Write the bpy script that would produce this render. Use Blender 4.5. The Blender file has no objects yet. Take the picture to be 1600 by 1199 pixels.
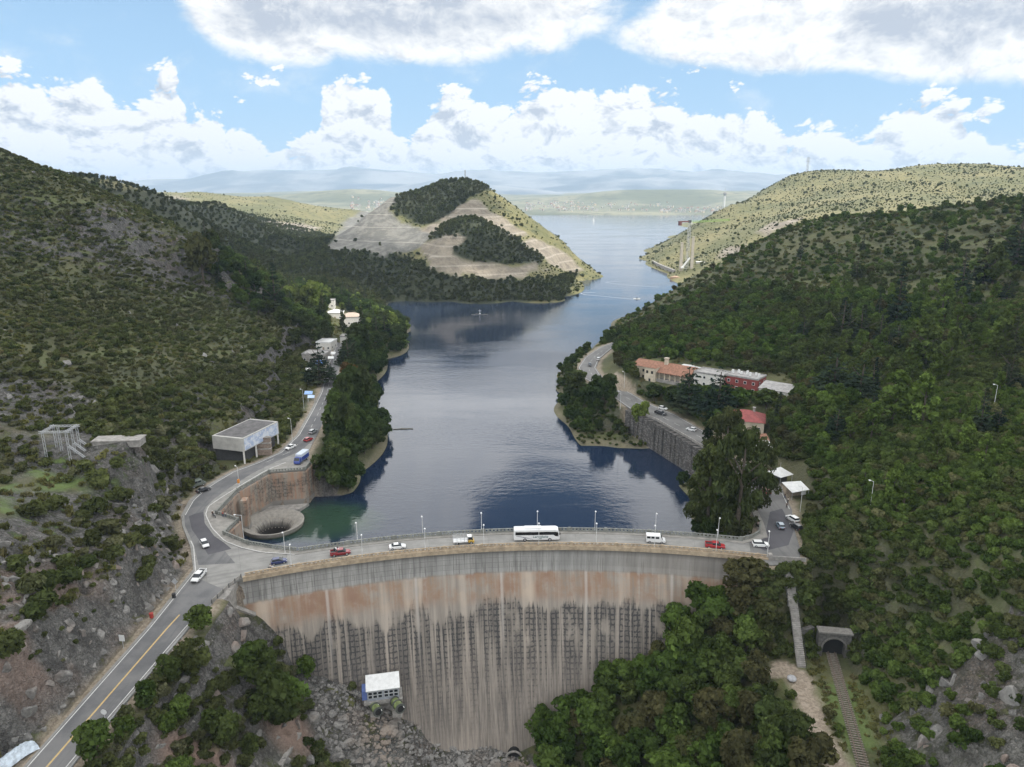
import bpy, bmesh, math, random
import numpy as np
from mathutils import Vector, Matrix
R0 = random.Random(7); RG = np.random.default_rng(11)
SC = bpy.context.scene; COL = SC.collection
# ---------------------------------------------------------------- camera
F, CH, VH = 1110.0, 104.0, 300.0
PIT = math.atan((599.5 - VH) / F); CP, SP = math.cos(PIT), math.sin(PIT)
cd = bpy.data.cameras.new('camera'); cam = bpy.data.objects.new('camera', cd); COL.objects.link(cam)
cd.sensor_width = 36; cd.lens = F / 1600 * 36; cd.clip_start = 0.5; cd.clip_end = 90000
cam.location = (0, 0, CH); cam.rotation_euler = (math.pi / 2 - PIT, 0, 0); SC.camera = cam
# ---------------------------------------------------------------- world, sun
SUN_EL = math.radians(51); SUN_AZ = math.radians(122)          # azimuth from +Y towards +X
SD = np.array([math.sin(SUN_AZ) * math.cos(SUN_EL), math.cos(SUN_AZ) * math.cos(SUN_EL), math.sin(SUN_EL)])
sl = bpy.data.lights.new('sun', 'SUN'); sl.energy = 4.2; sl.angle = math.radians(0.5); sl.color = (1, .95, .87)
so = bpy.data.objects.new('sun', sl); COL.objects.link(so)
so.rotation_euler = Vector(-SD).to_track_quat('-Z', 'Y').to_euler(); so.location = (300, -200, 900)
SC.view_settings.view_transform = 'Standard'; SC.view_settings.look = 'None'
SC.view_settings.exposure = 0; SC.view_settings.gamma = 1
SC.cycles.use_denoising = True; SC.cycles.max_bounces = 6; SC.cycles.transparent_max_bounces = 4
SC.cycles.diffuse_bounces = 3; SC.cycles.glossy_bounces = 3; SC.cycles.volume_bounces = 0
SC.cycles.sample_clamp_indirect = 4

class NT:
    """tiny node-tree builder"""
    def __init__(s, t): s.t = t; s.t.nodes.clear()
    def n(s, ty, ins=None, **kw):
        nd = s.t.nodes.new(ty)
        for k, v in kw.items(): setattr(nd, k, v)
        for k, v in (ins or {}).items(): s.set(nd, k, v)
        return nd
    def set(s, nd, k, v):
        sk = nd.inputs[k]
        if isinstance(v, bpy.types.Node): v = v.outputs[0]
        if isinstance(v, bpy.types.NodeSocket): s.t.links.new(v, sk)
        else:
            if sk.type == 'RGBA' and hasattr(v, '__len__') and len(v) == 3: v = (*v, 1)
            sk.default_value = v
    def m(s, op, a, b=0.0, c=0.0, clamp=False):
        nd = s.t.nodes.new('ShaderNodeMath'); nd.operation = op; nd.use_clamp = clamp
        for i, v in enumerate((a, b, c)): s.set(nd, i, v)
        return nd.outputs[0]
    def v(s, op, a, b=(0, 0, 0)):
        nd = s.t.nodes.new('ShaderNodeVectorMath'); nd.operation = op
        s.set(nd, 0, a); s.set(nd, 1, b); return nd.outputs[0]
    def ss(s, x, lo, hi):
        nd = s.t.nodes.new('ShaderNodeMapRange'); nd.interpolation_type = 'SMOOTHSTEP'
        s.set(nd, 0, x); s.set(nd, 1, lo); s.set(nd, 2, hi); return nd.outputs[0]
    def noise(s, vec, scale=1, detail=4, rough=.55, dim='3D'):
        nd = s.n('ShaderNodeTexNoise', {'Scale': scale, 'Detail': detail, 'Roughness': rough}, noise_dimensions=dim)
        if vec is not None: s.set(nd, 'Vector', vec)
        return nd.outputs[0]
    def mix(s, f, a, b, mode='MIX'):
        nd = s.t.nodes.new('ShaderNodeMix'); nd.data_type = 'RGBA'; nd.blend_type = mode
        s.set(nd, 0, f); s.set(nd, 6, a); s.set(nd, 7, b); return nd.outputs[2]
    def xyz(s, vec):
        nd = s.n('ShaderNodeSeparateXYZ', {0: vec}); return nd.outputs[0], nd.outputs[1], nd.outputs[2]
    def comb(s, x, y, z): return s.n('ShaderNodeCombineXYZ', {0: x, 1: y, 2: z}).outputs[0]

# ---------------------------------------------------------------- measuring helpers
def ray(u, v):
    a = (u - 800) / F; c = (v - 599.5) / F
    return np.array([a, CP - c * SP, -(SP + c * CP)])
def make_world():
    w = bpy.data.worlds.new('World'); SC.world = w; w.use_nodes = True
    b = NT(w.node_tree); S = 0.1
    sky = b.n('ShaderNodeTexSky', sky_type='NISHITA', sun_disc=False, sun_elevation=SUN_EL, sun_rotation=SUN_AZ,
              air_density=1.0, dust_density=1.2, ozone_density=1.2, altitude=600)
    d = b.n('ShaderNodeTexCoord').outputs['Generated']
    x, y, z = b.xyz(d)
    az = b.m('ARCTAN2', x, y); el = b.m('ARCSINE', z)
    ae = b.comb(az, el, 0)
    # billowing noise, a little warped so the tops look like cauliflower
    p = b.comb(b.m('MULTIPLY', az, 1.0), b.m('MULTIPLY', el, 1.55), 0.37)
    warp = b.n('ShaderNodeTexNoise', {'Vector': p, 'Scale': 9, 'Detail': 3}).outputs[1]
    pw = b.v('ADD', p, b.v('MULTIPLY', b.v('SUBTRACT', warp, (.5, .5, .5)), (.06, .06, .06)))
    def fb(off):
        q = b.v('ADD', pw, off)
        big = b.m('SUBTRACT', b.noise(q, 8, 2), .5)
        vo = b.n('ShaderNodeTexVoronoi', {'Vector': q, 'Scale': 17, 'Detail': 3.0, 'Roughness': .62, 'Lacunarity': 2.3}, feature='F1')
        puff = b.m('SUBTRACT', .42, vo.outputs['Distance'])
        fine = b.m('SUBTRACT', b.noise(q, 60, 5, .6), .5)
        return b.m('ADD', b.m('ADD', b.m('MULTIPLY', big, 1.0), b.m('MULTIPLY', puff, 1.15)), b.m('MULTIPLY', fine, .34))
    f0 = fb((0, 0, 0)); f1 = fb((.010, .020, 0))
    # height of the cumulus bank above the horizon by bearing
    prof = [(0, 70), (90, 78), (140, 92), (180, 128), (230, 112), (265, 84), (290, 150), (380, 160), (430, 190), (490, 165), (520, 100),
            (600, 112), (622, 175), (655, 150), (700, 112), (760, 140), (830, 112), (960, 100), (1060, 125), (1140, 158), (1215, 155),
            (1245, 195), (1285, 160), (1345, 185), (1400, 135), (1490, 112), (1530, 170), (1600, 185)]
    fc = b.n('ShaderNodeFloatCurve'); cv = fc.mapping.curves[0]
    def AE(u, v):
        r = ray(u, v); return math.atan2(r[0], r[1]), math.asin(r[2] / np.linalg.norm(r))
    pts = [((AE(u, v)[0] + .8) / 1.6, AE(u, v)[1] / .3) for u, v in [(u_, v_ - 9) for u_, v_ in prof]]
    pts = [(0, .5)] + pts + [(1, .45)]
    while len(cv.points) < len(pts): cv.points.new(.5, .5)
    for q, (a, c) in zip(cv.points, pts): q.location = (a, c)
    fc.mapping.update()
    b.set(fc, 'Value', b.m('DIVIDE', b.m('ADD', az, .8), 1.6))
    h = b.m('MULTIPLY', fc, .3)
    bank = b.m('ADD', b.m('MULTIPLY', b.m('SUBTRACT', h, el), 19), .22)
    bank = b.m('MINIMUM', bank, 1.6)
    def blob(u, v, ru, rv, k=1.0):
        a0, e0 = AE(u, v)
        dx = b.m('DIVIDE', b.m('SUBTRACT', az, a0), ru / F); dy = b.m('DIVIDE', b.m('SUBTRACT', el, e0), rv / F)
        r2 = b.m('ADD', b.m('MULTIPLY', dx, dx), b.m('MULTIPLY', dy, dy))
        return b.m('MULTIPLY', b.m('SUBTRACT', 1, r2), k)
    big = [(640, 10, 320, 78), (760, -20, 200, 90), (430, 20, 140, 70), (1330, 40, 330, 66), (1180, 25, 160, 70), (1560, 30, 200, 85)]
    small = [(425, 92, 46, 26), (405, 123, 34, 12), (1300, 98, 56, 26), (1155, 124, 34, 20), (1540, 178, 26, 30), (1592, 95, 30, 30), (1090, 108, 40, 12)]
    B = None
    for a in big:
        q = blob(*a, k=2.0); B = q if B is None else b.m('MAXIMUM', B, q)
    SM = None
    for a in small:
        q = blob(*a, k=.9); SM = q if SM is None else b.m('MAXIMUM', SM, q)
    # deck of broken cloud overhead, with a clear gap high above the lake
    up = b.m('ADD', b.m('SUBTRACT', b.m('MULTIPLY', b.noise(b.v('MULTIPLY', d, (1, 1, 1.4)), 2.3, 3), 6.0), 1.9), 0)
    up = b.m('ADD', up, b.m('MULTIPLY', b.ss(el, .25, .30), b.m('MULTIPLY', b.ss(el, .48, .40), 1.3)))
    up = b.m('MULTIPLY', b.m('ADD', up, .35), b.ss(el, .25, .33))
    gx = b.m('DIVIDE', b.m('SUBTRACT', az, .055), .135); gy = b.m('DIVIDE', b.m('SUBTRACT', el, .475), .125)
    gap = b.m('SUBTRACT', 1.25, b.m('ADD', b.m('MULTIPLY', gx, gx), b.m('MULTIPLY', gy, gy)))
    up = b.m('SUBTRACT', up, b.m('MULTIPLY', b.m('MAXIMUM', gap, 0), 4.5))
    Db = b.m('ADD', b.m('ADD', b.m('MAXIMUM', bank, SM), .04), b.m('MULTIPLY', f0, .9))
    soft = b.m('ADD', b.m('SUBTRACT', b.noise(pw, 7, 4, .55), .5), b.m('MULTIPLY', f0, .14))
    Bs = b.m('ADD', B, b.m('MULTIPLY', soft, 2.2)); Us = b.m('ADD', up, b.m('MULTIPLY', soft, 1.2))
    aB = b.ss(Bs, -.1, .75); aU = b.ss(Us, -.1, .6); aC = b.ss(Db, .0, .24)
    alpha = b.m('MAXIMUM', b.m('MAXIMUM', aB, aU), aC)
    # lit tops, shaded undersides
    rel = b.m('MULTIPLY', b.m('SUBTRACT', f0, f1), 1.35)
    body = b.m('MULTIPLY', b.m('SUBTRACT', 1, aC), .6)
    lit = b.m('ADD', b.m('ADD', .97, b.m('MULTIPLY', rel, b.m('SUBTRACT', 1.1, body))), b.m('MULTIPLY', b.m('SUBTRACT', b.noise(b.comb(az, b.m('MULTIPLY', el, 2.6), 1.7), 8, 3, .5), .5), b.m('SUBTRACT', .5, b.m('MULTIPLY', body, .6))))
    under = b.m('MULTIPLY', b.ss(Bs, .7, 1.9), b.ss(b.noise(b.comb(az, b.m('MULTIPLY', el, 2.2), 5.1), 6, 4, .5), .30, .58))
    lit = b.m('SUBTRACT', lit, b.m('MULTIPLY', b.m('MULTIPLY', under, .85), b.m('SUBTRACT', 1, aU)), clamp=True)
    ccol = b.mix(lit, (.55, .61, .71), (1.08, 1.08, 1.07))
    skyc = b.mix(1, b.mix(b.ss(el, .55, .1), sky, b.mix(.72, sky, (4.3, 6.7, 9.6))), (1.02, 1.1, 1.12), 'MULTIPLY')
    cl = b.v('MULTIPLY', ccol, b.comb(*[b.m('MULTIPLY', b.m('ADD', 1.0, b.m('SUBTRACT', b.m('MULTIPLY', b.ss(el, .235, .30), 1.7), b.m('MULTIPLY', b.ss(el, .44, .62), .95))), 1 / S)] * 3))
    col = b.mix(alpha, skyc, cl)
    bg = b.n('ShaderNodeBackground', {'Color': col, 'Strength': S})
    b.n('ShaderNodeOutputWorld', {'Surface': bg})
make_world(); SC.world.cycles.sampling_method = 'MANUAL'; SC.world.cycles.sample_map_resolution = 512

def P(u, v, z):                       # point at height z seen at a place in the photograph (survey only)
    d = ray(u, v); t = (z - CH) / d[2]; return np.array([t * d[0], t * d[1], z])
def T(u, v, y):
    d = ray(u, v); t = y / d[1]; return np.array([t * d[0], y, CH + t * d[2]])
def proj(q):
    q = np.asarray(q, float); z = q[..., 2] - CH
    dep = q[..., 1] * CP - z * SP; up = q[..., 1] * SP + z * CP
    return 800 + F * q[..., 0] / dep, 599.5 - F * up / dep, dep
def sstep(x, a, b):
    t = np.clip((x - a) / (b - a), 0, 1); return t * t * (3 - 2 * t)
def vnoise(x, y, s, seed=0):          # value noise, vectorised
    x = np.asarray(x) / s + seed * 17.3; y = np.asarray(y) / s - seed * 9.1
    xi, yi = np.floor(x).astype(np.int64), np.floor(y).astype(np.int64)
    fx, fy = x - xi, y - yi; fx = fx * fx * (3 - 2 * fx); fy = fy * fy * (3 - 2 * fy)
    def hsh(a, c):
        n = (a * 374761393 + c * 668265263 + seed * 1442695) & 0x7fffffff
        n = ((n ^ (n >> 13)) * 1274126177) & 0x7fffffff
        return ((n ^ (n >> 16)) & 0xffff) / 65535.0
    return (hsh(xi, yi) * (1 - fx) + hsh(xi + 1, yi) * fx) * (1 - fy) + (hsh(xi, yi + 1) * (1 - fx) + hsh(xi + 1, yi + 1) * fx) * fy
def fbm(x, y, s, o=4, seed=0):
    r = 0; a = 1; t = 0
    for i in range(o): r = r + a * vnoise(x, y, s / 2 ** i, seed + i); t += a; a *= .55
    return r / t
def inpoly(x, y, poly):
    x = np.asarray(x, float); y = np.asarray(y, float); r = np.zeros(x.shape, bool); n = len(poly)
    for i in range(n):
        x1, y1 = poly[i][:2]; x2, y2 = poly[(i + 1) % n][:2]
        if y1 == y2: continue
        r ^= ((y1 > y) != (y2 > y)) & (x < (x2 - x1) * (y - y1) / (y2 - y1) + x1)
    return r
def dline(x, y, pl, closed=False):
    d = np.full(np.shape(x), 1e9); n = len(pl)
    for i in range(n if closed else n - 1):
        x1, y1 = pl[i][:2]; x2, y2 = pl[(i + 1) % n][:2]
        ex, ey = x2 - x1, y2 - y1; L = ex * ex + ey * ey + 1e-9
        t = np.clip(((x - x1) * ex + (y - y1) * ey) / L, 0, 1)
        d = np.minimum(d, np.hypot(x - x1 - t * ex, y - y1 - t * ey))
    return d
def dpoly(x, y, poly):
    d = dline(x, y, poly, True); return np.where(inpoly(x, y, poly), 0, d)

# ---------------------------------------------------------------- plan of the place
RZ = 12.0                                                       # road level above the lake
DC = (13.5, -33.0); RD, RU = 206.0, 214.8                       # dam crest arc
def arc(r, x): return DC[1] + math.sqrt(r * r - (x - DC[0]) ** 2)
LROAD_L = [(-81.5, 30), (-81, 97), (-80, 136), (-80.5, 161), (-86.5, 173), (-94, 185), (-97.5, 192), (-99.7, 202), (-99.7, 210), (-98.7, 216),
           (-95.7, 226), (-90.5, 234), (-85.5, 244), (-84.5, 263), (-88, 297), (-91.5, 326), (-98, 360), (-102, 381), (-106, 410), (-111, 440)]
LROAD_R = [(-104, 440), (-100, 412), (-95, 381), (-89.4, 353), (-82.8, 317.5), (-78, 279.5), (-74.5, 243), (-70.4, 232.2), (-70.9, 226.9), (-82.3, 224.6),
           (-87.1, 209), (-87.3, 192.6), (-79.1, 187.9), (-79.9, 179.5), (-71.5, 175.2), (-63, 173.0), (-57, 169.0), (-69, 153), (-69.5, 145), (-70.5, 136), (-73, 97), (-73, 30)]
LROAD = LROAD_L + LROAD_R
RROAD_L = [(63, 176), (68.5, 179.5), (71.2, 187), (73, 200), (76, 213), (76, 232), (68.5, 258), (60, 282), (52, 298), (44.5, 326), (37, 352), (35.8, 374), (42, 399), (53, 425), (70, 450)]
RROAD_R = [(74, 446), (60, 421), (50, 395), (45.5, 374), (46.5, 354), (54, 332), (61, 308), (70, 290), (78.5, 262), (85.5, 243), (87, 213), (84, 196), (80, 184), (77, 172), (74, 164), (66, 163)]
RROAD = RROAD_L + RROAD_R
DAMPOLY = [(x, arc(RU, x)) for x in range(-72, 76, 6)] + [(x, arc(178, x)) for x in range(70, -72, -6)]
PATH = [P(u, v, z) for u, v, z in ((1222, 1040, -4.6), (1250, 1060, -5), (1262, 1095, -5), (1278, 1140, -5), (1312, 1199, -5))]
PATH = [(p[0], p[1]) for p in PATH] + [(61.5, 95), (58, 60)]
PATHB = [(p[0], p[1]) for p in (P(1195, 1052, -5), P(1225, 1052, -5), P(1258, 1075, -5))]
RAIL = [(80.5, 160), (77.6, 148.5), (73.6, 133), (69, 115), (64, 95), (57, 60)]
_c = P(427, 815, 1.6); SPILL = (_c[0], _c[1], 9.6)

# ---------------------------------------------------------------- terrain heights
CT = []
def C(*pts):
    for p in pts: CT.append(p)
def CTv(y, *uv):
    for u, v in uv: CT.append(tuple(T(u, v, y)))
# left hillside
for u, v, y in [(0, 235, 420), (40, 258, 425), (75, 275, 420), (110, 290, 415), (160, 318, 405), (200, 335, 420), (260, 352, 430), (330, 376, 440), (350, 408, 450),
    (400, 436, 470), (450, 460, 500), (490, 482, 540), (200, 500, 330), (100, 420, 350), (300, 450, 400), (0, 400, 330), (400, 520, 390), (300, 600, 270), (100, 600, 225),
    (250, 650, 235), (210, 684, 188), (150, 684, 190), (0, 640, 205), (0, 540, 240), (0, 750, 165), (100, 735, 178), (0, 850, 128), (150, 800, 165), (230, 722, 185), (200, 850, 150),
    (100, 950, 124), (0, 1000, 106), (70, 870, 135), (330, 680, 250), (400, 620, 300), (270, 560, 300)]:
    C(tuple(T(u, v, y)))
C((-98, 111, 28), (-96, 80, 30), (-112, 50, 48), (-86, 100, 12.2), (-87, 80, 12.3), (-86, 50, 12.3), (-200, 150, 76), (-200, 60, 70), (-260, 250, 98), (-340, 400, 142), (-340, 250, 126), (-340, 40, 110), (-480, 420, 170), (-480, 200, 150), (-480, 40, 120),
  (-400, 560, 120), (-300, 520, 104), (-250, 560, 70), (-480, 640, 130))
for (x, y) in LROAD_L: C((x + 1.5, y, RZ))
for (x, y) in LROAD_R[:7] + LROAD_R[-6:]: C((x - 1, y, RZ))
# left flank of the gorge below the road
C((-65, 150, 1), (-58, 150, -6), (-51, 149, -14), (-65.7, 111, 6), (-53.6, 124, -6), (-57, 134, 0), (-45, 139, -19), (-66.7, 136, 8), (-36, 146, -20.5), (-44, 148, -15), (-30, 145, -22),
  (-30, 120, -33), (0, 142, -36), (0, 100, -39), (0, 40, -42), (-50, 95, -12), (-50, 40, -14), (-40, 75, -26), (-18, 147, -34), (-66, 80, 5), (-66, 40, 4), (20, 148, -26))
# right flank, path, railway
for (x, y) in PATH: C((x, y, -5))
for (x, y) in RAIL[1:]: C((x, y, -5.2))
C((60, 130, -7), (45, 135, -14), (30, 140, -23), (40, 110, -20), (50, 100, -17), (58, 115, -7), (30, 100, -28), (45, 155, -8), (58, 160, 2), (65, 160, 6), (62, 150, -3), (50, 60, -16), (25, 60, -38),
  (80, 138, -4), (77, 115, -4), (81, 128, -4.5), (84, 118, 5), (93, 117, 14), (98, 140, 9.6), (89, 145, 3), (87, 158, 5), (90, 165, 14), (96, 161, 19), (86, 174, 14), (82, 168, 13), (72, 95, -3), (82, 95, 8), (70, 60, 0), (90, 60, 16), (130, 90, 32), (120, 50, 28))
for u, v, y in [(1500, 850, 150), (1600, 850, 138), (1400, 700, 209), (1300, 700, 221), (1600, 700, 184), (1500, 700, 196), (1600, 600, 232), (1400, 600, 270), (1300, 600, 295), (1200, 640, 260),
    (1100, 560, 341), (1000, 540, 400), (1200, 500, 396), (1100, 480, 468), (1060, 460, 520), (1020, 488, 535), (1200, 372, 615), (1280, 342, 585), (1430, 331, 535), (1530, 334, 500), (1600, 318, 465),
    (1140, 404, 600), (1080, 434, 570), (1600, 450, 340), (1500, 450, 370), (1400, 450, 400), (1300, 420, 470), (1500, 380, 440), (1300, 500, 370), (1600, 520, 290), (1230, 600, 300)]:
    C(tuple(T(u, v, y)))
C((250, 720, 44), (320, 660, 62), (235, 680, 34), (185, 665, 14), (150, 630, 0), (125, 648, -6), (480, 480, 130), (480, 250, 125), (300, 250, 86), (250, 150, 76), (200, 90, 60), (480, 60, 130), (420, 400, 118), (480, 640, 80))
for (x, y) in RROAD_L[3:] + RROAD_R[:11]: C((x, y, RZ))
# lake shores and bed
for u, v in [(482, 786), (550, 770), (560, 740), (582, 650), (585, 620), (582, 600), (600, 560), (632, 522), (612, 500), (590, 466), (640, 458), (710, 468), (800, 469), (868, 465), (892, 440), (912, 425),
             (1090, 825), (1085, 780), (1075, 735), (1010, 675), (960, 655), (900, 622), (888, 600), (890, 575), (930, 540), (1015, 408), (1045, 428)]:
    C((*P(u, v, 0)[:2], .15))
C((-40, 235, -8), (-30, 310, -8), (-45, 360, -8), (-50, 450, -8), (-55, 560, -8), (0, 210, -14), (30, 205, -12), (40, 220, -8), (0, 300, -10), (0, 420, -10), (10, 360, -8), (20, 560, -10), (60, 540, -8), (40, 480, -7), (-70, 215, -8), (-30, 190, -14), (-76, 640, -7), (-100, 690, -6),
  (30, 640, -9), (90, 680, -8), (100, 800, -8), (150, 900, -8), (150, 1000, -9), (120, 1080, -8), (150, 1300, -9), (180, 760, -6), (200, 1500, -9), (60, 1500, -9), (0, 1700, -9))
# village, promontories
C((-100, 420, 11), (-121, 512, 12), (-95, 480, 8), (-140, 480, 17), (-115, 560, 10), (-165, 560, 22), (-90, 540, 5), (-190, 620, 26), (-150, 650, 12), (-85, 455, 7))
# middle distance
for y, uv in {650: [(60, 267)], 640: [(115, 285)], 700: [(180, 284)], 720: [(240, 306)], 730: [(272, 318)], 900: [(270, 318), (240, 330)], 950: [(340, 319), (390, 342)],
              1800: [(265, 305), (310, 299), (400, 310), (480, 320)], 1750: [(560, 329)], 1400: [(450, 346), (380, 338)], 800: [(420, 400)], 820: [(500, 392)], 760: [(560, 420)], 680: [(470, 440), (540, 440)],
              850: [(440, 372), (350, 375)], 620: [(330, 420), (400, 432)]}.items(): CTv(y, *uv)
C((-700, 700, 150), (-700, 1200, 90), (-1200, 800, 200), (-1200, 1600, 120), (-300, 1150, 30), (-500, 1500, 60), (-1300, 2400, 60), (-700, 2300, 30), (-300, 2300, 10), (-200, 1500, 8), (-420, 2500, 5), (-100, 2400, -8), (-600, 1800, 96))
# quarry hill
for u, v, y in [(735, 284, 960), (760, 291, 955), (712, 283, 960), (690, 286, 960), (645, 302, 940), (612, 309, 925), (780, 304, 950), (840, 349, 930), (880, 379, 920), (905, 408, 910), (640, 350, 885), (575, 335, 905), (520, 385, 850), (600, 388, 800),
    (680, 350, 860), (740, 310, 905), (735, 343, 790), (690, 372, 770), (790, 365, 800), (840, 402, 805), (870, 402, 850), (640, 412, 745), (690, 400, 742), (760, 425, 742), (700, 380, 765), (840, 432, 750), (760, 400, 760), (590, 440, 745), (740, 445, 705), (850, 445, 712), (660, 430, 715),
    (700, 330, 880), (800, 340, 880), (620, 372, 840), (560, 368, 860), (545, 396, 800)]:
    C(tuple(T(u, v, y)))
C((-60, 1120, 70), (-120, 1100, 60), (20, 1080, 50), (80, 1000, 20), (-180, 1050, 40), (-240, 960, 20), (95, 960, 2), (70, 1100, 2), (0, 1220, 2), (-60, 1250, 10), (-260, 820, 12))
# far right hill
for u, v, y in [(1045, 385, 1120), (1100, 348, 1200), (1140, 321, 1280), (1200, 293, 1400), (1235, 273, 1450), (1270, 268, 1450), (1330, 271, 1450), (1375, 271, 1430), (1420, 261, 1400), (1470, 256, 1400), (1530, 256, 1400), (1570, 273, 1400), (1605, 276, 1400),
    (1150, 395, 900), (1200, 352, 950), (1300, 318, 1050), (1400, 308, 1080), (1500, 308, 1050), (1600, 300, 980), (1100, 392, 1000), (1080, 420, 900), (1150, 350, 1150), (1250, 310, 1250)]:
    C(tuple(T(u, v, y)))
C((230, 1250, -8), (260, 1400, -8), (360, 1560, -7), (300, 1700, -9), (520, 1950, -8), (800, 1900, 80), (1200, 1700, 120), (1700, 1800, 120), (1100, 1000, 140), (1600, 1000, 150), (700, 800, 90), (1200, 700, 130), (480, 760, 66), (330, 830, 40), (400, 2300, -8), (1300, 2500, 40))
CT = np.array(CT)
def rbf(CT):
    X = CT[:, :2]; n = len(X)
    A = np.zeros((n + 3, n + 3)); A[:n, :n] = np.hypot(X[:, None, 0] - X[None, :, 0], X[:, None, 1] - X[None, :, 1])
    A[np.arange(n), np.arange(n)] = -0.6
    A[:n, n] = 1; A[:n, n + 1:] = X; A[n:, :n] = A[:n, n:].T
    w = np.linalg.solve(A, np.r_[CT[:, 2], 0, 0, 0])
    def f(x, y):
        x = np.asarray(x, float); sh = x.shape; x = x.ravel(); y = np.asarray(y, float).ravel(); o = np.empty(len(x))
        for i in range(0, len(x), 20000):
            a, b = x[i:i + 20000], y[i:i + 20000]
            o[i:i + 20000] = np.hypot(a[:, None] - X[:, 0], b[:, None] - X[:, 1]) @ w[:n] + w[n] + a * w[n + 1] + b * w[n + 2]
        return o.reshape(sh)
    return f
zraw = rbf(CT)
FPZ = [-40, -36, -28, -15, -3.5, 2.5, 4.9, 6.5, 9.5, 12]; FPR = [181, 182, 186.5, 193.5, 200, 203.6, 205.3, 205.75, 206, 206]
def FACER(z): return np.interp(z, FPZ, FPR)
HZ = 17.0
PADS = [([(-92, 231), (-85.5, 255), (-100, 258), (-108, 236)], RZ - .2), ([(56, 350), (122, 296), (114, 288), (50, 338)], HZ - .1), ([(83, 258), (98, 256), (100, 274), (84, 276)], 14.3), ([(84, 238), (97, 238), (97, 252), (84, 252)], 13.0), ([(80, 205), (92, 203), (90, 222), (82, 222)], RZ - .1), ([(79, 189), (88, 187), (90, 203), (80, 205)], RZ - .1), ([(-122, 345), (-100, 345), (-100, 415), (-128, 415)], RZ - .1), ([(-102, 265), (-90, 265), (-97, 345), (-112, 345)], RZ + .1)]
def znear(x, y):
    z = zraw(x, y)
    gx = (zraw(x + 2, y) - z) / 2; gy = (zraw(x, y + 2) - z) / 2; sl = np.hypot(gx, gy)
    steep = sstep(sl, .5, 1.2)
    rough = (fbm(x, y, 22, 4, 3) - .5) * 5.0 + steep * ((np.abs(fbm(x, y, 9, 4, 8) - .5) * 2) * 4.5 - .8 + np.where(x < -70, (np.abs(fbm(x, y, 5, 3, 18) - .5) * 2) * 6.5 - 2.2 + (np.floor(fbm(x, y, 6, 3, 19) * 9) / 9 - .5) * 5.0 + (vnoise(x, y, 2.1, 23) - .5) * 2.2 + (vnoise(x, y, 1.2, 24) - .5) * 1.1, 0))
    land = sstep(z, .3, 4) + (y < 170) * 1.0
    fy = sstep(y, 590, 625); rough = rough * (1 - fy) + (fbm(x, y, 70, 4, 31) - .5) * 9 * sstep(z, 1, 10) * fy
    z = z + rough * np.clip(land, 0, 1)
    dl = np.minimum(dpoly(x, y, LROAD), dpoly(x, y, RROAD))
    k = sstep(dl, 1.2, 9.0); z = z * k + (RZ - .25) * (1 - k)
    for pg, pz in PADS: k = sstep(dpoly(x, y, pg), .5, 7); z = z * k + pz * (1 - k)
    z = np.where((x > 68) & (x < 72.2) & (y > 144) & (y < 162.5), np.minimum(z, 11.6 - (161.6 - y) * .994 - .7), z)
    dp = np.minimum(dline(x, y, PATH) - 2.0, dline(x, y, PATHB) - 1.5); k = sstep(dp, 0.6, 6); z = z * k + (-5.0 + (vnoise(x, y, 6, 4) - .5) * .3) * (1 - k)
    dr = dline(x, y, RAIL) - 2.0; k = sstep(dr, .6, 5); z = z * k + (-5.25) * (1 - k)
    # keep the lake side of the walls below water and the crest clear
    r = np.hypot(x - DC[0], y - DC[1])
    lake = (r > RU - 3) & (x > -88) & (x < 62) & (y < 232)
    wall = inpoly(x, y, LROAD) | inpoly(x, y, RROAD)
    basin = lake & ~wall & (x < -40) & (x > np.interp(y, [p[1] for p in LROAD_L], [p[0] for p in LROAD_L]) + 2); z = np.where(basin & (dpoly(x, y, LROAD) < 40), np.minimum(z, -4), z)
    z = np.where(lake & ~wall & (x >= -40) & (x < 52), np.minimum(z, -6), z)
    cap = np.interp(x, [-70, -66, -62, -59, -56, -53.6, -44, -35, -29, -20, 0, 13, 25, 45, 58, 64], [7, 4, 1, -2, -6, -11, -14, -18.5, -20.5, -27.5, -34.5, -30, -22, -8, 1, 8])
    fr = FACER(cap); ind = (x > -69) & (x < 64) & (r > fr - 7) & (r < RU - .5) & ~wall
    z = np.where(ind, np.minimum(z, cap + .35 * np.clip(fr - 2 - r, 0, 9) + .3), z)
    wl = np.interp(y, [p[1] for p in RROAD_L], [p[0] for p in RROAD_L]); rs = (y > 243) & (y < 300) & (x < wl - .6) & (x > 20)
    z = np.where(rs, np.minimum(z, -2.6 + 1.2 * vnoise(x, y, 9, 3) + 3.6 * sstep(y, 268, 296) + 2.0 * sstep(y, 256, 243)), z)
    z = np.where(np.hypot(x - SPILL[0], y - SPILL[1]) < 11.5, np.minimum(z, -17), z)
    return z
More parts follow.
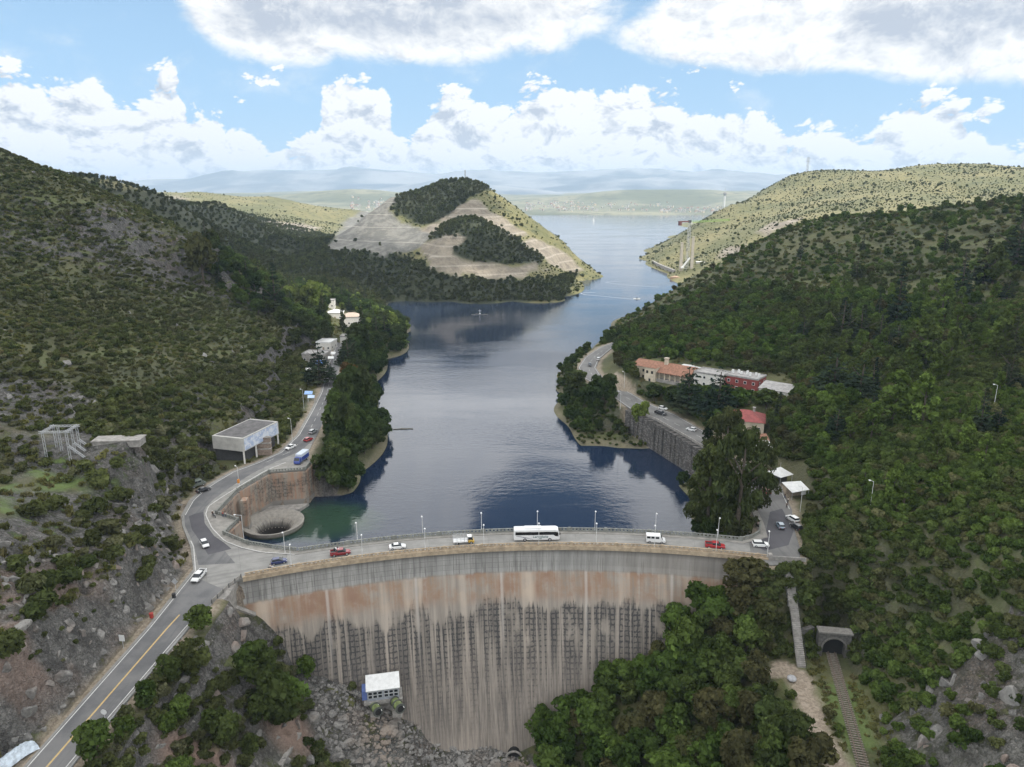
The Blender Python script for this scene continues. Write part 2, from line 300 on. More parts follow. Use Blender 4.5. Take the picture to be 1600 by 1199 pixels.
class Grid:
    def __init__(s, xs, ys, zf):
        s.xs, s.ys = xs, ys; X, Y = np.meshgrid(xs, ys); s.X, s.Y = X, Y; s.Z = zf(X, Y)
    def z(s, x, y):
        x = np.asarray(x, float); y = np.asarray(y, float)
        fx = np.interp(x, s.xs, np.arange(len(s.xs))); fy = np.interp(y, s.ys, np.arange(len(s.ys)))
        i = np.clip(fx.astype(int), 0, len(s.xs) - 2); j = np.clip(fy.astype(int), 0, len(s.ys) - 2); a = fx - i; b = fy - j; Z = s.Z
        return (Z[j, i] * (1 - a) + Z[j, i + 1] * a) * (1 - b) + (Z[j + 1, i] * (1 - a) + Z[j + 1, i + 1] * a) * b
    def slope(s, x, y, h=2.0):
        return np.hypot(s.z(x + h, y) - s.z(x - h, y), s.z(x, y + h) - s.z(x, y - h)) / (2 * h)
    def mesh(s, name, mat, attrs=None, kind='structure'):
        ny, nx = s.Z.shape; me = bpy.data.meshes.new(name)
        co = np.stack([s.X, s.Y, s.Z], -1).reshape(-1, 3).astype(np.float32)
        i = np.arange(nx - 1)[None, :] + nx * np.arange(ny - 1)[:, None]
        q = np.stack([i, i + 1, i + nx + 1, i + nx], -1).reshape(-1, 4).astype(np.int32)
        me.vertices.add(len(co)); me.vertices.foreach_set('co', co.ravel())
        me.loops.add(q.size); me.loops.foreach_set('vertex_index', q.ravel())
        me.polygons.add(len(q)); me.polygons.foreach_set('loop_start', np.arange(0, q.size, 4, dtype=np.int32))
        me.polygons.foreach_set('use_smooth', np.ones(len(q), bool))
        me.update(calc_edges=True); me.validate()
        for k, v in (attrs or {}).items():
            a = me.attributes.new(k, 'FLOAT', 'POINT'); a.data.foreach_set('value', np.asarray(v, np.float32).ravel())
        me.materials.append(mat); o = bpy.data.objects.new(name, me); COL.objects.link(o); o['kind'] = kind; return o
def lines(*segs):
    o = []
    for a, b, d in segs: o += list(np.arange(a, b, d))
    return np.array(o)
# ---------------------------------------------------------------- materials
MATS = {}
def newmat(name):
    m = bpy.data.materials.new(name); m.use_nodes = True; MATS[name] = m; return m, NT(m.node_tree)
def out(b, col, rough=.85, bump=None, bstr=.3, bdist=.2, **kw):
    p = b.n('ShaderNodeBsdfPrincipled', {'Base Color': col, 'Roughness': rough})
    for k, v in kw.items(): b.set(p, k.replace('_', ' '), v)
    if bump is not None:
        bp = b.n('ShaderNodeBump', {'Height': bump, 'Strength': bstr, 'Distance': bdist}); b.set(p, 'Normal', bp)
    b.n('ShaderNodeOutputMaterial', {'Surface': p}); return p
def pos(b): return b.n('ShaderNodeNewGeometry').outputs['Position']
def M(name, col=None, rough=.8, var=.15, scale=1.5, **kw):
    if name in MATS: return MATS[name]
    m, b = newmat(name)
    t = b.noise(b.n('ShaderNodeTexCoord').outputs['Object'], scale, 5, .65)
    c = np.array(col); k = b.ss(t, .3, .7)
    out(b, b.mix(k, tuple(c * (1 - var)), tuple(np.minimum(c * (1 + var), 1))), rough, **kw); return m
def attr(b, n): return b.n('ShaderNodeAttribute', attribute_name=n).outputs['Fac']

def ground_mat():
    m, b = newmat('hillside_ground'); p = pos(b); g = b.n('ShaderNodeNewGeometry')
    nz = b.xyz(g.outputs['True Normal'])[2]
    n1 = b.noise(p, .035, 5, .6); n2 = b.noise(p, .25, 5, .65); n3 = b.noise(p, 1.3, 4, .7)
    grass = b.mix(b.ss(n1, .38, .62), (.042, .050, .018), (.088, .090, .034))
    grass = b.mix(b.m('MULTIPLY', b.ss(b.noise(p, .055, 4), .52, .64), .8), grass, (.095, .115, .036)); grass = b.mix(b.ss(n2, .50, .75), grass, (.115, .112, .042))
    soil = b.mix(n2, (.075, .06, .042), (.14, .112, .082))
    col = b.mix(b.m('MULTIPLY', b.ss(n3, .5, .75), .7), grass, soil)
    col = b.mix(attr(b, 'fresh'), col, b.mix(n3, (.06, .10, .022), (.13, .17, .05)))
    # rock faces: own greys, plus painted crack shade and light patches for relief
    st = b.n('ShaderNodeTexVoronoi', {'Vector': b.v('ADD', p, b.v('MULTIPLY', b.n('ShaderNodeTexNoise', {'Vector': p, 'Scale': .5, 'Detail': 4}).outputs[1], (1.6, 1.6, 1.6))), 'Scale': .55, 'Detail': 3.0, 'Roughness': .7}, feature='F1')
    vd = st.outputs['Distance']
    rk = b.mix(b.ss(n2, .3, .72), (.18, .172, .162), (.40, .385, .355))
    rk = b.mix(b.m('MULTIPLY', b.ss(b.noise(p, .06, 3), .52, .68), .6), rk, (.30, .19, .145))
    v2 = b.n('ShaderNodeTexVoronoi', {'Vector': b.v('ADD', p, b.v('MULTIPLY', b.n('ShaderNodeTexNoise', {'Vector': p, 'Scale': 1.2, 'Detail': 3}).outputs[1], (.9, .9, 1.4))), 'Scale': 1.15, 'Detail': 2.0}, feature='DISTANCE_TO_EDGE').outputs['Distance']
    px_, py_, pz_ = b.xyz(p); stv = b.noise(b.comb(b.m('MULTIPLY', px_, .45), b.m('MULTIPLY', py_, .45), b.m('MULTIPLY', pz_, .13)), 1, 5, .65)
    rk = b.mix(b.m('MULTIPLY', b.ss(stv, .52, .40), .8), rk, (.075, .07, .066)); rk = b.mix(b.m('MULTIPLY', b.ss(stv, .56, .66), .7), rk, (.44, .42, .39))
    rk = b.mix(b.ss(n3, .50, .72), rk, (.43, .41, .38)); rk = b.mix(b.m('MULTIPLY', b.ss(n3, .46, .32), .6), rk, (.08, .074, .068))
    rk = b.mix(b.m('MULTIPLY', b.ss(v2, .09, .0), .6), rk, (.035, .032, .03))
    rk = b.mix(b.m('MULTIPLY', b.ss(vd, .62, 1.0), .6), rk, (.05, .048, .044))
    slope = b.m('SUBTRACT', 1.0, nz)
    rmask = b.ss(b.m('ADD', slope, b.m('ADD', b.m('MULTIPLY', b.m('SUBTRACT', n2, .5), .5), b.m('MULTIPLY', b.m('SUBTRACT', n3, .5), .25))), .20, .34)
    rmask = b.m('MULTIPLY', rmask, b.m('SUBTRACT', 1.0, b.m('MULTIPLY', attr(b, 'fresh'), .7)))
    rmask = b.m('MULTIPLY', rmask, b.m('SUBTRACT', 1.0, b.m('MULTIPLY', attr(b, 'leafy'), .8)))
    rmask = b.m('MAXIMUM', rmask, b.m('MULTIPLY', attr(b, 'rock'), b.ss(b.m('ADD', n2, b.m('MULTIPLY', n3, .3)), .50, .64)))
    col = b.mix(rmask, col, rk)
    col = b.mix(attr(b, 'pink'), col, b.mix(n3, (.20, .13, .10), (.42, .30, .24)))
    col = b.mix(attr(b, 'dirt'), col, b.mix(b.ss(n3, .35, .65), (.22, .175, .13), (.36, .30, .235)))
    h = b.m('ADD', b.m('MULTIPLY', n3, .5), b.m('MULTIPLY', b.m('MULTIPLY', vd, rmask), -1.2))
    h = b.m('ADD', h, b.m('MULTIPLY', n2, 1.2))
    out(b, col, .95, h, .9, .9); return m
def far_mat():
    m, b = newmat('far_hillside'); p = pos(b)
    n1 = b.noise(p, .012, 5, .6); n2 = b.noise(p, .09, 5, .7); n3 = b.noise(p, .35, 3, .7)
    grass = b.mix(b.ss(n1, .35, .65), (.115, .118, .045), (.195, .175, .075))
    col = b.mix(b.ss(n2, .5, .68), grass, (.05, .062, .025))
    col = b.mix(b.ss(n3, .55, .75), col, (.17, .15, .085))
    wood = b.mix(n3, (.018, .024, .012), (.05, .058, .026))
    col = b.mix(attr(b, 'wood'), col, wood)
    z = b.xyz(p)[2]
    ter = b.ss(b.m('PINGPONG', b.m('ADD', z, b.m('MULTIPLY', n2, 2.0)), 4.5), 3.3, 4.3)
    bare = b.mix(b.ss(n2, .35, .65), (.165, .142, .11), (.265, .228, .175)); bare = b.mix(b.m('MULTIPLY', ter, .5), bare, (.40, .36, .30))
    bare = b.mix(b.m('MULTIPLY', b.ss(n3, .5, .7), .35), bare, (.17, .145, .115))
    grey = b.mix(b.ss(b.noise(b.v('MULTIPLY', p, (.12, .12, .01)), 1, 4), .4, .62), (.115, .112, .10), (.185, .178, .158))
    grey = b.mix(b.m('MULTIPLY', b.ss(b.m('PINGPONG', z, 7.0), 6.4, 6.9), .55), grey, (.36, .34, .30))
    grey = b.mix(b.m('MULTIPLY', b.ss(n3, .5, .72), .35), grey, (.13, .135, .10))
    col = b.mix(attr(b, 'bare'), col, bare); col = b.mix(attr(b, 'grey'), col, grey)
    out(b, col, .95, b.m('ADD', n2, b.m('MULTIPLY', n3, .4)), .8, 3.0); return m
def water_mat():
    m, b = newmat('lake_water'); p = pos(b); x, y, z = b.xyz(p)
    w1 = b.noise(b.comb(b.m('MULTIPLY', x, .55), y, 0), .55, 3, .6)
    w2 = b.noise(b.comb(b.m('MULTIPLY', x, .4), y, 3), .09, 3, .5)
    calm = b.ss(b.noise(b.comb(b.m('MULTIPLY', x, .35), y, 9), .016, 4, .55), .42, .60)
    h = b.m('ADD', b.m('MULTIPLY', w1, b.m('ADD', .12, b.m('MULTIPLY', calm, .5))), b.m('MULTIPLY', w2, .35))
    dx = b.m('DIVIDE', b.m('ADD', x, 64), 20); dy = b.m('DIVIDE', b.m('SUBTRACT', y, 213), 15)
    sh = b.m('SUBTRACT', 1.3, b.m('ADD', b.m('MULTIPLY', dx, dx), b.m('MULTIPLY', dy, dy)))
    shallow = b.m('MULTIPLY', b.ss(b.m('ADD', sh, b.m('MULTIPLY', b.m('SUBTRACT', b.noise(p, .2, 3), .5), .9)), -.2, 1.1), .7)
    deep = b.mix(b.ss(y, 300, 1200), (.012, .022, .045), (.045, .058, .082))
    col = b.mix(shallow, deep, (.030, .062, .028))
    out(b, col, .07, h, .55, .28, IOR=1.333); return m
def dam_mat():
    m, b = newmat('dam_face_concrete'); uv = b.n('ShaderNodeUVMap', uv_map='face').outputs[0]; u, z, _ = b.xyz(uv)
    st = b.noise(b.comb(b.m('MULTIPLY', u, .55), b.m('MULTIPLY', z, .035), 0), 1, 5, .6)
    st2 = b.noise(b.comb(b.m('MULTIPLY', u, .16), b.m('MULTIPLY', z, .012), 4), 1, 3, .5)
    st3 = b.noise(b.comb(b.m('MULTIPLY', u, 1.8), b.m('MULTIPLY', z, .10), 7), 1, 4, .6)
    bl = b.noise(b.comb(b.m('MULTIPLY', u, .09), b.m('MULTIPLY', z, .12), 2), 1, 5, .65)
    fine = b.noise(b.comb(u, z, 0), 1.6, 5, .7)
    wob = b.m('ADD', b.m('MULTIPLY', b.m('SUBTRACT', fine, .5), .8), b.m('MULTIPLY', b.m('SUBTRACT', b.noise(b.comb(u, z, 3), .35, 4), .5), 1.2))
    tan = b.mix(b.ss(st, .32, .68), (.185, .162, .138), (.315, .275, .232))
    tan = b.mix(b.m('MULTIPLY', b.ss(st2, .52, .64), .6), tan, (.385, .33, .275))
    # dark lichen following the shuttering lines
    gu = b.m('MULTIPLY', b.ss(b.m('PINGPONG', b.m('ADD', u, wob), .62), .30, .58), .8); gz = b.ss(b.m('PINGPONG', b.m('ADD', z, wob), .60), .33, .58)
    grid = b.m('MAXIMUM', gu, gz)
    cn = b.noise(b.comb(b.m('MULTIPLY', u, .085), b.m('MULTIPLY', z, .045), 11), 1, 3, .55)
    patch = b.ss(b.m('ADD', b.m('MULTIPLY', cn, .75), b.m('ADD', b.m('MULTIPLY', bl, .25), b.m('MULTIPLY', st, .22))), .49, .56)
    top = b.m('ADD', z, b.m('ADD', b.m('MULTIPLY', b.m('SUBTRACT', st3, .5), 7), b.m('MULTIPLY', b.m('SUBTRACT', cn, .5), 24)))
    zone = b.m('MULTIPLY', b.ss(top, -1.5, -3.5), b.ss(z, -36, -14))
    strk = b.m('ADD', .16, b.m('MULTIPLY', b.ss(b.noise(b.comb(b.m('MULTIPLY', u, .9), b.m('MULTIPLY', z, .02), 15), 1, 3), .60, .50), .84))
    cell = b.ss(b.m('ADD', b.m('MULTIPLY', grid, .30), b.m('ADD', b.m('MULTIPLY', fine, .75), b.m('MULTIPLY', st3, .35))), .56, .74)
    dk = b.m('MULTIPLY', b.m('MULTIPLY', b.m('MULTIPLY', patch, zone), strk), b.m('ADD', .58, b.m('MULTIPLY', cell, .42)))
    col = b.mix(b.m('MULTIPLY', dk, .93), tan, (.026, .026, .028))
    # brown-grey lower part with fine streaks
    lowm = b.m('MULTIPLY', b.ss(z, -8, -22), .85)
    lowc = b.mix(b.ss(st3, .40, .60), (.070, .062, .058), (.275, .235, .20))
    col = b.mix(lowm, col, b.mix(.4, lowc, col))
    col = b.mix(b.m('MULTIPLY', b.ss(st3, .54, .66), b.m('MULTIPLY', b.ss(z, -2, -10), .6)), col, (.07, .064, .06))
    # rust band
    zz = b.m('ADD', z, b.m('MULTIPLY', b.m('SUBTRACT', b.m('ADD', b.m('MULTIPLY', st, .5), b.m('MULTIPLY', st2, .5)), .5), 6.0))
    rust = b.m('MULTIPLY', b.ss(zz, 5.6, 4.4), b.ss(zz, -2.6, 1.2))
    rc = b.mix(b.ss(b.m('ADD', b.m('MULTIPLY', bl, .6), b.m('MULTIPLY', st, .4)), .38, .62), (.285, .185, .115), (.205, .108, .066)); rc = b.mix(b.ss(st2, .50, .62), rc, (.42, .335, .26))
    col = b.mix(b.m('MULTIPLY', b.m('MULTIPLY', rust, .8), b.ss(b.m('ADD', bl, b.m('MULTIPLY', st3, .4)), .52, .78)), col, rc)
    col = b.mix(b.m('MULTIPLY', b.ss(b.m('PINGPONG', b.m('ADD', u, 5.0), 11.5), 10.9, 11.4), b.m('MULTIPLY', b.ss(z, -16, 4.5), .55)), col, (.45, .42, .385))
    # grey upper band with panel joints
    gc = b.mix(b.ss(st, .3, .7), (.21, .205, .195), (.34, .33, .31))
    ju = b.ss(b.m('PINGPONG', u, .75), .62, .74); jz = b.ss(b.m('PINGPONG', z, .7), .60, .69)
    gc = b.mix(b.m('MULTIPLY', b.m('MAXIMUM', b.m('MULTIPLY', ju, b.ss(st3, .3, .6)), b.m('MULTIPLY', jz, .7)), b.m('MULTIPLY', b.ss(u, 15, -20), .75)), gc, (.085, .082, .075))
    gc = b.mix(b.m('MULTIPLY', b.ss(st3, .52, .66), .55), gc, (.10, .095, .085))
    gc = b.mix(b.m('MULTIPLY', b.ss(u, -5, 35), .55), gc, b.mix(st, (.19, .165, .14), (.27, .235, .20)))
    gc = b.mix(b.m('MULTIPLY', b.ss(z, 9.2, 10.8), .5), gc, (.11, .10, .085))
    col = b.mix(b.ss(b.m('ADD', z, b.m('MULTIPLY', b.m('SUBTRACT', st, .5), 1.2)), 4.6, 5.6), col, gc)
    out(b, col, .9, b.m('ADD', fine, b.m('MULTIPLY', grid, .3)), .35, .08); return m
def wallmat():
    m, b = newmat('stained_retaining_concrete'); p = pos(b); x, y, z = b.xyz(p)
    s = b.m('ADD', x, b.m('MULTIPLY', y, .6))
    st = b.noise(b.comb(b.m('MULTIPLY', s, .7), b.m('MULTIPLY', z, .08), 0), 1, 5, .6); f = b.noise(p, 1.2, 5, .7)
    c = b.mix(b.ss(st, .35, .62), (.34, .205, .135), (.30, .265, .22))
    g = b.m('MAXIMUM', b.ss(b.m('PINGPONG', s, .7), .5, .68), b.ss(b.m('PINGPONG', z, .65), .46, .62))
    c = b.mix(b.m('MULTIPLY', b.m('MULTIPLY', b.ss(b.noise(p, .18, 4), .40, .58), b.m('ADD', .5, b.m('MULTIPLY', g, .5))), b.ss(f, .3, .6)), c, (.06, .058, .055))
    c = b.mix(b.ss(z, 2.4, 1.6), c, (.24, .225, .205))
    out(b, c, .9, f, .4, .1); return m
def spillmat():
    m, b = newmat('spillway_concrete'); o = b.n('ShaderNodeTexCoord').outputs['Object']; x, y, z = b.xyz(o)
    a = b.m('ARCTAN2', y, x); r = b.m('POWER', b.m('ADD', b.m('MULTIPLY', x, x), b.m('MULTIPLY', y, y)), .5)
    rad = b.noise(b.comb(b.m('MULTIPLY', a, 9), b.m('MULTIPLY', r, .12), 0), 1, 4, .6); f = b.noise(o, .9, 5, .7)
    c = b.mix(b.ss(f, .3, .7), (.20, .185, .165), (.30, .28, .245))
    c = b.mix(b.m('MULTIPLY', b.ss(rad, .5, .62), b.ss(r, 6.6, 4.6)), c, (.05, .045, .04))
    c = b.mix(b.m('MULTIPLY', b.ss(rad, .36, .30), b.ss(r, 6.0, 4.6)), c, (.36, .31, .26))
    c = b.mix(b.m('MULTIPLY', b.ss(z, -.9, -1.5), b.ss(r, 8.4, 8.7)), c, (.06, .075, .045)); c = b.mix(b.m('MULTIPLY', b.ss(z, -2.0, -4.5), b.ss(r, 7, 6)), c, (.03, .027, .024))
    out(b, c, .9, f, .4, .1); return m
def asphalt(name, c0, c1, patchy=1.0):
    m, b = newmat(name); p = pos(b); x, y, z = b.xyz(p)
    f = b.noise(p, 2.5, 5, .7); l = b.noise(p, .12, 4, .6); lane = b.noise(b.comb(b.m('MULTIPLY', x, .9), b.m('MULTIPLY', y, .05), 0), 1, 3)
    c = b.mix(b.ss(l, .35, .65), c0, c1); c = b.mix(b.m('MULTIPLY', b.ss(f, .45, .75), .3), c, tuple(np.array(c1) * 1.25))
    c = b.mix(b.m('MULTIPLY', b.ss(lane, .52, .7), .45 * patchy), c, tuple(np.array(c0) * .7))
    out(b, c, .92, f, .2, .03); return m
def deckmat():
    m, b = newmat('crest_concrete'); p = pos(b); x, y, z = b.xyz(p)
    dx = b.m('SUBTRACT', x, DC[0]); dy = b.m('SUBTRACT', y, DC[1]); r = b.m('POWER', b.m('ADD', b.m('MULTIPLY', dx, dx), b.m('MULTIPLY', dy, dy)), .5)
    a = b.m('MULTIPLY', b.m('ARCTAN2', dx, dy), 210)
    f = b.noise(p, 2.2, 5, .7); l = b.noise(p, .25, 5, .65)
    c = b.mix(b.ss(l, .3, .7), (.20, .195, .183), (.275, .267, .25)); c = b.mix(b.m('MULTIPLY', b.ss(f, .5, .75), .3), c, (.20, .195, .185))
    tr = b.noise(b.comb(b.m('MULTIPLY', r, .75), b.m('MULTIPLY', a, .03), 0), 1, 3); c = b.mix(b.m('MULTIPLY', b.ss(tr, .5, .66), .5), c, (.15, .145, .14))
    j = b.ss(b.m('PINGPONG', a, 4.0), 3.94, 3.99); c = b.mix(b.m('MULTIPLY', j, .5), c, (.10, .095, .09))
    out(b, c, .9, f, .2, .03); return m
GM = ground_mat(); FM = far_mat(); WM = water_mat(); DM = dam_mat(); RWM = wallmat(); SPM = spillmat(); CRM = deckmat()
ASP = asphalt('road_asphalt', (.105, .105, .108), (.165, .162, .16)); ASPD = asphalt('fresh_asphalt', (.062, .060, .068), (.085, .082, .09), .3)
ASPL = asphalt('worn_asphalt', (.115, .113, .11), (.17, .166, .16)); DIRT = asphalt('roadside_dirt', (.20, .175, .145), (.31, .28, .24), 0)
PAVE = M('kerb_concrete', (.25, .237, .215), .9, .2, .6); WHITEL = M('white_road_paint', (.55, .54, .52), .8, .2, 2); YEL = M('yellow_road_paint', (.50, .36, .16), .8, .2, 2)
CONC = M('weathered_concrete', (.27, .255, .235), .9, .28, .8); TANC = M('tan_parapet_concrete', (.36, .285, .20), .9, .25, .7); GREYC = M('grey_green_parapet_concrete', (.20, .205, .185), .9, .25, .7)

# ---------------------------------------------------------------- mesh helpers
class MB:
    """collects shapes, then links them as one mesh object"""
    def __init__(s): s.v = []; s.f = []; s.mi = []; s.k = 0
    def add(s, v, f):
        o = len(s.v); s.v += [tuple(map(float, p)) for p in v]; s.f += [tuple(o + i for i in q) for q in f]; s.mi += [s.k] * len(f)
    def box(s, c, d, rz=0.0, taper=1.0, rx=0.0):
        x, y, z = d[0] / 2, d[1] / 2, d[2] / 2; ca, sa = math.cos(rz), math.sin(rz); v = []
        for k in (-1, 1):
            for i, j in ((-1, -1), (1, -1), (1, 1), (-1, 1)):
                t = taper if k > 0 else 1; a, b_, e = i * x * t, j * y * t, k * z
                if rx: b_, e = b_ * math.cos(rx) - e * math.sin(rx), b_ * math.sin(rx) + e * math.cos(rx)
                v.append((c[0] + a * ca - b_ * sa, c[1] + a * sa + b_ * ca, c[2] + e))
        s.add(v, [(3, 2, 1, 0), (4, 5, 6, 7), (0, 1, 5, 4), (1, 2, 6, 5), (2, 3, 7, 6), (3, 0, 4, 7)])
    def tube(s, a, b, r0, r1=None, n=6, cap=True):
        r1 = r0 if r1 is None else r1; a = Vector(a); b = Vector(b); d = (b - a).normalized()
        u = d.orthogonal().normalized(); w = d.cross(u); v = []
        for p, r in ((a, r0), (b, r1)):
            for i in range(n):
                t = 2 * math.pi * i / n; v.append(p + u * (r * math.cos(t)) + w * (r * math.sin(t)))
        f = [(i, (i + 1) % n, n + (i + 1) % n, n + i) for i in range(n)]
        if cap: f += [tuple(range(n - 1, -1, -1)), tuple(range(n, 2 * n))]
        s.add(v, f)
    def prism(s, poly, z0, z1):
        n = len(poly); s.add([(p[0], p[1], z0) for p in poly] + [(p[0], p[1], z1) for p in poly],
            [tuple(range(n - 1, -1, -1)), tuple(range(n, 2 * n))] + [(i, (i + 1) % n, n + (i + 1) % n, n + i) for i in range(n)])
    def ball(s, c, r, n=8, m=5, sz=1.0):
        v = [(c[0], c[1], c[2] - r * sz)]
        for j in range(1, m):
            t = math.pi * j / m
            for i in range(n): p = 2 * math.pi * i / n; v.append((c[0] + r * math.sin(t) * math.cos(p), c[1] + r * math.sin(t) * math.sin(p), c[2] - r * sz * math.cos(t)))
        v.append((c[0], c[1], c[2] + r * sz)); f = []
        for i in range(n): f.append((0, 1 + (i + 1) % n, 1 + i)); f.append((len(v) - 1, 1 + (m - 2) * n + i, 1 + (m - 2) * n + (i + 1) % n))
        for j in range(m - 2):
            for i in range(n): a = 1 + j * n + i; b_ = 1 + j * n + (i + 1) % n; f.append((a, b_, b_ + n, a + n))
        s.add(v, f)
    def build(s, name, mats, parent=None, loc=(0, 0, 0), rz=0, smooth=False):
        me = bpy.data.meshes.new(name); me.from_pydata(s.v, [], s.f)
        for m_ in (mats if isinstance(mats, (list, tuple)) else [mats]): me.materials.append(m_)
        if s.k: me.polygons.foreach_set('material_index', s.mi)
        if smooth: me.polygons.foreach_set('use_smooth', [True] * len(s.f))
        bm = bmesh.new(); bm.from_mesh(me); bmesh.ops.recalc_face_normals(bm, faces=bm.faces); bm.to_mesh(me); bm.free()
        me.update(); return link(name, me, parent, loc, rz)
def link(name, me, parent=None, loc=(0, 0, 0), rz=0):
    o = bpy.data.objects.new(name, me); COL.objects.link(o); o.location = loc; o.rotation_euler = (0, 0, rz)
    if parent is not None: o.parent = parent
    return o
def tag(o, label=None, cat=None, group=None, kind=None):
    for k, v in (('label', label), ('category', cat), ('group', group), ('kind', kind)):
        if v: o[k] = v
    return o
def thing(name, label, cat, loc=(0, 0, 0), rz=0, group=None):
    o = bpy.data.objects.new(name, None); COL.objects.link(o); o.location = loc; o.rotation_euler = (0, 0, rz); o.empty_display_size = .5
    return tag(o, label, cat, group)
def part(mb, name, mat, parent, label=None, **kw):
    o = mb.build(name, mat, parent, **kw)
    if label: o['label'] = label
    return o
def sheet(name, poly, z, mat, thick=0.0, parent=None, kind='structure'):
    from mathutils.geometry import tessellate_polygon
    pts = [Vector((p[0], p[1], 0)) for p in poly]; tri = tessellate_polygon([pts]); n = len(pts)
    f = []
    for a, b_, c in tri:
        if (pts[b_] - pts[a]).cross(pts[c] - pts[a]).z < 0: b_, c = c, b_
        f.append((a, b_, c))
    v = [(p.x, p.y, z) for p in pts]
    if thick:
        v += [(p.x, p.y, z - thick) for p in pts]; f += [(a + n, c + n, b_ + n) for a, b_, c in f] + [(i, (i + 1) % n, n + (i + 1) % n, n + i) for i in range(n)]
    me = bpy.data.meshes.new(name); me.from_pydata(v, [], f); me.materials.append(mat); me.update(); o = link(name, me, parent)
    if kind: o['kind'] = kind
    return o
def offset(pl, d):
    o = []
    for i, p in enumerate(pl):
        a = pl[max(i - 1, 0)]; c = pl[min(i + 1, len(pl) - 1)]; t = np.array([c[0] - a[0], c[1] - a[1]], float); t /= np.hypot(*t) + 1e-9
        o.append((p[0] - t[1] * d, p[1] + t[0] * d))
    return o
def resample(pl, step):
    pl = np.array([p[:2] for p in pl], float); s = np.r_[0, np.cumsum(np.hypot(*np.diff(pl, axis=0).T))]
    n = max(2, int(round(s[-1] / step)) + 1); q = np.linspace(0, s[-1], n)
    return [(np.interp(t, s, pl[:, 0]), np.interp(t, s, pl[:, 1])) for t in q]
def strip(name, pl, w, z, mat, kind='structure', parent=None, dash=None):
    mb = MB(); a = offset(pl, w / 2); c = offset(pl, -w / 2)
    for i in range(len(pl) - 1):
        if dash and (i // dash) % 2: continue
        mb.add([(*a[i], z), (*c[i], z), (*c[i + 1], z), (*a[i + 1], z)], [(0, 1, 2, 3)])
    o = mb.build(name, mat, parent)
    if kind: o['kind'] = kind
    return o

# ---------------------------------------------------------------- ground, hills, water
gx = lines((-480, -260, 6), (-260, -132, 2.4), (-132, -80, .8), (-80, 140, 1.5), (140, 260, 2.6), (260, 481, 6)); gy = lines((20, 60, 4), (60, 90, 1.5), (90, 206, .85), (206, 290, 1.5), (290, 430, 2.4), (430, 651, 4))
NEAR = Grid(gx, gy, znear)
KNOB = [T(*q)[:2] for q in ((0, 840, 130), (0, 775, 160), (60, 735, 178), (150, 700, 190), (235, 690, 190), (230, 735, 180), (130, 800, 165), (60, 850, 135))]
def zone_attr(g):
    X, Y = g.X, g.Y
    fresh = inpoly(X, Y, KNOB) * 1.0 + sstep(dline(X, Y, RAIL), 5.5, 2.5) * .9 * (Y < 140)
    u, v, d = proj(np.stack([X, Y, g.Z], -1))
    rock = ((X < -82) & (Y < 200) & (Y > 60)) * sstep(fbm(X, Y, 24, 3, 21), .36, .52)
    rock = np.maximum(rock, sstep(np.hypot((X + 150) / 26, (Y - 208) / 18), 1.3, .7))
    rock = np.maximum(rock, ((X > 78) & (Y < 128)) * .9)
    pink = sstep(np.hypot((X + 92) / 9, (Y - 116) / 26), 1.1, .6) * .55 * sstep(fbm(X, Y, 8, 3, 5), .38, .55)
    pink = np.maximum(pink, sstep(np.hypot((X + 60) / 6, (Y - 112) / 9), 1.2, .5) * sstep(fbm(X, Y, 5, 3, 6), .35, .55))
    pink = np.maximum(pink, sstep(np.hypot((X + 50) / 6, (Y - 133) / 7), 1.2, .5) * .8)
    dirt = sstep(np.minimum(dline(X, Y, PATH) - 2.4 - 1.2 * (vnoise(X, Y, 4, 2) - .5), dline(X, Y, PATHB) - 1.3), .8, -.3)
    dirt = np.maximum(dirt, sstep(np.minimum(dpoly(X, Y, LROAD), dpoly(X, Y, RROAD)) + (vnoise(X, Y, 3, 9) - .5) * 2, 3.2, 1.0) * .85)
    shore = sstep(np.abs(g.Z - .5), 1.0, .4) * (Y > 200); dirt = np.maximum(dirt, shore * .3)
    rock = np.maximum(rock, inpoly(X, Y, [(-56, 153), (-40, 154), (-22, 155), (0, 152), (8, 144), (-12, 133), (-30, 128), (-48, 134)]) * 1.0)
    return dict(fresh=np.clip(fresh, 0, 1) * sstep(fbm(X, Y, 5, 3, 55), .36, .56), rock=np.clip(rock, 0, 1), pink=pink, dirt=np.clip(dirt, 0, 1), leafy=np.clip(((X > 6) & ~((X > 77) & (X < 104) & (Y < 128))) * 1.0 + sstep(X, -60, -40) * (Y < 150) * .3, 0, 1))
NEAR.mesh('ground', GM, zone_attr(NEAR))
def q3(*l): return [(a / 3.81 + 500, c / 3.81 + 280) for a, c in l]
BARE_T = [q3((910, 115), (935, 120), (985, 165), (1010, 200), (1110, 235), (1145, 270), (1235, 320), (1210, 350), (1150, 345), (1100, 310), (1000, 255), (940, 235), (880, 215), (800, 240), (720, 280), (660, 330), (620, 370), (595, 395), (590, 300), (700, 255), (780, 200), (850, 150)),
          q3((595, 385), (700, 365), (740, 345), (820, 335), (905, 355), (830, 390), (790, 410), (790, 450), (830, 465), (900, 500), (1030, 505), (1140, 530), (1290, 490), (1300, 540), (1370, 540), (1240, 560), (1220, 610), (1150, 590), (1000, 605), (920, 575), (800, 580), (650, 530), (650, 470), (590, 430)),
          q3((1200, 360), (1290, 360), (1400, 410), (1500, 480), (1580, 545), (1500, 560), (1440, 540), (1350, 500), (1340, 460), (1230, 400)),
          q3((440, 88), (456, 112), (400, 185), (320, 180), (350, 135))]
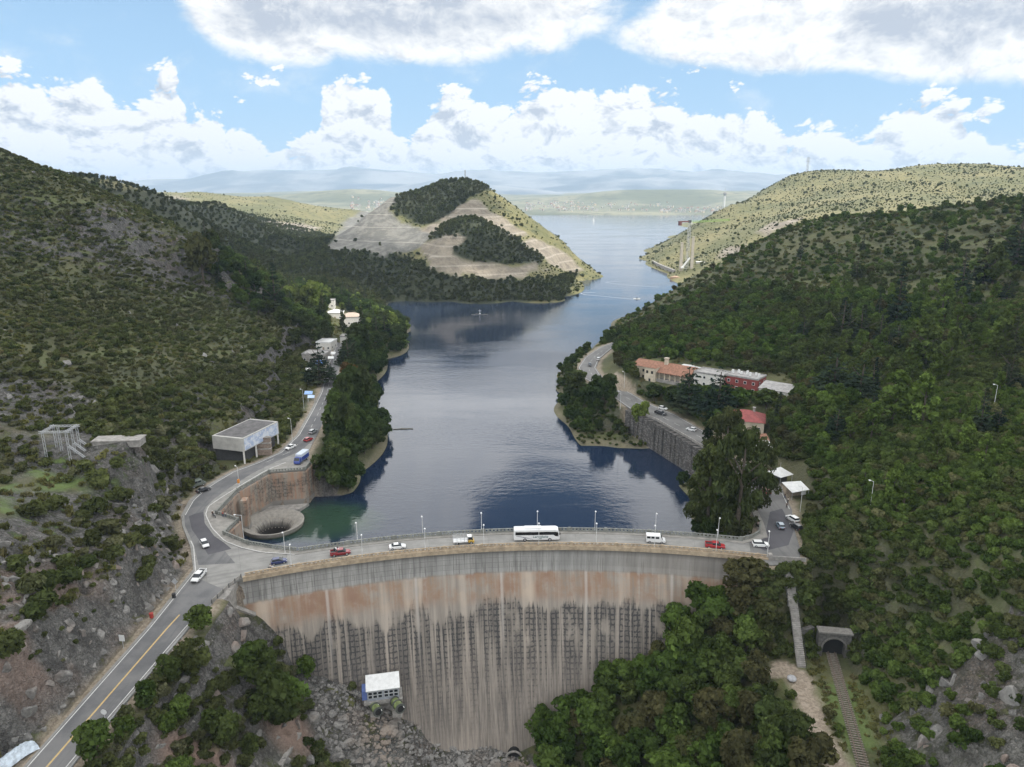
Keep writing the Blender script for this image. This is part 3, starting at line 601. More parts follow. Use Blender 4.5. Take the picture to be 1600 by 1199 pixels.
BARE_G = [q3((440, 90), (455, 115), (405, 180), (480, 260), (590, 290), (600, 315), (660, 330), (610, 390), (560, 430), (430, 440), (380, 470), (300, 430), (60, 430), (45, 400), (90, 340), (130, 290), (150, 250), (280, 180), (330, 135))]
WOODS = [[(330, 318), (420, 345), (520, 370), (600, 388), (640, 402), (700, 430), (760, 436), (850, 436), (905, 425), (880, 470), (590, 480), (330, 440)], [(668, 375), (690, 350), (735, 338), (790, 355), (850, 400), (845, 414), (760, 412), (705, 400), (710, 376), (690, 372)], [(606, 305), (690, 280), (745, 278), (770, 294), (735, 308), (700, 345), (655, 352), (618, 330)], [(40, 262), (120, 280), (240, 303), (390, 340), (400, 440), (40, 300)]]
def pmask(g, polys, soft=3.0):
    u, v, d = proj(np.stack([g.X, g.Y, g.Z], -1)); m = np.zeros(u.shape)
    jit = (vnoise(g.X, g.Y, 14, 4) - .5) * soft * 2
    for p in polys:
        dd = dline(u, v, p, True) * np.where(inpoly(u, v, p), 1, -1)
        m = np.maximum(m, sstep(dd + jit, -soft * .4, soft * .4))
    return m
def zmid(x, y):
    z = zraw(x, y); return z + (fbm(x, y, 70, 4, 31) - .5) * 9 * sstep(z, 1, 10)
QX, QY = lines((-300, 146, 3.2)), lines((640, 1250, 4.0))
def zq(x, y):
    z = zmid(x, y); u, v, d = proj(np.stack([x, y, z], -1))
    b_ = np.zeros(x.shape)
    for p in BARE_T[:2]: b_ = np.maximum(b_, inpoly(u, v, p) * 1.0)
    st = 6.5; t = z / st; zt = (np.floor(t) + sstep(t - np.floor(t), .35, .75)) * st
    return z + (zt - z) * b_ * .8
QUARRY = Grid(QX, QY, zq)
def zmid2(x, y):
    z = zmid(x, y); ins = np.minimum(np.minimum(x + 300, 143 - x), np.minimum(y - 640, 1245 - y)); z = z - 9 * sstep(ins, 0, 20)
    nin = np.minimum(np.minimum(x + 480, 480 - x), 650 - y); return z - 7 * sstep(nin, 3, 26)
MID = Grid(lines((-1500, -500, 25), (-500, 700, 9), (700, 1801, 25)), lines((560, 1500, 9), (1500, 2700, 22)), zmid2)
def fattr(g): 
    return dict(bare=np.clip(pmask(g, BARE_T) , 0, 1), grey=pmask(g, BARE_G), wood=pmask(g, WOODS, 4.0) * .95)
QUARRY.mesh('quarry_hill', FM, fattr(QUARRY)); a = fattr(MID); a['bare'] = pmask(MID, [[(1180, 362), (1205, 348), (1258, 340), (1250, 346), (1215, 358), (1200, 372)], [(1120, 402), (1135, 385), (1160, 384), (1165, 395), (1140, 402)], [(402, 345), (470, 350), (505, 356), (490, 362), (430, 362)], [(265, 306), (290, 308), (290, 314), (270, 313)]], 2.0)
MID.mesh('hills', FM, a)
# lake
wp = [(x, arc(211, x)) for x in range(-70, 72, 5)] + [(80, 184), (200, 260), (700, 600), (2500, 1500), (2500, 4200), (-2500, 4200), (-2500, 1500), (-600, 660), (-240, 560), (-120, 330), (-86, 232), (-84, 190)]
def holed(name, outer, hole, z, mat):
    bm = bmesh.new()
    for lp in (outer, hole):
        vs = [bm.verts.new((q[0], q[1], z)) for q in lp]
        for i in range(len(vs)): bm.edges.new((vs[i], vs[(i + 1) % len(vs)]))
    bmesh.ops.triangle_fill(bm, edges=bm.edges[:], use_beauty=True, normal=(0, 0, 1))
    for f in bm.faces:
        if f.normal.z < 0: f.normal_flip()
    me = bpy.data.meshes.new(name); bm.to_mesh(me); bm.free(); me.materials.append(mat); o = link(name, me); o['kind'] = 'structure'; return o
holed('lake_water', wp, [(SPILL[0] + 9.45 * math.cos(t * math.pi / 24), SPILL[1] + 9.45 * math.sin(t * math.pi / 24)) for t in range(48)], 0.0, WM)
# ---------------------------------------------------------------- far country, mountains, cloud, haze
def plain_mat():
    m, b = newmat('far_plain_land'); p = pos(b); n1 = b.noise(p, .0016, 5, .6); n2 = b.noise(p, .012, 5, .7)
    c = b.mix(b.ss(n1, .4, .62), (.10, .115, .075), (.21, .205, .14)); c = b.mix(b.ss(n2, .5, .66), c, (.07, .085, .06))
    out(b, c, .95); return m
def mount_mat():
    m, b = newmat('haze_blue_mountain_slopes'); p = pos(b); n1 = b.noise(p, .0009, 6, .62); n2 = b.noise(p, .006, 4, .7)
    c = b.mix(b.ss(n1, .40, .60), (.09, .125, .16), (.24, .26, .28)); c = b.mix(b.m('MULTIPLY', b.ss(n2, .5, .7), .35), c, (.10, .13, .15))  # distance haze is put into the slope colour as pale blue-grey
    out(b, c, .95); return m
PM = plain_mat(); MM = mount_mat()
def zplain(x, y):
    sh = 3480 + (fbm(x, x * 0, 900, 3, 41) - .5) * 420
    z = -10 + 16 * sstep(y - sh, -160, 40) + 55 * sstep(y, 3700, 7500) * (.4 + 1.2 * fbm(x, y, 1400, 4, 42)) + 26 * sstep(y, 3500, 4200) * fbm(x, y, 420, 4, 44)
    z = z + 78 * np.exp(-((x - 900) / 620) ** 2 - ((y - 5200) / 420) ** 2) + 70 * np.exp(-((x + 1050) / 500) ** 2 - ((y - 5000) / 400) ** 2)
    z = z + 40 * sstep(x, 1000, 1500) * sstep(y, 3500, 3800) + 20 * sstep(-x, 300, 900) * sstep(y, 2700, 3600)
    return z
PLAIN = Grid(lines((-6500, 6600, 110)), lines((2650, 4600, 45), (4600, 11000, 120)), zplain); PLAIN.mesh('far_plain', PM)
def zmount(x, y):
    az = x / np.maximum(y, 1)
    rid = np.interp(az, [-.9, -.7, -.55, -.4, -.22, -.12, 0, .1, .17, .22, .27, .35, .45, .6, .9], [292, 290, 280, 272, 267, 265, 264, 263, 261, 262, 266, 269, 272, 276, 282])
    hr = CH + (VH - rid) / F * 13500
    t = sstep(y, 8200, 13500); t2 = 1 - sstep(y, 13500, 17000)
    body = hr * np.clip(t * .92 + .0, 0, 1) * (.35 + .65 * t2)
    fold = (np.abs(fbm(x, y, 2600, 5, 51) - .5) * 2) * 700 * sstep(y, 7000, 9500) * (1 - sstep(y, 11800, 13400))
    front = 150 * np.exp(-((y - 8600) / 900) ** 2) * fbm(x, x * 0, 1500, 3, 52)
    return body * .93 + fold * .5 + front - 30 + (fbm(x, y, 500, 4, 53) - .5) * 40
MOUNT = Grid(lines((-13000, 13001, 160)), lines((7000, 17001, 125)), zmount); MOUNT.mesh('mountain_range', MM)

def cloud_mat():
    m, b = newmat('cloud_white'); o = b.n('ShaderNodeBsdfDiffuse', {'Color': (.9, .9, .9)}); b.n('ShaderNodeOutputMaterial', {'Surface': o}); return m
CLM = cloud_mat(); CZ = 1500.0
# unseen clouds added between valley and sun, lobes shaped for the shade they cast
def shade_cloud(lobes, label):
    mb = MB(); rg = random.Random(len(label))
    for gx_, gy_, rx_, ry_ in lobes:
        k = CZ / SD[2]; cx, cy = gx_ + SD[0] * k, gy_ + SD[1] * k
        n = 28; ring = []
        V = []; Fc = []; m_ = 8
        for j in range(m_ + 1):
            t = math.pi * j / m_
            for i in range(n):
                p_ = 2 * math.pi * i / n; w = 1 + .07 * math.sin(3 * p_ + gx_) + .05 * math.sin(7 * p_ + gy_ + j)
                V.append((cx + rx_ * w * math.sin(t) * math.cos(p_), cy + ry_ * w * math.sin(t) * math.sin(p_), CZ + (45 if j < m_ / 2 else 16) * math.cos(t) * (1 + .3 * math.sin(5 * p_ + j))))
        for j in range(m_):
            for i in range(n): a = j * n + i; c = j * n + (i + 1) % n; Fc.append((a, c, c + n, a + n))
        mb.add(V, Fc)
    return tag(mb.build('unseen_shade_cloud', CLM, smooth=True), label, 'cloud')
shade_cloud([(-60, 150, 360, 300), (260, 330, 330, 330), (420, 560, 260, 150), (-300, 300, 200, 215), (-5, 470, 75, 200), (60, 430, 180, 240), (-180, 330, 150, 100)], 'broad flat cumulus cloud overhead shading the gorge and the dam')
shade_cloud([(-480, 820, 330, 150), (-230, 765, 150, 75), (-700, 900, 300, 300), (-430, 600, 150, 100)], 'smaller cumulus cloud overhead shading the dark wooded ridges')
shade_cloud([(-55, 700, 85, 32), (25, 715, 60, 36), (-35, 778, 62, 26), (20, 790, 55, 24), (-100, 925, 32, 50)], 'ragged shred of cumulus cloud overhead shading the wooded shore of the quarried hill')
# ---------------------------------------------------------------- roads
def RAD(x, r):
    a = math.asin((x - DC[0]) / RD); return (DC[0] + r * math.sin(a), DC[1] + r * math.cos(a))
i_ = LROAD.index((-57, 169.0)); sheet('road', LROAD[:i_ - 1] + [RAD(-56.55, RU - .1), RAD(-56.55, RD - .25), (-62, arc(RD - .25, -62)), (-67.2, arc(RD - .25, -67.2))] + LROAD[i_ + 1:], RZ, CRM, .5)
LOWR = [(-81, 30), (-80.6, 97), (-79.4, 136), (-79.8, 158), (-69.0, 151.5), (-69.9, 143), (-71.2, 136), (-73.6, 97), (-73.6, 30)]
sheet('asphalt_road', LOWR, RZ + .004, ASP)
UPL = [(-80, 163), (-86, 174), (-93.3, 185.1), (-96.6, 192.1), (-98.6, 202.5), (-98.4, 209), (-97.5, 215.4), (-94.8, 225.9), (-89.5, 233.6), (-84.4, 244.4), (-83.6, 263.5), (-87.1, 297.4), (-90.7, 326.3), (-97.3, 359.6), (-101.3, 381), (-105.5, 410), (-110.5, 440)]
UPR = [(-104.6, 440), (-99.2, 410), (-95.4, 381), (-90.5, 355), (-84, 322), (-79.5, 290), (-76.2, 262), (-77.5, 246), (-83.5, 235), (-88, 224), (-90.8, 213), (-92.4, 204), (-92.6, 197.8), (-91, 191), (-86.5, 184), (-79.5, 174.5), (-71, 164)]
sheet('asphalt_road', UPL + UPR, RZ + .004, ASP)
PATCH = [P(u, v, RZ)[:2] for u, v in ((295, 807), (305, 803), (318, 800), (320, 818), (335, 838), (350, 848), (362, 858), (325, 867), (312, 845), (300, 828))]
sheet('asphalt_patch', PATCH, RZ + .008, ASPD)
RRP = [RAD(62.55, RU - .2)] + RROAD_L[1:] + RROAD_R + [RAD(62.55, RD - .25)]
sheet('asphalt_road', RRP, RZ, ASPL, .5)
RPATCH = [P(u, v, RZ)[:2] for u, v in ((1172, 848), (1195, 838), (1200, 815), (1203, 800), (1222, 795), (1240, 830), (1232, 852), (1195, 861))]
sheet('asphalt_patch', RPATCH, RZ + .004, ASPD)
def line3(pts, off, w, mat, nm, z=RZ + .012, dash=None, step=2.0): return strip(nm, resample(offset(pts, off), step), w, z, mat, dash=dash)
line3([(-80.6, 30), (-80.6, 97), (-79.4, 136), (-79.8, 160), (-85.7, 172.5), (-88, 176)], -.3, .2, WHITEL, 'white_edge_line')
line3([(-73.6, 30), (-73.6, 97), (-71.2, 136), (-70.0, 144)], .3, .2, WHITEL, 'white_edge_line')
line3([(-77.1, 30), (-77.1, 97), (-75.3, 136), (-74.9, 141)], 0, .34, YEL, 'yellow_centre_line')
line3(UPL[3:], -.25, .22, WHITEL, 'white_edge_line')
line3([((a[0] + c[0]) / 2 - .3, (a[1] + c[1]) / 2) for a, c in zip(UPL[8:], UPR[::-1][8:])], 0, .13, WHITEL, 'centre_line', dash=2)
line3(RROAD_L[4:], -.6, .16, WHITEL, 'white_edge_line'); line3(RROAD_R[:12], -.7, .18, WHITEL, 'white_edge_line')
line3([((a[0] + c[0]) / 2, (a[1] + c[1]) / 2) for a, c in zip(resample(RROAD_L[4:], 9)[:26], resample(RROAD_R[:12][::-1], 9)[:26])], 0, .13, WHITEL, 'centre_line', dash=2)
KERB = [(-57, 168.5), (-66, 169.6), (-72.5, 172.3), (-78.2, 175.8), (-84.8, 183.5), (-90.2, 192.1), (-91.8, 197.8), (-90.5, 203.9), (-88.3, 212.3), (-84.2, 226), (-79.5, 234)]
PARA = [(-57, 170.1), (-63, 171.4), (-71.5, 174.0), (-79.9, 179.5), (-79.1, 187.9), (-87.3, 192.6), (-87.3, 209), (-82.3, 224.6), (-70.9, 226.9), (-70.4, 232.2)]
sheet('pavement', PARA + [(-74, 236)] + KERB[::-1], RZ + .15, PAVE, .4)
line3(KERB, .12, .24, WHITEL, 'painted_kerb', RZ + .154)
sheet('pavement', [(x, arc(RU - .3, x)) for x in range(-57, 64, 3)] + [(x, arc(RU - 1.5, x)) for x in range(63, -58, -3)], RZ + .15, PAVE, .4)
sheet('pavement', [(63, 176.5), (68.5, 179.9), (70.4, 187), (72.2, 200), (75.0, 213), (76.4, 213), (74, 200), (72.3, 186.5), (70.5, 178), (63, 174.7)], RZ + .15, PAVE, .4)
# ---------------------------------------------------------------- the dam
def swept(prof, mat, name, parent, x0=-74.0, x1=74.0, n=110, uv=False):
    """prof: closed list of (radius, z), swept along the crest arc"""
    a0 = math.asin((x0 - DC[0]) / RD); a1 = math.asin((x1 - DC[0]) / RD); bm = bmesh.new(); rings = []
    lay = bm.loops.layers.uv.new('face')
    A = [a0 + (a1 - a0) * i / n for i in range(n + 1)]
    for a in A: rings.append([bm.verts.new((DC[0] + r * math.sin(a), DC[1] + r * math.cos(a), z)) for r, z in prof])
    m_ = len(prof)
    for i in range(n):
        for j in range(m_):
            k = (j + 1) % m_; f = bm.faces.new((rings[i][j], rings[i + 1][j], rings[i + 1][k], rings[i][k]))
            for lp in f.loops:
                v = lp.vert.co; lp[lay].uv = (math.atan2(v.x - DC[0], v.y - DC[1]) * RD, v.z)
    bm.faces.new(rings[0]); bm.faces.new(rings[-1][::-1]); bmesh.ops.recalc_face_normals(bm, faces=bm.faces)
    me = bpy.data.meshes.new(name); bm.to_mesh(me); bm.free(); me.materials.append(mat); return link(name, me, parent)
dam = thing('dam', 'tall curved concrete arch dam streaked tan and black, with a road along its crest', 'dam')
swept([(RU - .1, RZ - .3), (RU - .1, -30), (181, -40), (182, -36), (186.5, -28), (193.5, -15), (200, -3.5), (203.6, 2.5), (205.3, 4.9), (205.75, 6.5), (RD, 9.5), (RD, RZ - .9), (RD, RZ - .3)], DM, 'wall', dam, uv=True)
swept([(RU - .05, RZ), (RU - .05, RZ - .28), (RD - .3, RZ - .28), (RD - .3, RZ)], CRM, 'deck', dam, x0=-56.5, x1=62.5)
dp = swept([(RD + .25, RZ - .85), (RD + .25, RZ + .32), (RD - .55, RZ + .32), (RD - .55, RZ - .85)], TANC, 'fascia', dam, x0=-66.5, x1=66.5)
def balustrade(pl, mb, z, gap=.95, h=1.0, w=.24, pill=12.0, hole=.42):
    pl = [tuple(q[:2]) for q in pl]; tot = 0.0
    for (x0, y0), (x1, y1) in zip(pl[:-1], pl[1:]):
        L = math.hypot(x1 - x0, y1 - y0); rz = math.atan2(y1 - y0, x1 - x0); c = ((x0 + x1) / 2, (y0 + y1) / 2)
        mb.box((*c, z + .17), (L + w * .4, w, .34), rz); mb.box((*c, z + h - .09), (L + w * .5, w + .1, .18), rz)
        n = max(1, int(round(L / gap))); s = L / n
        for i in range(n):
            t = (i + .5) / n; p = (x0 + (x1 - x0) * t, y0 + (y1 - y0) * t); mb.box((*p, z + (h - .18 + .34) / 2), (s * (1 - hole), w * .75, h - .52 + .004), rz)
        k0 = int(tot // pill); tot += L
        if int(tot // pill) != k0 or L > pill * .8: mb.box((x1, y1, z + h / 2 + .06), (.7, .5, h + .12), rz)
mb = MB(); balustrade([(x, arc(RD + .02, x)) for x in np.linspace(-66, 66, 67)], mb, RZ + .32, .95, .9); part(mb, 'downstream_parapet', TANC, dam)
mb = MB(); mb.box((66.9, 166.2, RZ + .7), (.9, .9, 1.7)); mb.box((71.5, 165.2, RZ + .55), (8.4, .3, 1.1), -.14); part(mb, 'end_pillar', CONC, dam)
USP = [(x, arc(RU - .15, x)) for x in np.linspace(-56.5, 62.5, 60)]; US2 = [(62.5, USP[-1][1]), (66.2, 177.6), (69, 180.2), (70.3, 183.8), (70.9, 188)]
mb = MB(); balustrade(USP + US2[1:], mb, RZ + .15, 1.0, 1.05); part(mb, 'upstream_parapet', GREYC, dam)
mb = MB(); mb.tube(P(803, 1183, -34) + np.array([0, -.25, 0]), P(803, 1183, -34) + np.array([0, 6, 0]), 1.7, n=14); part(mb, 'gallery_shade_plug', M('opening_shade_black', (.012, .012, .012), .9), dam)  # solid plug; near-black colour stands for the shade inside openings
g = P(803, 1183, -34); mb = MB()
for i in range(11):
    a = math.pi * i / 10; a2 = math.pi * (i + 1) / 10
    if i < 10: mb.tube((g[0] + 1.95 * math.cos(a), g[1] - .3, g[2] + 1.95 * math.sin(a)), (g[0] + 1.95 * math.cos(a2), g[1] - .3, g[2] + 1.95 * math.sin(a2)), .28, n=5)
part(mb, 'gallery_surround', CONC, dam)
mb = MB(); a, c = P(338, 940, 8.5), P(398, 962, 2.5); mb.tube(a, c, .9, .8, 4); mb.tube(a + np.array([0, 1, -3]), c + np.array([0, 1, -2.2]), .5, .5, 4); part(mb, 'inspection_ledge', CONC, dam)
# abutment under the road, left of the dam
mb = MB(); mb.prism([(-72, 158), (-67.6, 156.3), (-67.3, 150), (-69.2, 143), (-71.8, 143)], -6, RZ - .52); tag(mb.build('abutment_wall', CONC), 'grey concrete abutment wall under the road at the left end of the dam', 'wall')
gr = thing('guard_rail', 'pale low guard wall with dark posts curving from the straight road onto the dam', 'guard rail'); GL = [(-67.0, 156.9), (-67.6, 155), (-68.3, 152.5), (-69.0, 149), (-69.6, 145.5)]
mb = MB()
for p_, q_ in zip(GL[:-1], GL[1:]): mb.box(((p_[0] + q_[0]) / 2, (p_[1] + q_[1]) / 2, RZ + .45), (math.dist(p_, q_) + .05, .16, .8), math.atan2(q_[1] - p_[1], q_[0] - p_[0]))
part(mb, 'panel', CONC, gr)
for p_ in resample(GL, 2.2): mb = MB(); mb.box((p_[0] + .14, p_[1], RZ + .5), (.12, .14, 1.15)); part(mb, 'post', M('dark_steel', (.045, .048, .05), .6), gr)
gr = thing('guard_rail', 'grey steel guard rail along the outer edge of the straight lower road', 'guard rail'); GL2 = [(-70.2, 136), (-72.6, 97), (-72.6, 60)]
mb = MB()
for p_, q_ in zip(GL2[:-1], GL2[1:]): mb.box(((p_[0] + q_[0]) / 2, (p_[1] + q_[1]) / 2, RZ + .6), (math.dist(p_, q_), .06, .3), math.atan2(q_[1] - p_[1], q_[0] - p_[0]))
part(mb, 'beam', M('galvanised_steel', (.42, .43, .44), .5, .1, 3), gr)
for p_ in resample(GL2, 4.0): mb = MB(); mb.box((p_[0] + .1, p_[1], RZ + .3), (.12, .12, .9)); part(mb, 'post', MATS['galvanised_steel'], gr)
# retaining wall of the terrace by the spillway
rw = thing('retaining_wall', 'rust streaked concrete retaining wall under the terrace road beside the round spillway', 'retaining wall')
mb = MB(); W = PARA
for p_, q_ in zip(W[:-1], W[1:]):
    mb.box(((p_[0] + q_[0]) / 2, (p_[1] + q_[1]) / 2, (RZ - .26 - 10) / 2), (math.dist(p_, q_) + .6, 1.5, RZ - .26 + 10), math.atan2(q_[1] - p_[1], q_[0] - p_[0]))
part(mb, 'wall', RWM, rw)
mb = MB(); mb.box((-84.6, 217.5, 1.2), (2.6, 2.6, 20), .4, .8); mb.box((-84.3, 206.5, .6), (2.2, 3.4, 20), .1, .85); part(mb, 'buttress', RWM, rw)
mb = MB(); mb.prism([(-83.5, 216), (-71.4, 219.6), (-69.6, 224.5), (-83, 222)], -8, 1.0); part(mb, 'footing', CONC, rw)
mb = MB(); balustrade([(-57, 170.1)] + PARA[1:], mb, RZ + .15, 1.0, 1.05, pill=8); part(mb, 'parapet', GREYC, rw)
# funnel spillway
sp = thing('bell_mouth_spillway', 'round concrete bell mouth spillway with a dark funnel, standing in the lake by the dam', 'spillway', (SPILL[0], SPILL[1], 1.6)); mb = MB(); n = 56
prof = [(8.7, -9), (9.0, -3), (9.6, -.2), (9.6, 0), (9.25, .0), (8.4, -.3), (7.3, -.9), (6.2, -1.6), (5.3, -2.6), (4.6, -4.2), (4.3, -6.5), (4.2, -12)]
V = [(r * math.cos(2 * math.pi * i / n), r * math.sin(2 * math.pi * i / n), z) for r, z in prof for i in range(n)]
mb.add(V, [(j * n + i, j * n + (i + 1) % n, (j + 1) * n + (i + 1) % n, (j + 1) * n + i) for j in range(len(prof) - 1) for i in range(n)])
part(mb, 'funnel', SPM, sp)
mb = MB(); mb.tube((0, 0, -12.5), (0, 0, -11.9), 4.8, n=24); part(mb, 'shaft', MATS['opening_shade_black'], sp)  # black disc stands for the darkness at the shaft bottom
mb = MB()
for k in range(26):
    a = 2 * math.pi * (k + .5) / 26; mb.tube((6.3 * math.cos(a), 6.3 * math.sin(a), -1.45), (4.6 * math.cos(a), 4.6 * math.sin(a), -4.5), .12, .2, 4)
part(mb, 'rib', M('rib_concrete', (.30, .26, .215), .9), sp)
# lakeside stone wall of the right bank road
w = thing('stone_wall', 'long dark stone retaining wall holding the right bank road above the water', 'retaining wall'); mb = MB(); RWL = resample(RROAD_L[5:9], 3)
for p_, q_ in zip(RWL[:-1], RWL[1:]): mb.box(((p_[0] + q_[0]) / 2 - 1.0, (p_[1] + q_[1]) / 2 - .5, 4.0), (math.dist(p_, q_) + .9, 2.6, 15.6), math.atan2(q_[1] - p_[1], q_[0] - p_[0]))
def stonemat():
    m, b = newmat('dark_stone_masonry'); p = pos(b); x, y, z = b.xyz(p); s = b.m('ADD', y, b.m('MULTIPLY', x, .5))
    vo = b.n('ShaderNodeTexVoronoi', {'Vector': b.comb(s, b.m('MULTIPLY', z, 1.5), 0), 'Scale': 1.1}); st = b.noise(b.comb(b.m('MULTIPLY', s, .6), b.m('MULTIPLY', z, .07), 0), 1, 4)
    c = b.mix(b.ss(vo.outputs['Distance'], .2, .6), (.17, .16, .15), (.075, .07, .066)); c = b.mix(b.m('MULTIPLY', b.ss(st, .5, .68), .7), c, (.04, .04, .038)); out(b, c, .95, vo.outputs['Distance'], .5, .1); return m
part(mb, 'wall', stonemat(), w)
mb = MB(); balustrade(RWL, mb, RZ, 1.0, .95); part(mb, 'parapet', CONC, w)
# haze
def haze():
    me = bpy.data.meshes.new('haze'); mb = MB(); mb.box((0, 8200, (640 - 62) / 2), (30000, 20000, 702)); o = mb.build('haze', None)
    m = bpy.data.materials.new('haze_air'); m.use_nodes = True; b = NT(m.node_tree)
    v = b.n('ShaderNodeVolumePrincipled', {'Color': (.62, .80, 1.0), 'Density': 7e-5, 'Anisotropy': .25}); b.n('ShaderNodeOutputMaterial', {'Volume': v}); o.data.materials.clear(); o.data.materials.append(m); o['kind'] = 'stuff'
haze()
# ---------------------------------------------------------------- vegetation
def leafmat(name, a, c, warm=None, trans=.28):
    m, b = newmat(name); oi = b.n('ShaderNodeObjectInfo').outputs['Random']; p = pos(b)
    col = b.mix(oi, a, c)
    if warm: col = b.mix(b.ss(b.m('FRACT', b.m('MULTIPLY', oi, 7.31)), .72, .95), col, warm)
    col = b.mix(b.ss(b.noise(p, .03, 3), .40, .62), col, b.mix(.55, col, (.060, .062, .030)))
    col = b.v('MULTIPLY', col, b.comb(*[attr(b, 'tint')] * 3))
    d = b.n('ShaderNodeBsdfDiffuse', {'Color': col}); t = b.n('ShaderNodeBsdfTranslucent', {'Color': b.v('MULTIPLY', col, (1.25, 1.3, .75))})
    x = b.n('ShaderNodeMixShader', {0: trans, 1: d, 2: t}); b.n('ShaderNodeOutputMaterial', {'Surface': x}); return m
LM = dict(shrub=leafmat('olive_shrub_leaves', (0.042, 0.056, 0.020), (0.105, 0.119, 0.045), (0.133, 0.133, 0.077)), rshrub=leafmat('green_shrub_leaves', (0.039, 0.064, 0.017), (0.098, 0.140, 0.036), (0.119, 0.119, 0.056)),
    tree=leafmat('broadleaf_leaves', (.038, .068, .017), (.110, .165, .038), (.085, .080, .036)), lake=leafmat('lakeside_leaves', (0.028, 0.048, 0.018), (0.067, 0.098, 0.028)), cedar=leafmat('cedar_needles', (0.018, 0.031, 0.021), (0.036, 0.056, 0.035)),
    cypress=leafmat('cypress_needles', (0.017, 0.029, 0.014), (0.031, 0.050, 0.021)), pine=leafmat('pine_needles', (0.070, 0.105, 0.025), (0.126, 0.182, 0.042)), wood=leafmat('distant_wood_leaves', (.036, .046, .021), (.085, .098, .040)), scrub=leafmat('distant_scrub_leaves', (.045, .058, .022), (.10, .11, .042)), lime=leafmat('pale_green_leaves', (0.119, 0.168, 0.035), (0.168, 0.217, 0.056)), rust=leafmat('reddish_leaves', (0.105, 0.056, 0.022), (0.126, 0.070, 0.028)), casu=leafmat('casuarina_needles', (0.050, 0.064, 0.024), (0.081, 0.098, 0.035)), far=leafmat('hazy_scrub_leaves', (0.070, 0.081, 0.039), (0.098, 0.109, 0.050)))
BARK = M('bark', (.085, .068, .052), .95, .35, 3)
def leaves(name, clumps, n, size, mat, seed, up=.5, flat=0.0, droop=0.0, aspect=1.5):
    """many leaf-spray faces gathered in clumps: clumps = (x, y, z, rx, rz, tint)"""
    r = np.random.default_rng(seed); cl = np.array(clumps, float); w = cl[:, 3] ** 2; k = r.choice(len(cl), n, p=w / w.sum()); c = cl[k]
    d = r.normal(size=(n, 3)); d[:, 2] += up; d /= np.linalg.norm(d, axis=1)[:, None]; rad = r.uniform(.55, 1.06, n) ** .6
    p = c[:, :3] + d * np.stack([c[:, 3], c[:, 3], c[:, 4]], 1) * rad[:, None]
    nm = d + r.normal(size=(n, 3)) * .55; nm[:, 2] = nm[:, 2] * (1 - flat) + flat * 2.2; nm /= np.linalg.norm(nm, axis=1)[:, None]
    t = r.normal(size=(n, 3)); t[:, 2] -= droop * 2; t -= nm * (t * nm).sum(1)[:, None]; t /= np.linalg.norm(t, axis=1)[:, None] + 1e-9; bb = np.cross(nm, t)
    s = size * r.uniform(.55, 1.35, n)[:, None]; a = t * s * aspect * .5; q = bb * s * .5
    bend = nm * s * r.uniform(-.25, .1, n)[:, None]
    v = np.stack([p - a + bend * .6, p - q, p + a + bend, p + q], 1).reshape(-1, 3)
    me = bpy.data.meshes.new(name); me.from_pydata(v.tolist(), [], np.arange(4 * n).reshape(-1, 4).tolist()); me.materials.append(mat)
    tint = c[:, 5] * r.uniform(.72, 1.3, n); at = me.attributes.new('tint', 'FLOAT', 'POINT'); at.data.foreach_set('value', np.repeat(tint, 4).astype(np.float32)); me.update(); return me
def trunkmesh(name, h, r, limbs, seed):
    rr = random.Random(seed); mb = MB(); lean = (rr.uniform(-.05, .05) * h, rr.uniform(-.05, .05) * h)
    mb.tube((0, 0, -1.2), (lean[0] * .5, lean[1] * .5, h * .5), r, r * .7, 6, False); mb.tube((lean[0] * .5, lean[1] * .5, h * .5), (lean[0], lean[1], h), r * .7, r * .25, 6)
    for i in range(limbs):
        a = rr.uniform(0, 6.28); z0 = h * rr.uniform(.3, .7); L = h * rr.uniform(.22, .4); mb.tube((lean[0] * z0 / h, lean[1] * z0 / h, z0), (L * math.cos(a), L * math.sin(a), z0 + L * .8), r * .42, r * .12, 5)
    o = mb.build(name, BARK); me = o.data; bpy.data.objects.remove(o); return me
def cl_round(seed, R, h0, h1, n, rmin, rmax, flatz=.8):
    r = random.Random(seed); o = []
    for i in range(n):
        while 1:
            x, y, z = r.uniform(-1, 1), r.uniform(-1, 1), r.uniform(-1, 1)
            if x * x + y * y + z * z < 1: break
        q = r.uniform(rmin, rmax); k = .9
        o.append((x * (R - q) * k * 1.2, y * (R - q) * k * 1.2, (h0 + h1) / 2 + z * ((h1 - h0) / 2 - q * flatz * .6), q, q * flatz, r.uniform(.7, 1.3)))
    return o
PROTO = {}
def proto(kind, variants): PROTO[kind] = variants          # list of (crown mesh, trunk mesh or None)
proto('shrub', [(leaves('shrub', cl_round(i, 1.6, .1, 1.7, 9, .5, .85), 430, .40, LM['shrub'], i, .7), None) for i in range(4)])
proto('rshrub', [(leaves('shrub', cl_round(20 + i, 1.7, .1, 2.0, 10, .5, .9), 520, .40, LM['rshrub'], 20 + i, .7), None) for i in range(4)])
proto('tree', [(leaves('crown', cl_round(40 + i, 3.4, 1.2, 7.4, 24, .8, 1.5), 1500, .62, LM['tree'], 40 + i, .6), trunkmesh('trunk', 5.4, .26, 4, i)) for i in range(4)])
proto('lake', [(leaves('crown', cl_round(60 + i, 3.4, 1.0, 7.6, 26, .8, 1.4), 1500, .60, LM['lake'], 60 + i, .6), trunkmesh('trunk', 5.4, .26, 4, 9 + i)) for i in range(3)])
proto('lime', [(leaves('crown', cl_round(70 + i, 3.2, 1.0, 7.4, 22, .8, 1.3), 1300, .60, LM['lime'], 70 + i, .6), trunkmesh('trunk', 5.2, .24, 4, 14 + i)) for i in range(2)])
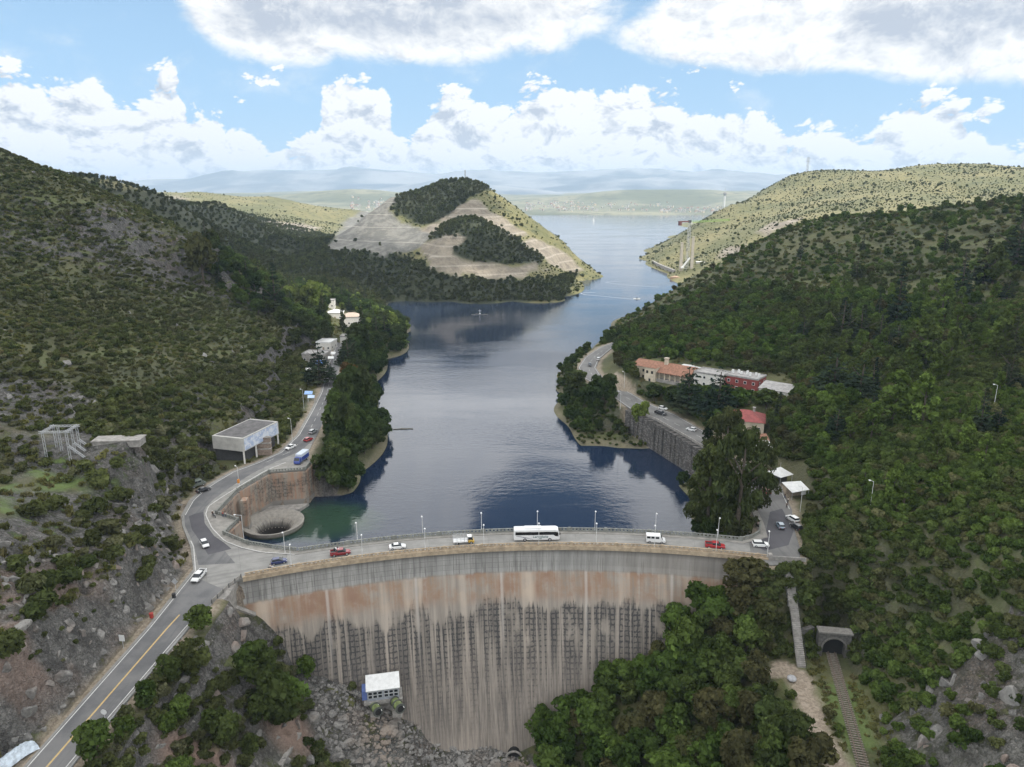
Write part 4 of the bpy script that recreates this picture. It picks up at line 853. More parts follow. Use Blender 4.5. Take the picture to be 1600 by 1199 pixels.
proto('rust', [(leaves('crown', cl_round(75, 3.2, 1.0, 7.0, 20, .8, 1.3), 1200, .60, LM['rust'], 75, .6), trunkmesh('trunk', 5.2, .24, 4, 17))])
def cl_tier(seed, h, R, n, top=.12, pw=.8):
    r = random.Random(seed); o = []
    for i in range(n):
        t = i / (n - 1); z = h * (.16 + .82 * t); rad = R * max(top, (1 - t) ** pw); m_ = max(3, int(rad * 2.4))
        for k in range(m_):
            a = 6.28 * (k + r.random()) / m_; q = rad * r.uniform(.45, .85); o.append((q * math.cos(a), q * math.sin(a), z - rad * .06 + r.uniform(-.25, .25), max(.5, rad * .34), .22, r.uniform(.7, 1.3)))
    return o
proto('cedar', [(leaves('crown', cl_tier(80 + i, 14, 5.4, 11, .14, .62), 2000, .62, LM['cedar'], 80 + i, .2, .75), trunkmesh('trunk', 12.5, .42, 3, 20 + i)) for i in range(2)])
proto('fir', [(leaves('crown', cl_tier(85 + i, 16, 3.4, 15, .06, .9), 1800, .55, LM['cedar'], 85 + i, .2, .6, .4), trunkmesh('trunk', 15, .34, 2, 24 + i)) for i in range(2)])
def cl_col(seed, h, R):
    r = random.Random(seed); o = []
    for i in range(26):
        t = i / 25; rad = R * math.sin(math.pi * min(1, .18 + .8 * t)) ** .6 * (1 - .45 * t); a = r.uniform(0, 6.28); o.append((rad * .45 * math.cos(a), rad * .45 * math.sin(a), h * (.06 + .9 * t), max(.3, rad * .62), .8, r.uniform(.75, 1.25)))
    return o
proto('cypress', [(leaves('crown', cl_col(90 + i, 12, 1.7), 1000, .42, LM['cypress'], 90 + i, .6), trunkmesh('trunk', 9, .22, 0, 30 + i)) for i in range(2)])
def cl_pine(seed, h, R):
    r = random.Random(seed); o = []
    for i in range(34):
        t = r.random() ** .8; rad = R * (1 - t) ** .6 + .25; a = r.uniform(0, 6.28); q = rad * r.uniform(.3, .95); o.append((q * math.cos(a), q * math.sin(a), h * (.2 + .75 * t), r.uniform(.5, 1.0), r.uniform(.7, 1.2), r.uniform(.6, 1.3)))
    return o
proto('pine', [(leaves('crown', cl_pine(100 + i, 10.5, 3.1), 1500, .46, LM['pine'], 100 + i, .9, 0, -.8), trunkmesh('trunk', 8.5, .25, 4, 34 + i)) for i in range(3)])
def cl_casu(seed, h, R):
    r = random.Random(seed); o = []
    for i in range(70):
        t = r.random(); rad = R * (math.sin(math.pi * (.16 + .80 * t)) ** .7); a = r.uniform(0, 6.28); q = rad * math.sqrt(r.random()); o.append((q * math.cos(a), q * math.sin(a), h * (.08 + .88 * t), r.uniform(.8, 1.5), r.uniform(.9, 1.7), r.uniform(.65, 1.35)))
    return o
proto('casuarina', [(leaves('crown', cl_casu(110 + i, 20, 6.2), 5200, .46, LM['casu'], 110 + i, .3, 0, 1.0, 2.2), trunkmesh('trunk', 17, .5, 6, 40 + i)) for i in range(2)])
proto('wood', [(leaves('wood', cl_round(120 + i, 3.2, .2, 5.4, 12, .9, 1.5), 230, 1.0, LM['wood'], 120 + i, .7), None) for i in range(3)])
proto('scrub', [(leaves('scrub', cl_round(130 + i, 2.0, .0, 2.0, 6, .6, 1.0), 110, .75, LM['scrub'], 130 + i, .7), None) for i in range(3)])
proto('grasses', [(leaves('tussock', [(0, 0, .15, .7, .35, 1), (.7, .3, .1, .6, .3, .85), (-.5, .5, .1, .6, .3, 1.15)], 90, .34, leafmat('dry_grass_blades', (.10, .105, .04), (.17, .165, .065), (.13, .115, .06)), 140, 1.2, 0, -1.5, 2.4), None)])
def hgt(x, y):
    n = (np.abs(x) < 478) & (y < 648); return np.where(n, NEAR.z(x, y), np.where((x > -300) & (x < 143) & (y > 640) & (y < 1245), QUARRY.z(x, y), MID.z(x, y)))
def visible(x, y, z, m=1.0):
    ok = np.ones(len(x), bool)
    for t in np.r_[np.linspace(.15, .9, 34), np.linspace(.91, .985, 12)]:
        zz = CH + (z - CH) * t; ok &= (hgt(x * t, y * t) < zz + m) | (y * t < 25)
    return ok
def hit(u, v, t0=60):
    d = ray(u, v); t = t0
    while t < 3000:
        p = np.array([0, 0, CH]) + d * t
        if float(hgt(p[0:1], p[1:2])[0]) > p[2]: return p
        t += .5 + t * .001
    return p
def cand(x0, x1, y0, y1, s, seed):
    r = np.random.default_rng(seed); X, Y = np.meshgrid(np.arange(x0, x1, s), np.arange(y0, y1, s)); X = X.ravel() + r.uniform(-.5, .5, X.size) * s; Y = Y.ravel() + r.uniform(-.5, .5, Y.size) * s; return X, Y, r
FOOT = []                                                        # built-over places kept free of plants: (x, y, radius)
CLEARPX = []                                                     # sight lines in the photograph that stay open
def build_ok(x, y, mr=2.0):
    ok = (dpoly(x, y, LROAD) > mr) & (dpoly(x, y, RROAD) > mr * .8) & (dline(x, y, PATH) > 2.6 + mr * .3) & (dline(x, y, RAIL) > 2.2 + mr * .3) & (dline(x, y, PATHB) > 1.2 + mr * .3)
    rr_ = np.hypot(x - DC[0], y - DC[1]); ok &= ~((rr_ > FACER(hgt(x, y) + 2) - .5 - mr * .3) & (rr_ < RU + 1) & (x > -72) & (x < 64))
    ok &= ~((np.hypot(x - DC[0], y - DC[1]) > 180) & (x > -74) & (x < 61) & (y < 232) & (dpoly(x, y, LROAD) < 30) & (x < -58))
    for fx, fy, fr in FOOT: ok &= np.hypot(x - fx, y - fy) > fr
    return ok
PL = {k: [] for k in PROTO}                                      # kind -> (x, y, z, scale, zone)
SCALE0 = dict(shrub=1.6, rshrub=1.7, tree=3.4, lake=3.4, lime=3.2, rust=3.2, cedar=5.4, fir=3.4, cypress=1.7, pine=3.1, casuarina=6.2, wood=3.2, scrub=2, grasses=1)
def put(kind, x, y, s, zone, sink=.15, zs=None, novis=False):
    z = hgt(x, y); u, v, dp_ = proj(np.stack([x, y, z + s], -1)); f = (u > -70) & (u < 1670) & (v > 180) & (v < 1330) & (dp_ > 5)
    x, y, z, s = x[f], y[f], z[f], s[f]; zs = None if zs is None else zs[f]
    f = novis | visible(x, y, z + 2.2 * s * SCALE0[kind] * (1 if kind in ('shrub', 'rshrub', 'scrub', 'grasses') else 1.9)); x, y, z, s = x[f], y[f], z[f], s[f]
    PL[kind].append((x, y, z - sink * s, s, np.full(len(x), zone)))
# ---- where the plants stand; zones: 0 left hillside, 1 right hillside, 2 left flank of gorge, 3 right flank of gorge, 4 left lakeside, 5 right lakeside, 6 village, 7 far ridge of right hill
FOOT += [(T(110, 690, 192)[0], 190, 7), (T(180, 700, 190)[0], 189, 5)]
def zfil(*a): return hgt(*a)
# left hillside
X, Y, r = cand(-330, -84, 88, 600, 2.7, 1); z = zfil(X, Y); n = fbm(X, Y, 34, 3, 61); sl = NEAR.slope(X, Y)
knob = inpoly(X, Y, KNOB)
pr = np.clip((n - .25) * 2.9, .3, .97) * np.where(sl > 1.25, .25, 1) * np.where(knob, .12, 1) * np.where((X + 150) ** 2 / 26 ** 2 + (Y - 208) ** 2 / 18 ** 2 < 1, .4, 1)
pr = np.where((Y < 180) & (X > -112), pr * .40, pr); pr = np.where((X > -135) & (Y > 190), np.maximum(pr, .88), pr)
f = (r.random(len(X)) < pr) & build_ok(X, Y, 3.0) & (z > 1) & (X < -85) & ~((Y > 420) & (X > -185)); s = r.uniform(.42, 1.15, len(X)) * (.75 + .6 * n); s = np.where((X > -135) & (Y > 190) & ~knob, s * 1.45, s)
put('shrub', X[f], Y[f], s[f], 0)
X, Y, r = cand(-330, -84, 90, 560, 2.0, 32); z = zfil(X, Y); f = (r.random(len(X)) < np.where(NEAR.slope(X, Y) > 1.2, .2, .5) * 1.5 * sstep(fbm(X, Y, 18, 3, 92), .28, .45)) & build_ok(X, Y, 2) & (z > 1) & ~((Y > 420) & (X > -185)) & ~inpoly(X, Y, KNOB); put('shrub', X[f], Y[f], r.uniform(.24, .55, f.sum()), 0)
X, Y, r = cand(-112, -82, 60, 185, 4.4, 2); f = (r.random(len(X)) < .42) & build_ok(X, Y, 4.0); put('shrub', X[f], Y[f], r.uniform(1.5, 2.3, f.sum()), 0)
X, Y, r = cand(-330, -100, 100, 560, 13, 3); f = (r.random(len(X)) < .30) & build_ok(X, Y, 5) & (hgt(X, Y) > 13) & ~inpoly(X, Y, KNOB); put('shrub', X[f], Y[f], r.uniform(1.3, 2.1, f.sum()), 0)
X, Y, r = cand(-330, -84, 90, 520, 2.6, 4); f = (r.random(len(X)) < .40) & build_ok(X, Y, 1.5) & (NEAR.slope(X, Y) < 1.1) & (hgt(X, Y) > 1); put('grasses', X[f], Y[f], r.uniform(.8, 1.7, f.sum()), 0)
# right hillside, low dense thicket
X, Y, r = cand(70, 330, 55, 330, 2.05, 5); z = hgt(X, Y); sl = NEAR.slope(X, Y); rockz = (Y < 126) & (X > 77) & (X < 100)
pr = np.where(rockz, .22, .97) * np.where(fbm(X, Y, 16, 3, 66) < .33, .8, 1)
f = (r.random(len(X)) < pr) & build_ok(X, Y, 2.4) & (z > -4.5) & (dline(X, Y, RAIL) > 3.4) & ~((Y > 176) & (X < 77))
put('rshrub', X[f], Y[f], r.uniform(.7, 1.5, f.sum()), 1)
X, Y, r = cand(78, 300, 90, 270, 1.9, 37); f = (r.random(len(X)) < .5) & build_ok(X, Y, 1.6) & (dline(X, Y, RAIL) > 4) & (hgt(X, Y) > -4.5) & ~((Y < 126) & (X > 77) & (X < 100)); put('rshrub', X[f], Y[f], r.uniform(.3, .65, f.sum()), 1)
X, Y, r = cand(58, 80, 90, 150, 1.1, 38); f = (dline(X, Y, RAIL) > 1.9) & (dline(X, Y, RAIL) < 7) & (dline(X, Y, PATH) > 2.6) & (r.random(len(X)) < .4); put('grasses', X[f], Y[f], r.uniform(.5, 1.1, f.sum()), 3)
# right hillside, wood above the right bank road
X, Y, r = cand(58, 360, 205, 500, 5.0, 6); z = hgt(X, Y); n = fbm(X, Y, 60, 3, 67); wood = (Y < 330) & (X < 95 + (Y - 205) * .75) | ((Y >= 300) & (Y < 500) & (z < 30 + (X - 60) * .12))
f = wood & (r.random(len(X)) < .93) & build_ok(X, Y, 3.5) & (z > 2.5); put('tree', X[f], Y[f], r.uniform(.62, 1.05, f.sum()), 1)
X, Y, r = cand(90, 400, 170, 420, 8.5, 7); z = hgt(X, Y); n = fbm(X, Y, 50, 3, 68); f = (n > .47) & (r.random(len(X)) < .6) & (X > 96 + (Y - 205) * .25) & (z < 62) & build_ok(X, Y, 5); put('pine', X[f], Y[f], r.uniform(.6, 1.1, f.sum()), 1)
X, Y, r = cand(80, 330, 200, 520, 15, 34); z = hgt(X, Y); f = (r.random(len(X)) < .26) & (X > 88 + (Y - 205) * .2) & (z < 75) & build_ok(X, Y, 5) & (fbm(X, Y, 70, 2, 94) > .45); put('fir', X[f], Y[f], r.uniform(.55, 1.1, f.sum()), 1)
X, Y, r = cand(80, 300, 200, 470, 19, 35); f = (r.random(len(X)) < .16) & (X > 88 + (Y - 205) * .2) & (hgt(X, Y) < 60) & build_ok(X, Y, 6); put('cedar', X[f], Y[f], r.uniform(.6, 1.0, f.sum()), 1)
X, Y, r = cand(-185, -100, 420, 640, 16, 36); f = (r.random(len(X)) < .35) & (hgt(X, Y) > 3) & build_ok(X, Y, 5); put('fir', X[f], Y[f], r.uniform(.6, 1.1, f.sum()), 6)
X, Y, r = cand(60, 430, 320, 648, 4.0, 8); z = hgt(X, Y); n = fbm(X, Y, 40, 3, 69); f = (r.random(len(X)) < np.clip((n - .30) * 2.8, .3, .9)) & (z > 1.5) & build_ok(X, Y, 3); put('rshrub', X[f], Y[f], r.uniform(.6, 1.5, f.sum()), 7)
X, Y, r = cand(60, 430, 330, 648, 11, 9); f = (r.random(len(X)) < .30) & (hgt(X, Y) > 2) & build_ok(X, Y, 4); put('tree', X[f], Y[f], r.uniform(.55, .95, f.sum()), 7)
X, Y, r = cand(60, 440, 300, 648, 3.4, 10); f = (r.random(len(X)) < .32) & (hgt(X, Y) > 1.5) & build_ok(X, Y, 2); put('grasses', X[f], Y[f], r.uniform(1.0, 2.2, f.sum()), 7)
# gorge flanks
X, Y, r = cand(4, 67, 92, 170, 4.8, 11); z = hgt(X, Y); f = (X - 3 > (165 - Y) * .16) & build_ok(X, Y, .5) & ((dline(X, Y, PATH) > 6.0) | (Y > 150)) & (dline(X, Y, PATHB) > 4.0) & (r.random(len(X)) < .95) & (X < 66); put('tree', X[f], Y[f], r.uniform(.95, 1.6, f.sum()), 3)
X, Y, r = cand(6, 68, 92, 170, 2.2, 12); f = build_ok(X, Y, 1.6) & (r.random(len(X)) < .75) & (X > 12); put('rshrub', X[f], Y[f], r.uniform(.5, 1.0, f.sum()), 3)
RUB = [(-52, 151), (-40, 152), (-22, 153), (0, 150), (6, 144), (-12, 136), (-30, 131), (-45, 136)]
X, Y, r = cand(-70, -34, 98, 150, 6.0, 33); f = build_ok(X, Y, 4) & (r.random(len(X)) < .5) & ~inpoly(X, Y, RUB); put('tree', X[f], Y[f], r.uniform(.5, .95, f.sum()), 2)
X, Y, r = cand(-72, -30, 95, 156, 1.8, 13); z = hgt(X, Y); f = build_ok(X, Y, 1.8) & (r.random(len(X)) < .80) & ~inpoly(X, Y, RUB) & (fbm(X, Y, 10, 3, 70) > .33); put('shrub', X[f], Y[f], r.uniform(.55, 1.35, f.sum()), 2)
X, Y, r = cand(61, 90, 147, 173, 1.6, 31); f = (np.abs(X - 69.6) > 2.0) & ((X < 70) | (Y > 152.5 + (X > 80) * 0)) & (dpoly(X, Y, RROAD) > 1.2) & ((Y < 164) | (X > 76)) & (np.hypot(X - 77.9, Y - 149) > 6) & (r.random(len(X)) < .9) & (Y > 148.5); put('rshrub', X[f], Y[f], r.uniform(.85, 1.5, f.sum()), 3, novis=True)
X = np.array([73.6, 72.6, 82.6, 82.0, 75.2, 78.5, 84.5, 71.8, 81.5]); Y = np.array([150.6, 148.6, 149.2, 151.6, 152.6, 153.2, 147, 151.5, 146.6]); put('rshrub', X, Y, np.array([1.2, .9, 1.3, 1.5, 1.2, 1.5, 1.4, 1.2, 1.1]), 1, novis=True)
# lakesides, village
X, Y, r = cand(-100, -52, 225, 432, 5.4, 14); z = hgt(X, Y); f = (dpoly(X, Y, LROAD) > 3.2) & (X > np.interp(Y, [225, 243, 279, 317, 353, 388, 412, 440], [-70, -74, -78, -83, -89, -95, -100, -104])) & (z > .4) & (r.random(len(X)) < .95); put('lake', X[f], Y[f], r.uniform(.85, 1.5, f.sum()), 4)
X, Y, r = cand(-230, -70, 415, 640, 6.0, 15); z = hgt(X, Y); f = (z > .5) & build_ok(X, Y, 3.5) & (r.random(len(X)) < .93) & (X > -185); s = r.uniform(.85, 1.5, len(X)); lit = (Y > 500) & (r.random(len(X)) < .4)
g = f & ~lit; put('lake', X[g], Y[g], s[g], 6); g = f & lit; put('lime', X[g], Y[g], s[g] * .85, 6)  # village sunlight put into leaf colour: paler trees in the lit part
X, Y, r = cand(26, 76, 196, 462, 4.6, 16); z = hgt(X, Y); f = (dpoly(X, Y, RROAD) > 2.8) & (z > .3) & (X < np.interp(Y, [196, 213, 232, 258, 282, 298, 326, 352, 374, 399, 425, 450], [73, 76, 76, 68.5, 60, 52, 44, 37, 35.8, 42, 53, 70])) & (r.random(len(X)) < np.where((Y > 255) & (Y < 292), .12, .85)); put('lake', X[f], Y[f], r.uniform(.5, .95, f.sum()), 5)
X, Y, r = cand(26, 76, 186, 462, 2.4, 17); z = hgt(X, Y); f = (dpoly(X, Y, RROAD) > 1.4) & (z > .3) & (X < np.interp(Y, [186, 213, 232, 258, 282, 298, 326, 352, 374, 399, 425, 450], [70, 76, 76, 68.5, 60, 52, 44, 37, 35.8, 42, 53, 70])) & (r.random(len(X)) < .55); put('rshrub', X[f], Y[f], r.uniform(.4, .9, f.sum()), 5)
# far hills
def farput(x0, x1, y0, y1, sp, seed, grid):
    X, Y, r = cand(x0, x1, y0, y1, sp, seed); Z = grid.z(X, Y); u, v, d = proj(np.stack([X, Y, Z], -1)); nz = (fbm(X, Y, 30, 3, 77) - .5) * 8
    def inm(polys, grow=0): 
        m = np.zeros(len(X), bool)
        for p in polys: m |= (dline(u, v, p, True) * np.where(inpoly(u, v, p), 1, -1) + nz * .4) > -grow
        return m
    wood = inm(WOODS) | ((X < -140) & (Y < 1150)); bare = inm(BARE_T + BARE_G, 1)
    wood &= ~bare | ((r.random(len(X)) < .01)); land = Z > .6
    f = land & wood & (r.random(len(X)) < .95); put('wood', X[f], Y[f], r.uniform(.45, .95, f.sum()), 8)
    shorew = land & (Z < 9) & (Y < 780) & (X < 60) & ~wood; put('wood', X[shorew], Y[shorew], r.uniform(.6, 1.1, shorew.sum()), 8)
    n = fbm(X, Y, 60, 3, 78); f = land & ~wood & ~bare & (r.random(len(X)) < np.clip((n - .25) * 1.9, .25, .85)); put('scrub', X[f], Y[f], r.uniform(.35, .85, f.sum()) + (r.random(f.sum()) < .04) * .9, 8)
farput(-295, 140, 642, 1240, 3.9, 21, QUARRY)
farput(-900, -300, 600, 1500, 6.2, 22, MID); farput(-300, -100, 600, 642, 4.5, 25, MID); farput(150, 1100, 655, 1650, 5.6, 23, MID); farput(-900, -100, 1500, 1950, 15, 24, MID)
# ---- chosen trees, each where the photograph shows it: kind, u, base v, top v, crown width in px, label
HAND = [('casuarina', 1105, 832, 700, 78, 'tall loose grey-green casuarina at the water edge, leftmost behind the upstream parapet'), ('casuarina', 1150, 838, 668, 92, 'tallest dark casuarina in the clump behind the right end of the upstream parapet'),
    ('casuarina', 1182, 800, 690, 60, 'slim casuarina leaning over the right bank road beside the lamp post'), ('casuarina', 1128, 775, 640, 76, 'casuarina at the back of the lakeside clump, below the red roofed house'),
    ('cedar', 1075, 648, 570, 60, 'spreading blue-green cedar in front of the long hotel, nearest the lake'), ('cedar', 1120, 655, 575, 66, 'broad tiered cedar in front of the red hotel wing'), ('cedar', 1300, 620, 555, 74, 'wide dark cedar with flat tiers among the pines on the right hillside'),
    ('cedar', 1340, 628, 565, 60, 'dark flat tiered cedar right beside the wide cedar on the right hillside'), ('fir', 1398, 520, 415, 42, 'tallest dark conical fir standing out of the right hillside'), ('fir', 1312, 540, 470, 40, 'dark conical fir above the wide cedar'), ('fir', 1535, 450, 372, 40, 'dark conical fir below the right ridge line'), ('fir', 1345, 535, 480, 36, 'smaller dark fir to the right of the conical fir'), ('fir', 1500, 470, 395, 36, 'narrow dark fir left of the fir below the ridge'), ('fir', 1585, 420, 322, 52, 'broad dark conifer at the right edge of the picture on the ridge'),
    ('pine', 1395, 665, 585, 70, 'large light green feathery pine in the middle of the right hillside'), ('pine', 1440, 665, 588, 56, 'second light green pine touching the large feathery pine'), ('pine', 1440, 580, 500, 56, 'light green pine below the tallest fir'), ('pine', 1480, 600, 520, 46, 'yellow-green pine to the right of the wide cedars'), ('pine', 1360, 690, 630, 40, 'small light pine beneath the large feathery pine'), ('pine', 1560, 560, 490, 50, 'light pine near the right edge of the picture'), ('pine', 1550, 450, 390, 44, 'light green pine on the upper right slope'), ('pine', 1470, 500, 440, 40, 'light pine among the firs on the upper slope'),
    ('lake', 945, 632, 584, 52, 'olive green tree at the lake edge by the bend of the right bank road'), ('lake', 1022, 628, 600, 34, 'dark tree under the square tower of the hotel'), ('lake', 1052, 634, 603, 40, 'dark tree under the arched balcony of the hotel'), ('tree', 1152, 640, 606, 36, 'round green tree below the red hotel wing'), ('lake', 1197, 640, 608, 40, 'dark round tree below the grey sheet roof'), ('lake', 1212, 672, 640, 40, 'dark round tree right of the red hipped roof'), ('lake', 1142, 688, 650, 34, 'dark tree left of the red hipped roof'), ('lake', 925, 632, 596, 40, 'dark tree between the road bend and the lake'), ('lake', 903, 612, 578, 40, 'round dark tree on the tip of the right promontory'), ('lime', 1000, 668, 626, 32, 'light green tree at the water beside the wooden jetty'), ('cypress', 1107, 700, 638, 26, 'pointed green conifer beside the right bank road wall'),
    ('fir', 432, 490, 417, 38, 'tall dark conifer at the edge of the sunlit village patch'), ('lime', 488, 492, 436, 34, 'tall sunlit pale green tree in the village'), ('cypress', 506, 510, 456, 15, 'dark cypress in the middle of the village'), ('cypress', 537, 520, 478, 13, 'slender cypress between two white village houses'), ('cypress', 566, 525, 478, 16, 'dark cypress right of the white village houses'), ('fir', 603, 530, 494, 22, 'dark conifer near the tip of the left promontory'), ('fir', 588, 535, 497, 20, 'dark conifer second from the tip of the left promontory'), ('lime', 455, 480, 444, 26, 'yellow-green bush-like tree above the village'),
    ('lake', 562, 560, 508, 52, 'large rounded dark green tree above the left promontory shore'), ('rust', 545, 600, 562, 36, 'reddish brown tree beside the left bank road'), ('lake', 558, 650, 570, 56, 'big dark rounded tree between the left bank road and the lake'), ('lake', 532, 690, 610, 58, 'green tree overhanging the left bank road'), ('lake', 520, 765, 690, 62, 'dark bushy tree next to the tall retaining wall'), ('lake', 548, 700, 640, 40, 'dark tree low on the shore under the left bank road'),
    ('tree', 318, 440, 368, 52, 'big dark rounded tree on the skyline of the left hillside'), ('cedar', 500, 600, 540, 56, 'broad dark cedar behind the shops on the left bank road'), ('cedar', 545, 575, 525, 40, 'dark cedar across the road from the shops'),
    ('tree', 313, 985, 945, 46, 'bright green tree on the gorge side of the road just below the dam'), ('tree', 150, 1190, 1118, 60, 'dark tree beside the lower road at the bottom of the picture'), ('tree', 230, 1110, 1055, 44, 'reddish olive tree hanging over the edge of the lower road'), ('tree', 440, 1130, 1045, 90, 'large dense dark green tree on the left flank of the gorge'), ('tree', 400, 1080, 1000, 70, 'dark green tree just under the left end of the dam face'), ('tree', 480, 1062, 1022, 32, 'small dark tree against the dam face above the tunnel'), ('tree', 350, 1170, 1090, 60, 'olive green tree at the bottom of the left flank'), ('tree', 305, 1060, 990, 56, 'dark bushy tree below the bright green tree'),
    ('tree', 1255, 945, 905, 56, 'dense green tree to the right of the long staircase'), ('tree', 1165, 935, 872, 80, 'ivy green tree covering the right end of the dam face'), ('tree', 1105, 985, 905, 80, 'large green tree leaning against the right of the dam face')]
HANDT = []
for k, u, vb, vt, w, lab in HAND:
    p = hit(u, vb); dp_ = proj(p)[2]; hm = (vb - vt) * dp_ / F / .93; h0 = dict(casuarina=20, cedar=14, fir=16, pine=10.5, cypress=12).get(k, 7.6); HANDT.append((k, p, w * dp_ / F / 2 / SCALE0[k], hm / h0, lab))
# keep automatic trees out of the way of the chosen ones, the roads in view and the buildings
CLEARPX += [[(1040, 700), (1005, 640), (1030, 622), (1095, 665), (1085, 695)], [(905, 590), (905, 570), (930, 542), (955, 540), (940, 590)], [(1000, 562), (1000, 600), (1065, 595), (1190, 600), (1235, 618), (1235, 590), (1090, 575)], [(1140, 640), (1200, 640), (1205, 698), (1150, 690)], [(1195, 725), (1258, 725), (1262, 785), (1240, 850), (1205, 860), (1190, 790)],
    [(335, 662), (430, 662), (440, 735), (385, 745), (340, 735)], [(480, 620), (484, 552), (500, 545), (520, 545), (526, 575), (520, 640), (488, 715), (455, 712), (470, 660)], [(513, 480), (522, 480), (558, 500), (556, 516), (516, 502)], [(70, 650), (150, 650), (250, 670), (225, 725), (90, 720)], [(560, 1040), (640, 1040), (640, 1130), (560, 1130)], [(1284, 990), (1314, 990), (1326, 1036), (1290, 1036)],
    [(330, 900), (330, 975), (410, 975), (410, 940)], [(1085, 685), (1070, 720), (1035, 700), (1040, 660)], [(1070, 860), (1215, 868), (1205, 885), (1120, 880)], [(430, 1140), (480, 1140), (450, 1199), (400, 1199)], [(1330, 1085), (1600, 1085), (1600, 1199), (1380, 1199)]]
GRP = {0: 'left hillside', 1: 'right hillside', 2: 'left flank of the gorge', 3: 'right flank of the gorge', 4: 'left lake shore', 5: 'right lake shore', 6: 'left bank village', 7: 'far slope of the right hill', 8: 'far hills'}
ADJ = {'shrub': 'low olive green shrub', 'rshrub': 'low leafy green shrub', 'tree': 'round crowned green tree', 'lake': 'dark round crowned tree', 'lime': 'pale yellow-green tree', 'pine': 'light green feathery pine', 'fir': 'dark conical fir', 'cedar': 'dark flat tiered cedar'}
def dup_plant(kind, var, name, loc, sxy, sz, rot, label, cat, group):
    cr, tr = PROTO[kind][var]
    if tr is None:
        o = link(name, cr, None, loc, rot); o.scale = (sxy, sxy, sz); return tag(o, label, cat, group)
    t = thing(name, label, cat, loc, rot, group); t.scale = (sxy, sxy, sz)
    link('crown', cr, t); link('trunk', tr, t); return t
NM = dict(shrub='shrub', rshrub='shrub', tree='broadleaf_tree', lake='broadleaf_tree', lime='broadleaf_tree', rust='broadleaf_tree', pine='pine_tree', cedar='cedar_tree', fir='fir_tree', cypress='cypress_tree', casuarina='casuarina_tree')
PR = {}
for i, (k, p, sx, sz, lab) in enumerate(HANDT):
    o = dup_plant(k, i % len(PROTO[k]), NM[k], p, sx, sz, R0.uniform(0, 6.28), lab, 'tree', None)
ALL = {}
for k in PL:
    if PL[k]: ALL[k] = [np.concatenate([a[i] for a in PL[k]]) for i in range(5)]
def cull(a, k):
    x, y, z, s, zn = a; keep = np.ones(len(x), bool)
    tall = 1.0 if k in ('shrub', 'rshrub', 'grasses', 'scrub', 'wood') else 1.9
    for fr in (0, .5, .95):
        u, v, d = proj(np.stack([x, y, z + s * SCALE0[k] * tall * fr], -1)); rad = s * SCALE0[k] / d * F * .55
        for p in CLEARPX:
            if k == 'grasses' or (k in ('shrub', 'rshrub') and p[0][0] in (70, 1330)): continue
            keep &= ~(inpoly(u, v, p) | (dline(u, v, p, True) < rad))
    return [q[keep] for q in a]
STUFF = []
quota = dict(shrub=150, rshrub=150, tree=200, lake=85, lime=15, pine=120, fir=80, cedar=40)
for k in ALL:
    a = cull(ALL[k], k); x, y, z, s, zn = a; u, v, d = proj(np.stack([x, y, z + s], -1))
    size = s / d * ((u > 0) & (u < 1600) & (v < 1190)); order = np.argsort(-size); nq = quota.get(k, 0)
    for j in order[:nq]:
        zz = GRP[int(zn[j])]; tree = k in ('tree', 'lake', 'lime', 'pine', 'fir', 'cedar')
        dup_plant(k, j % len(PROTO[k]), NM[k], (x[j], y[j], z[j]), s[j], s[j] * R0.uniform(.85, 1.15), R0.uniform(0, 6.28), f'{ADJ[k]} among many on the {zz}', 'tree' if tree else 'shrub', f'{ADJ[k]}s on the {zz}')
    if len(order) > nq: STUFF.append((k, [q[order[nq:]] for q in a]))
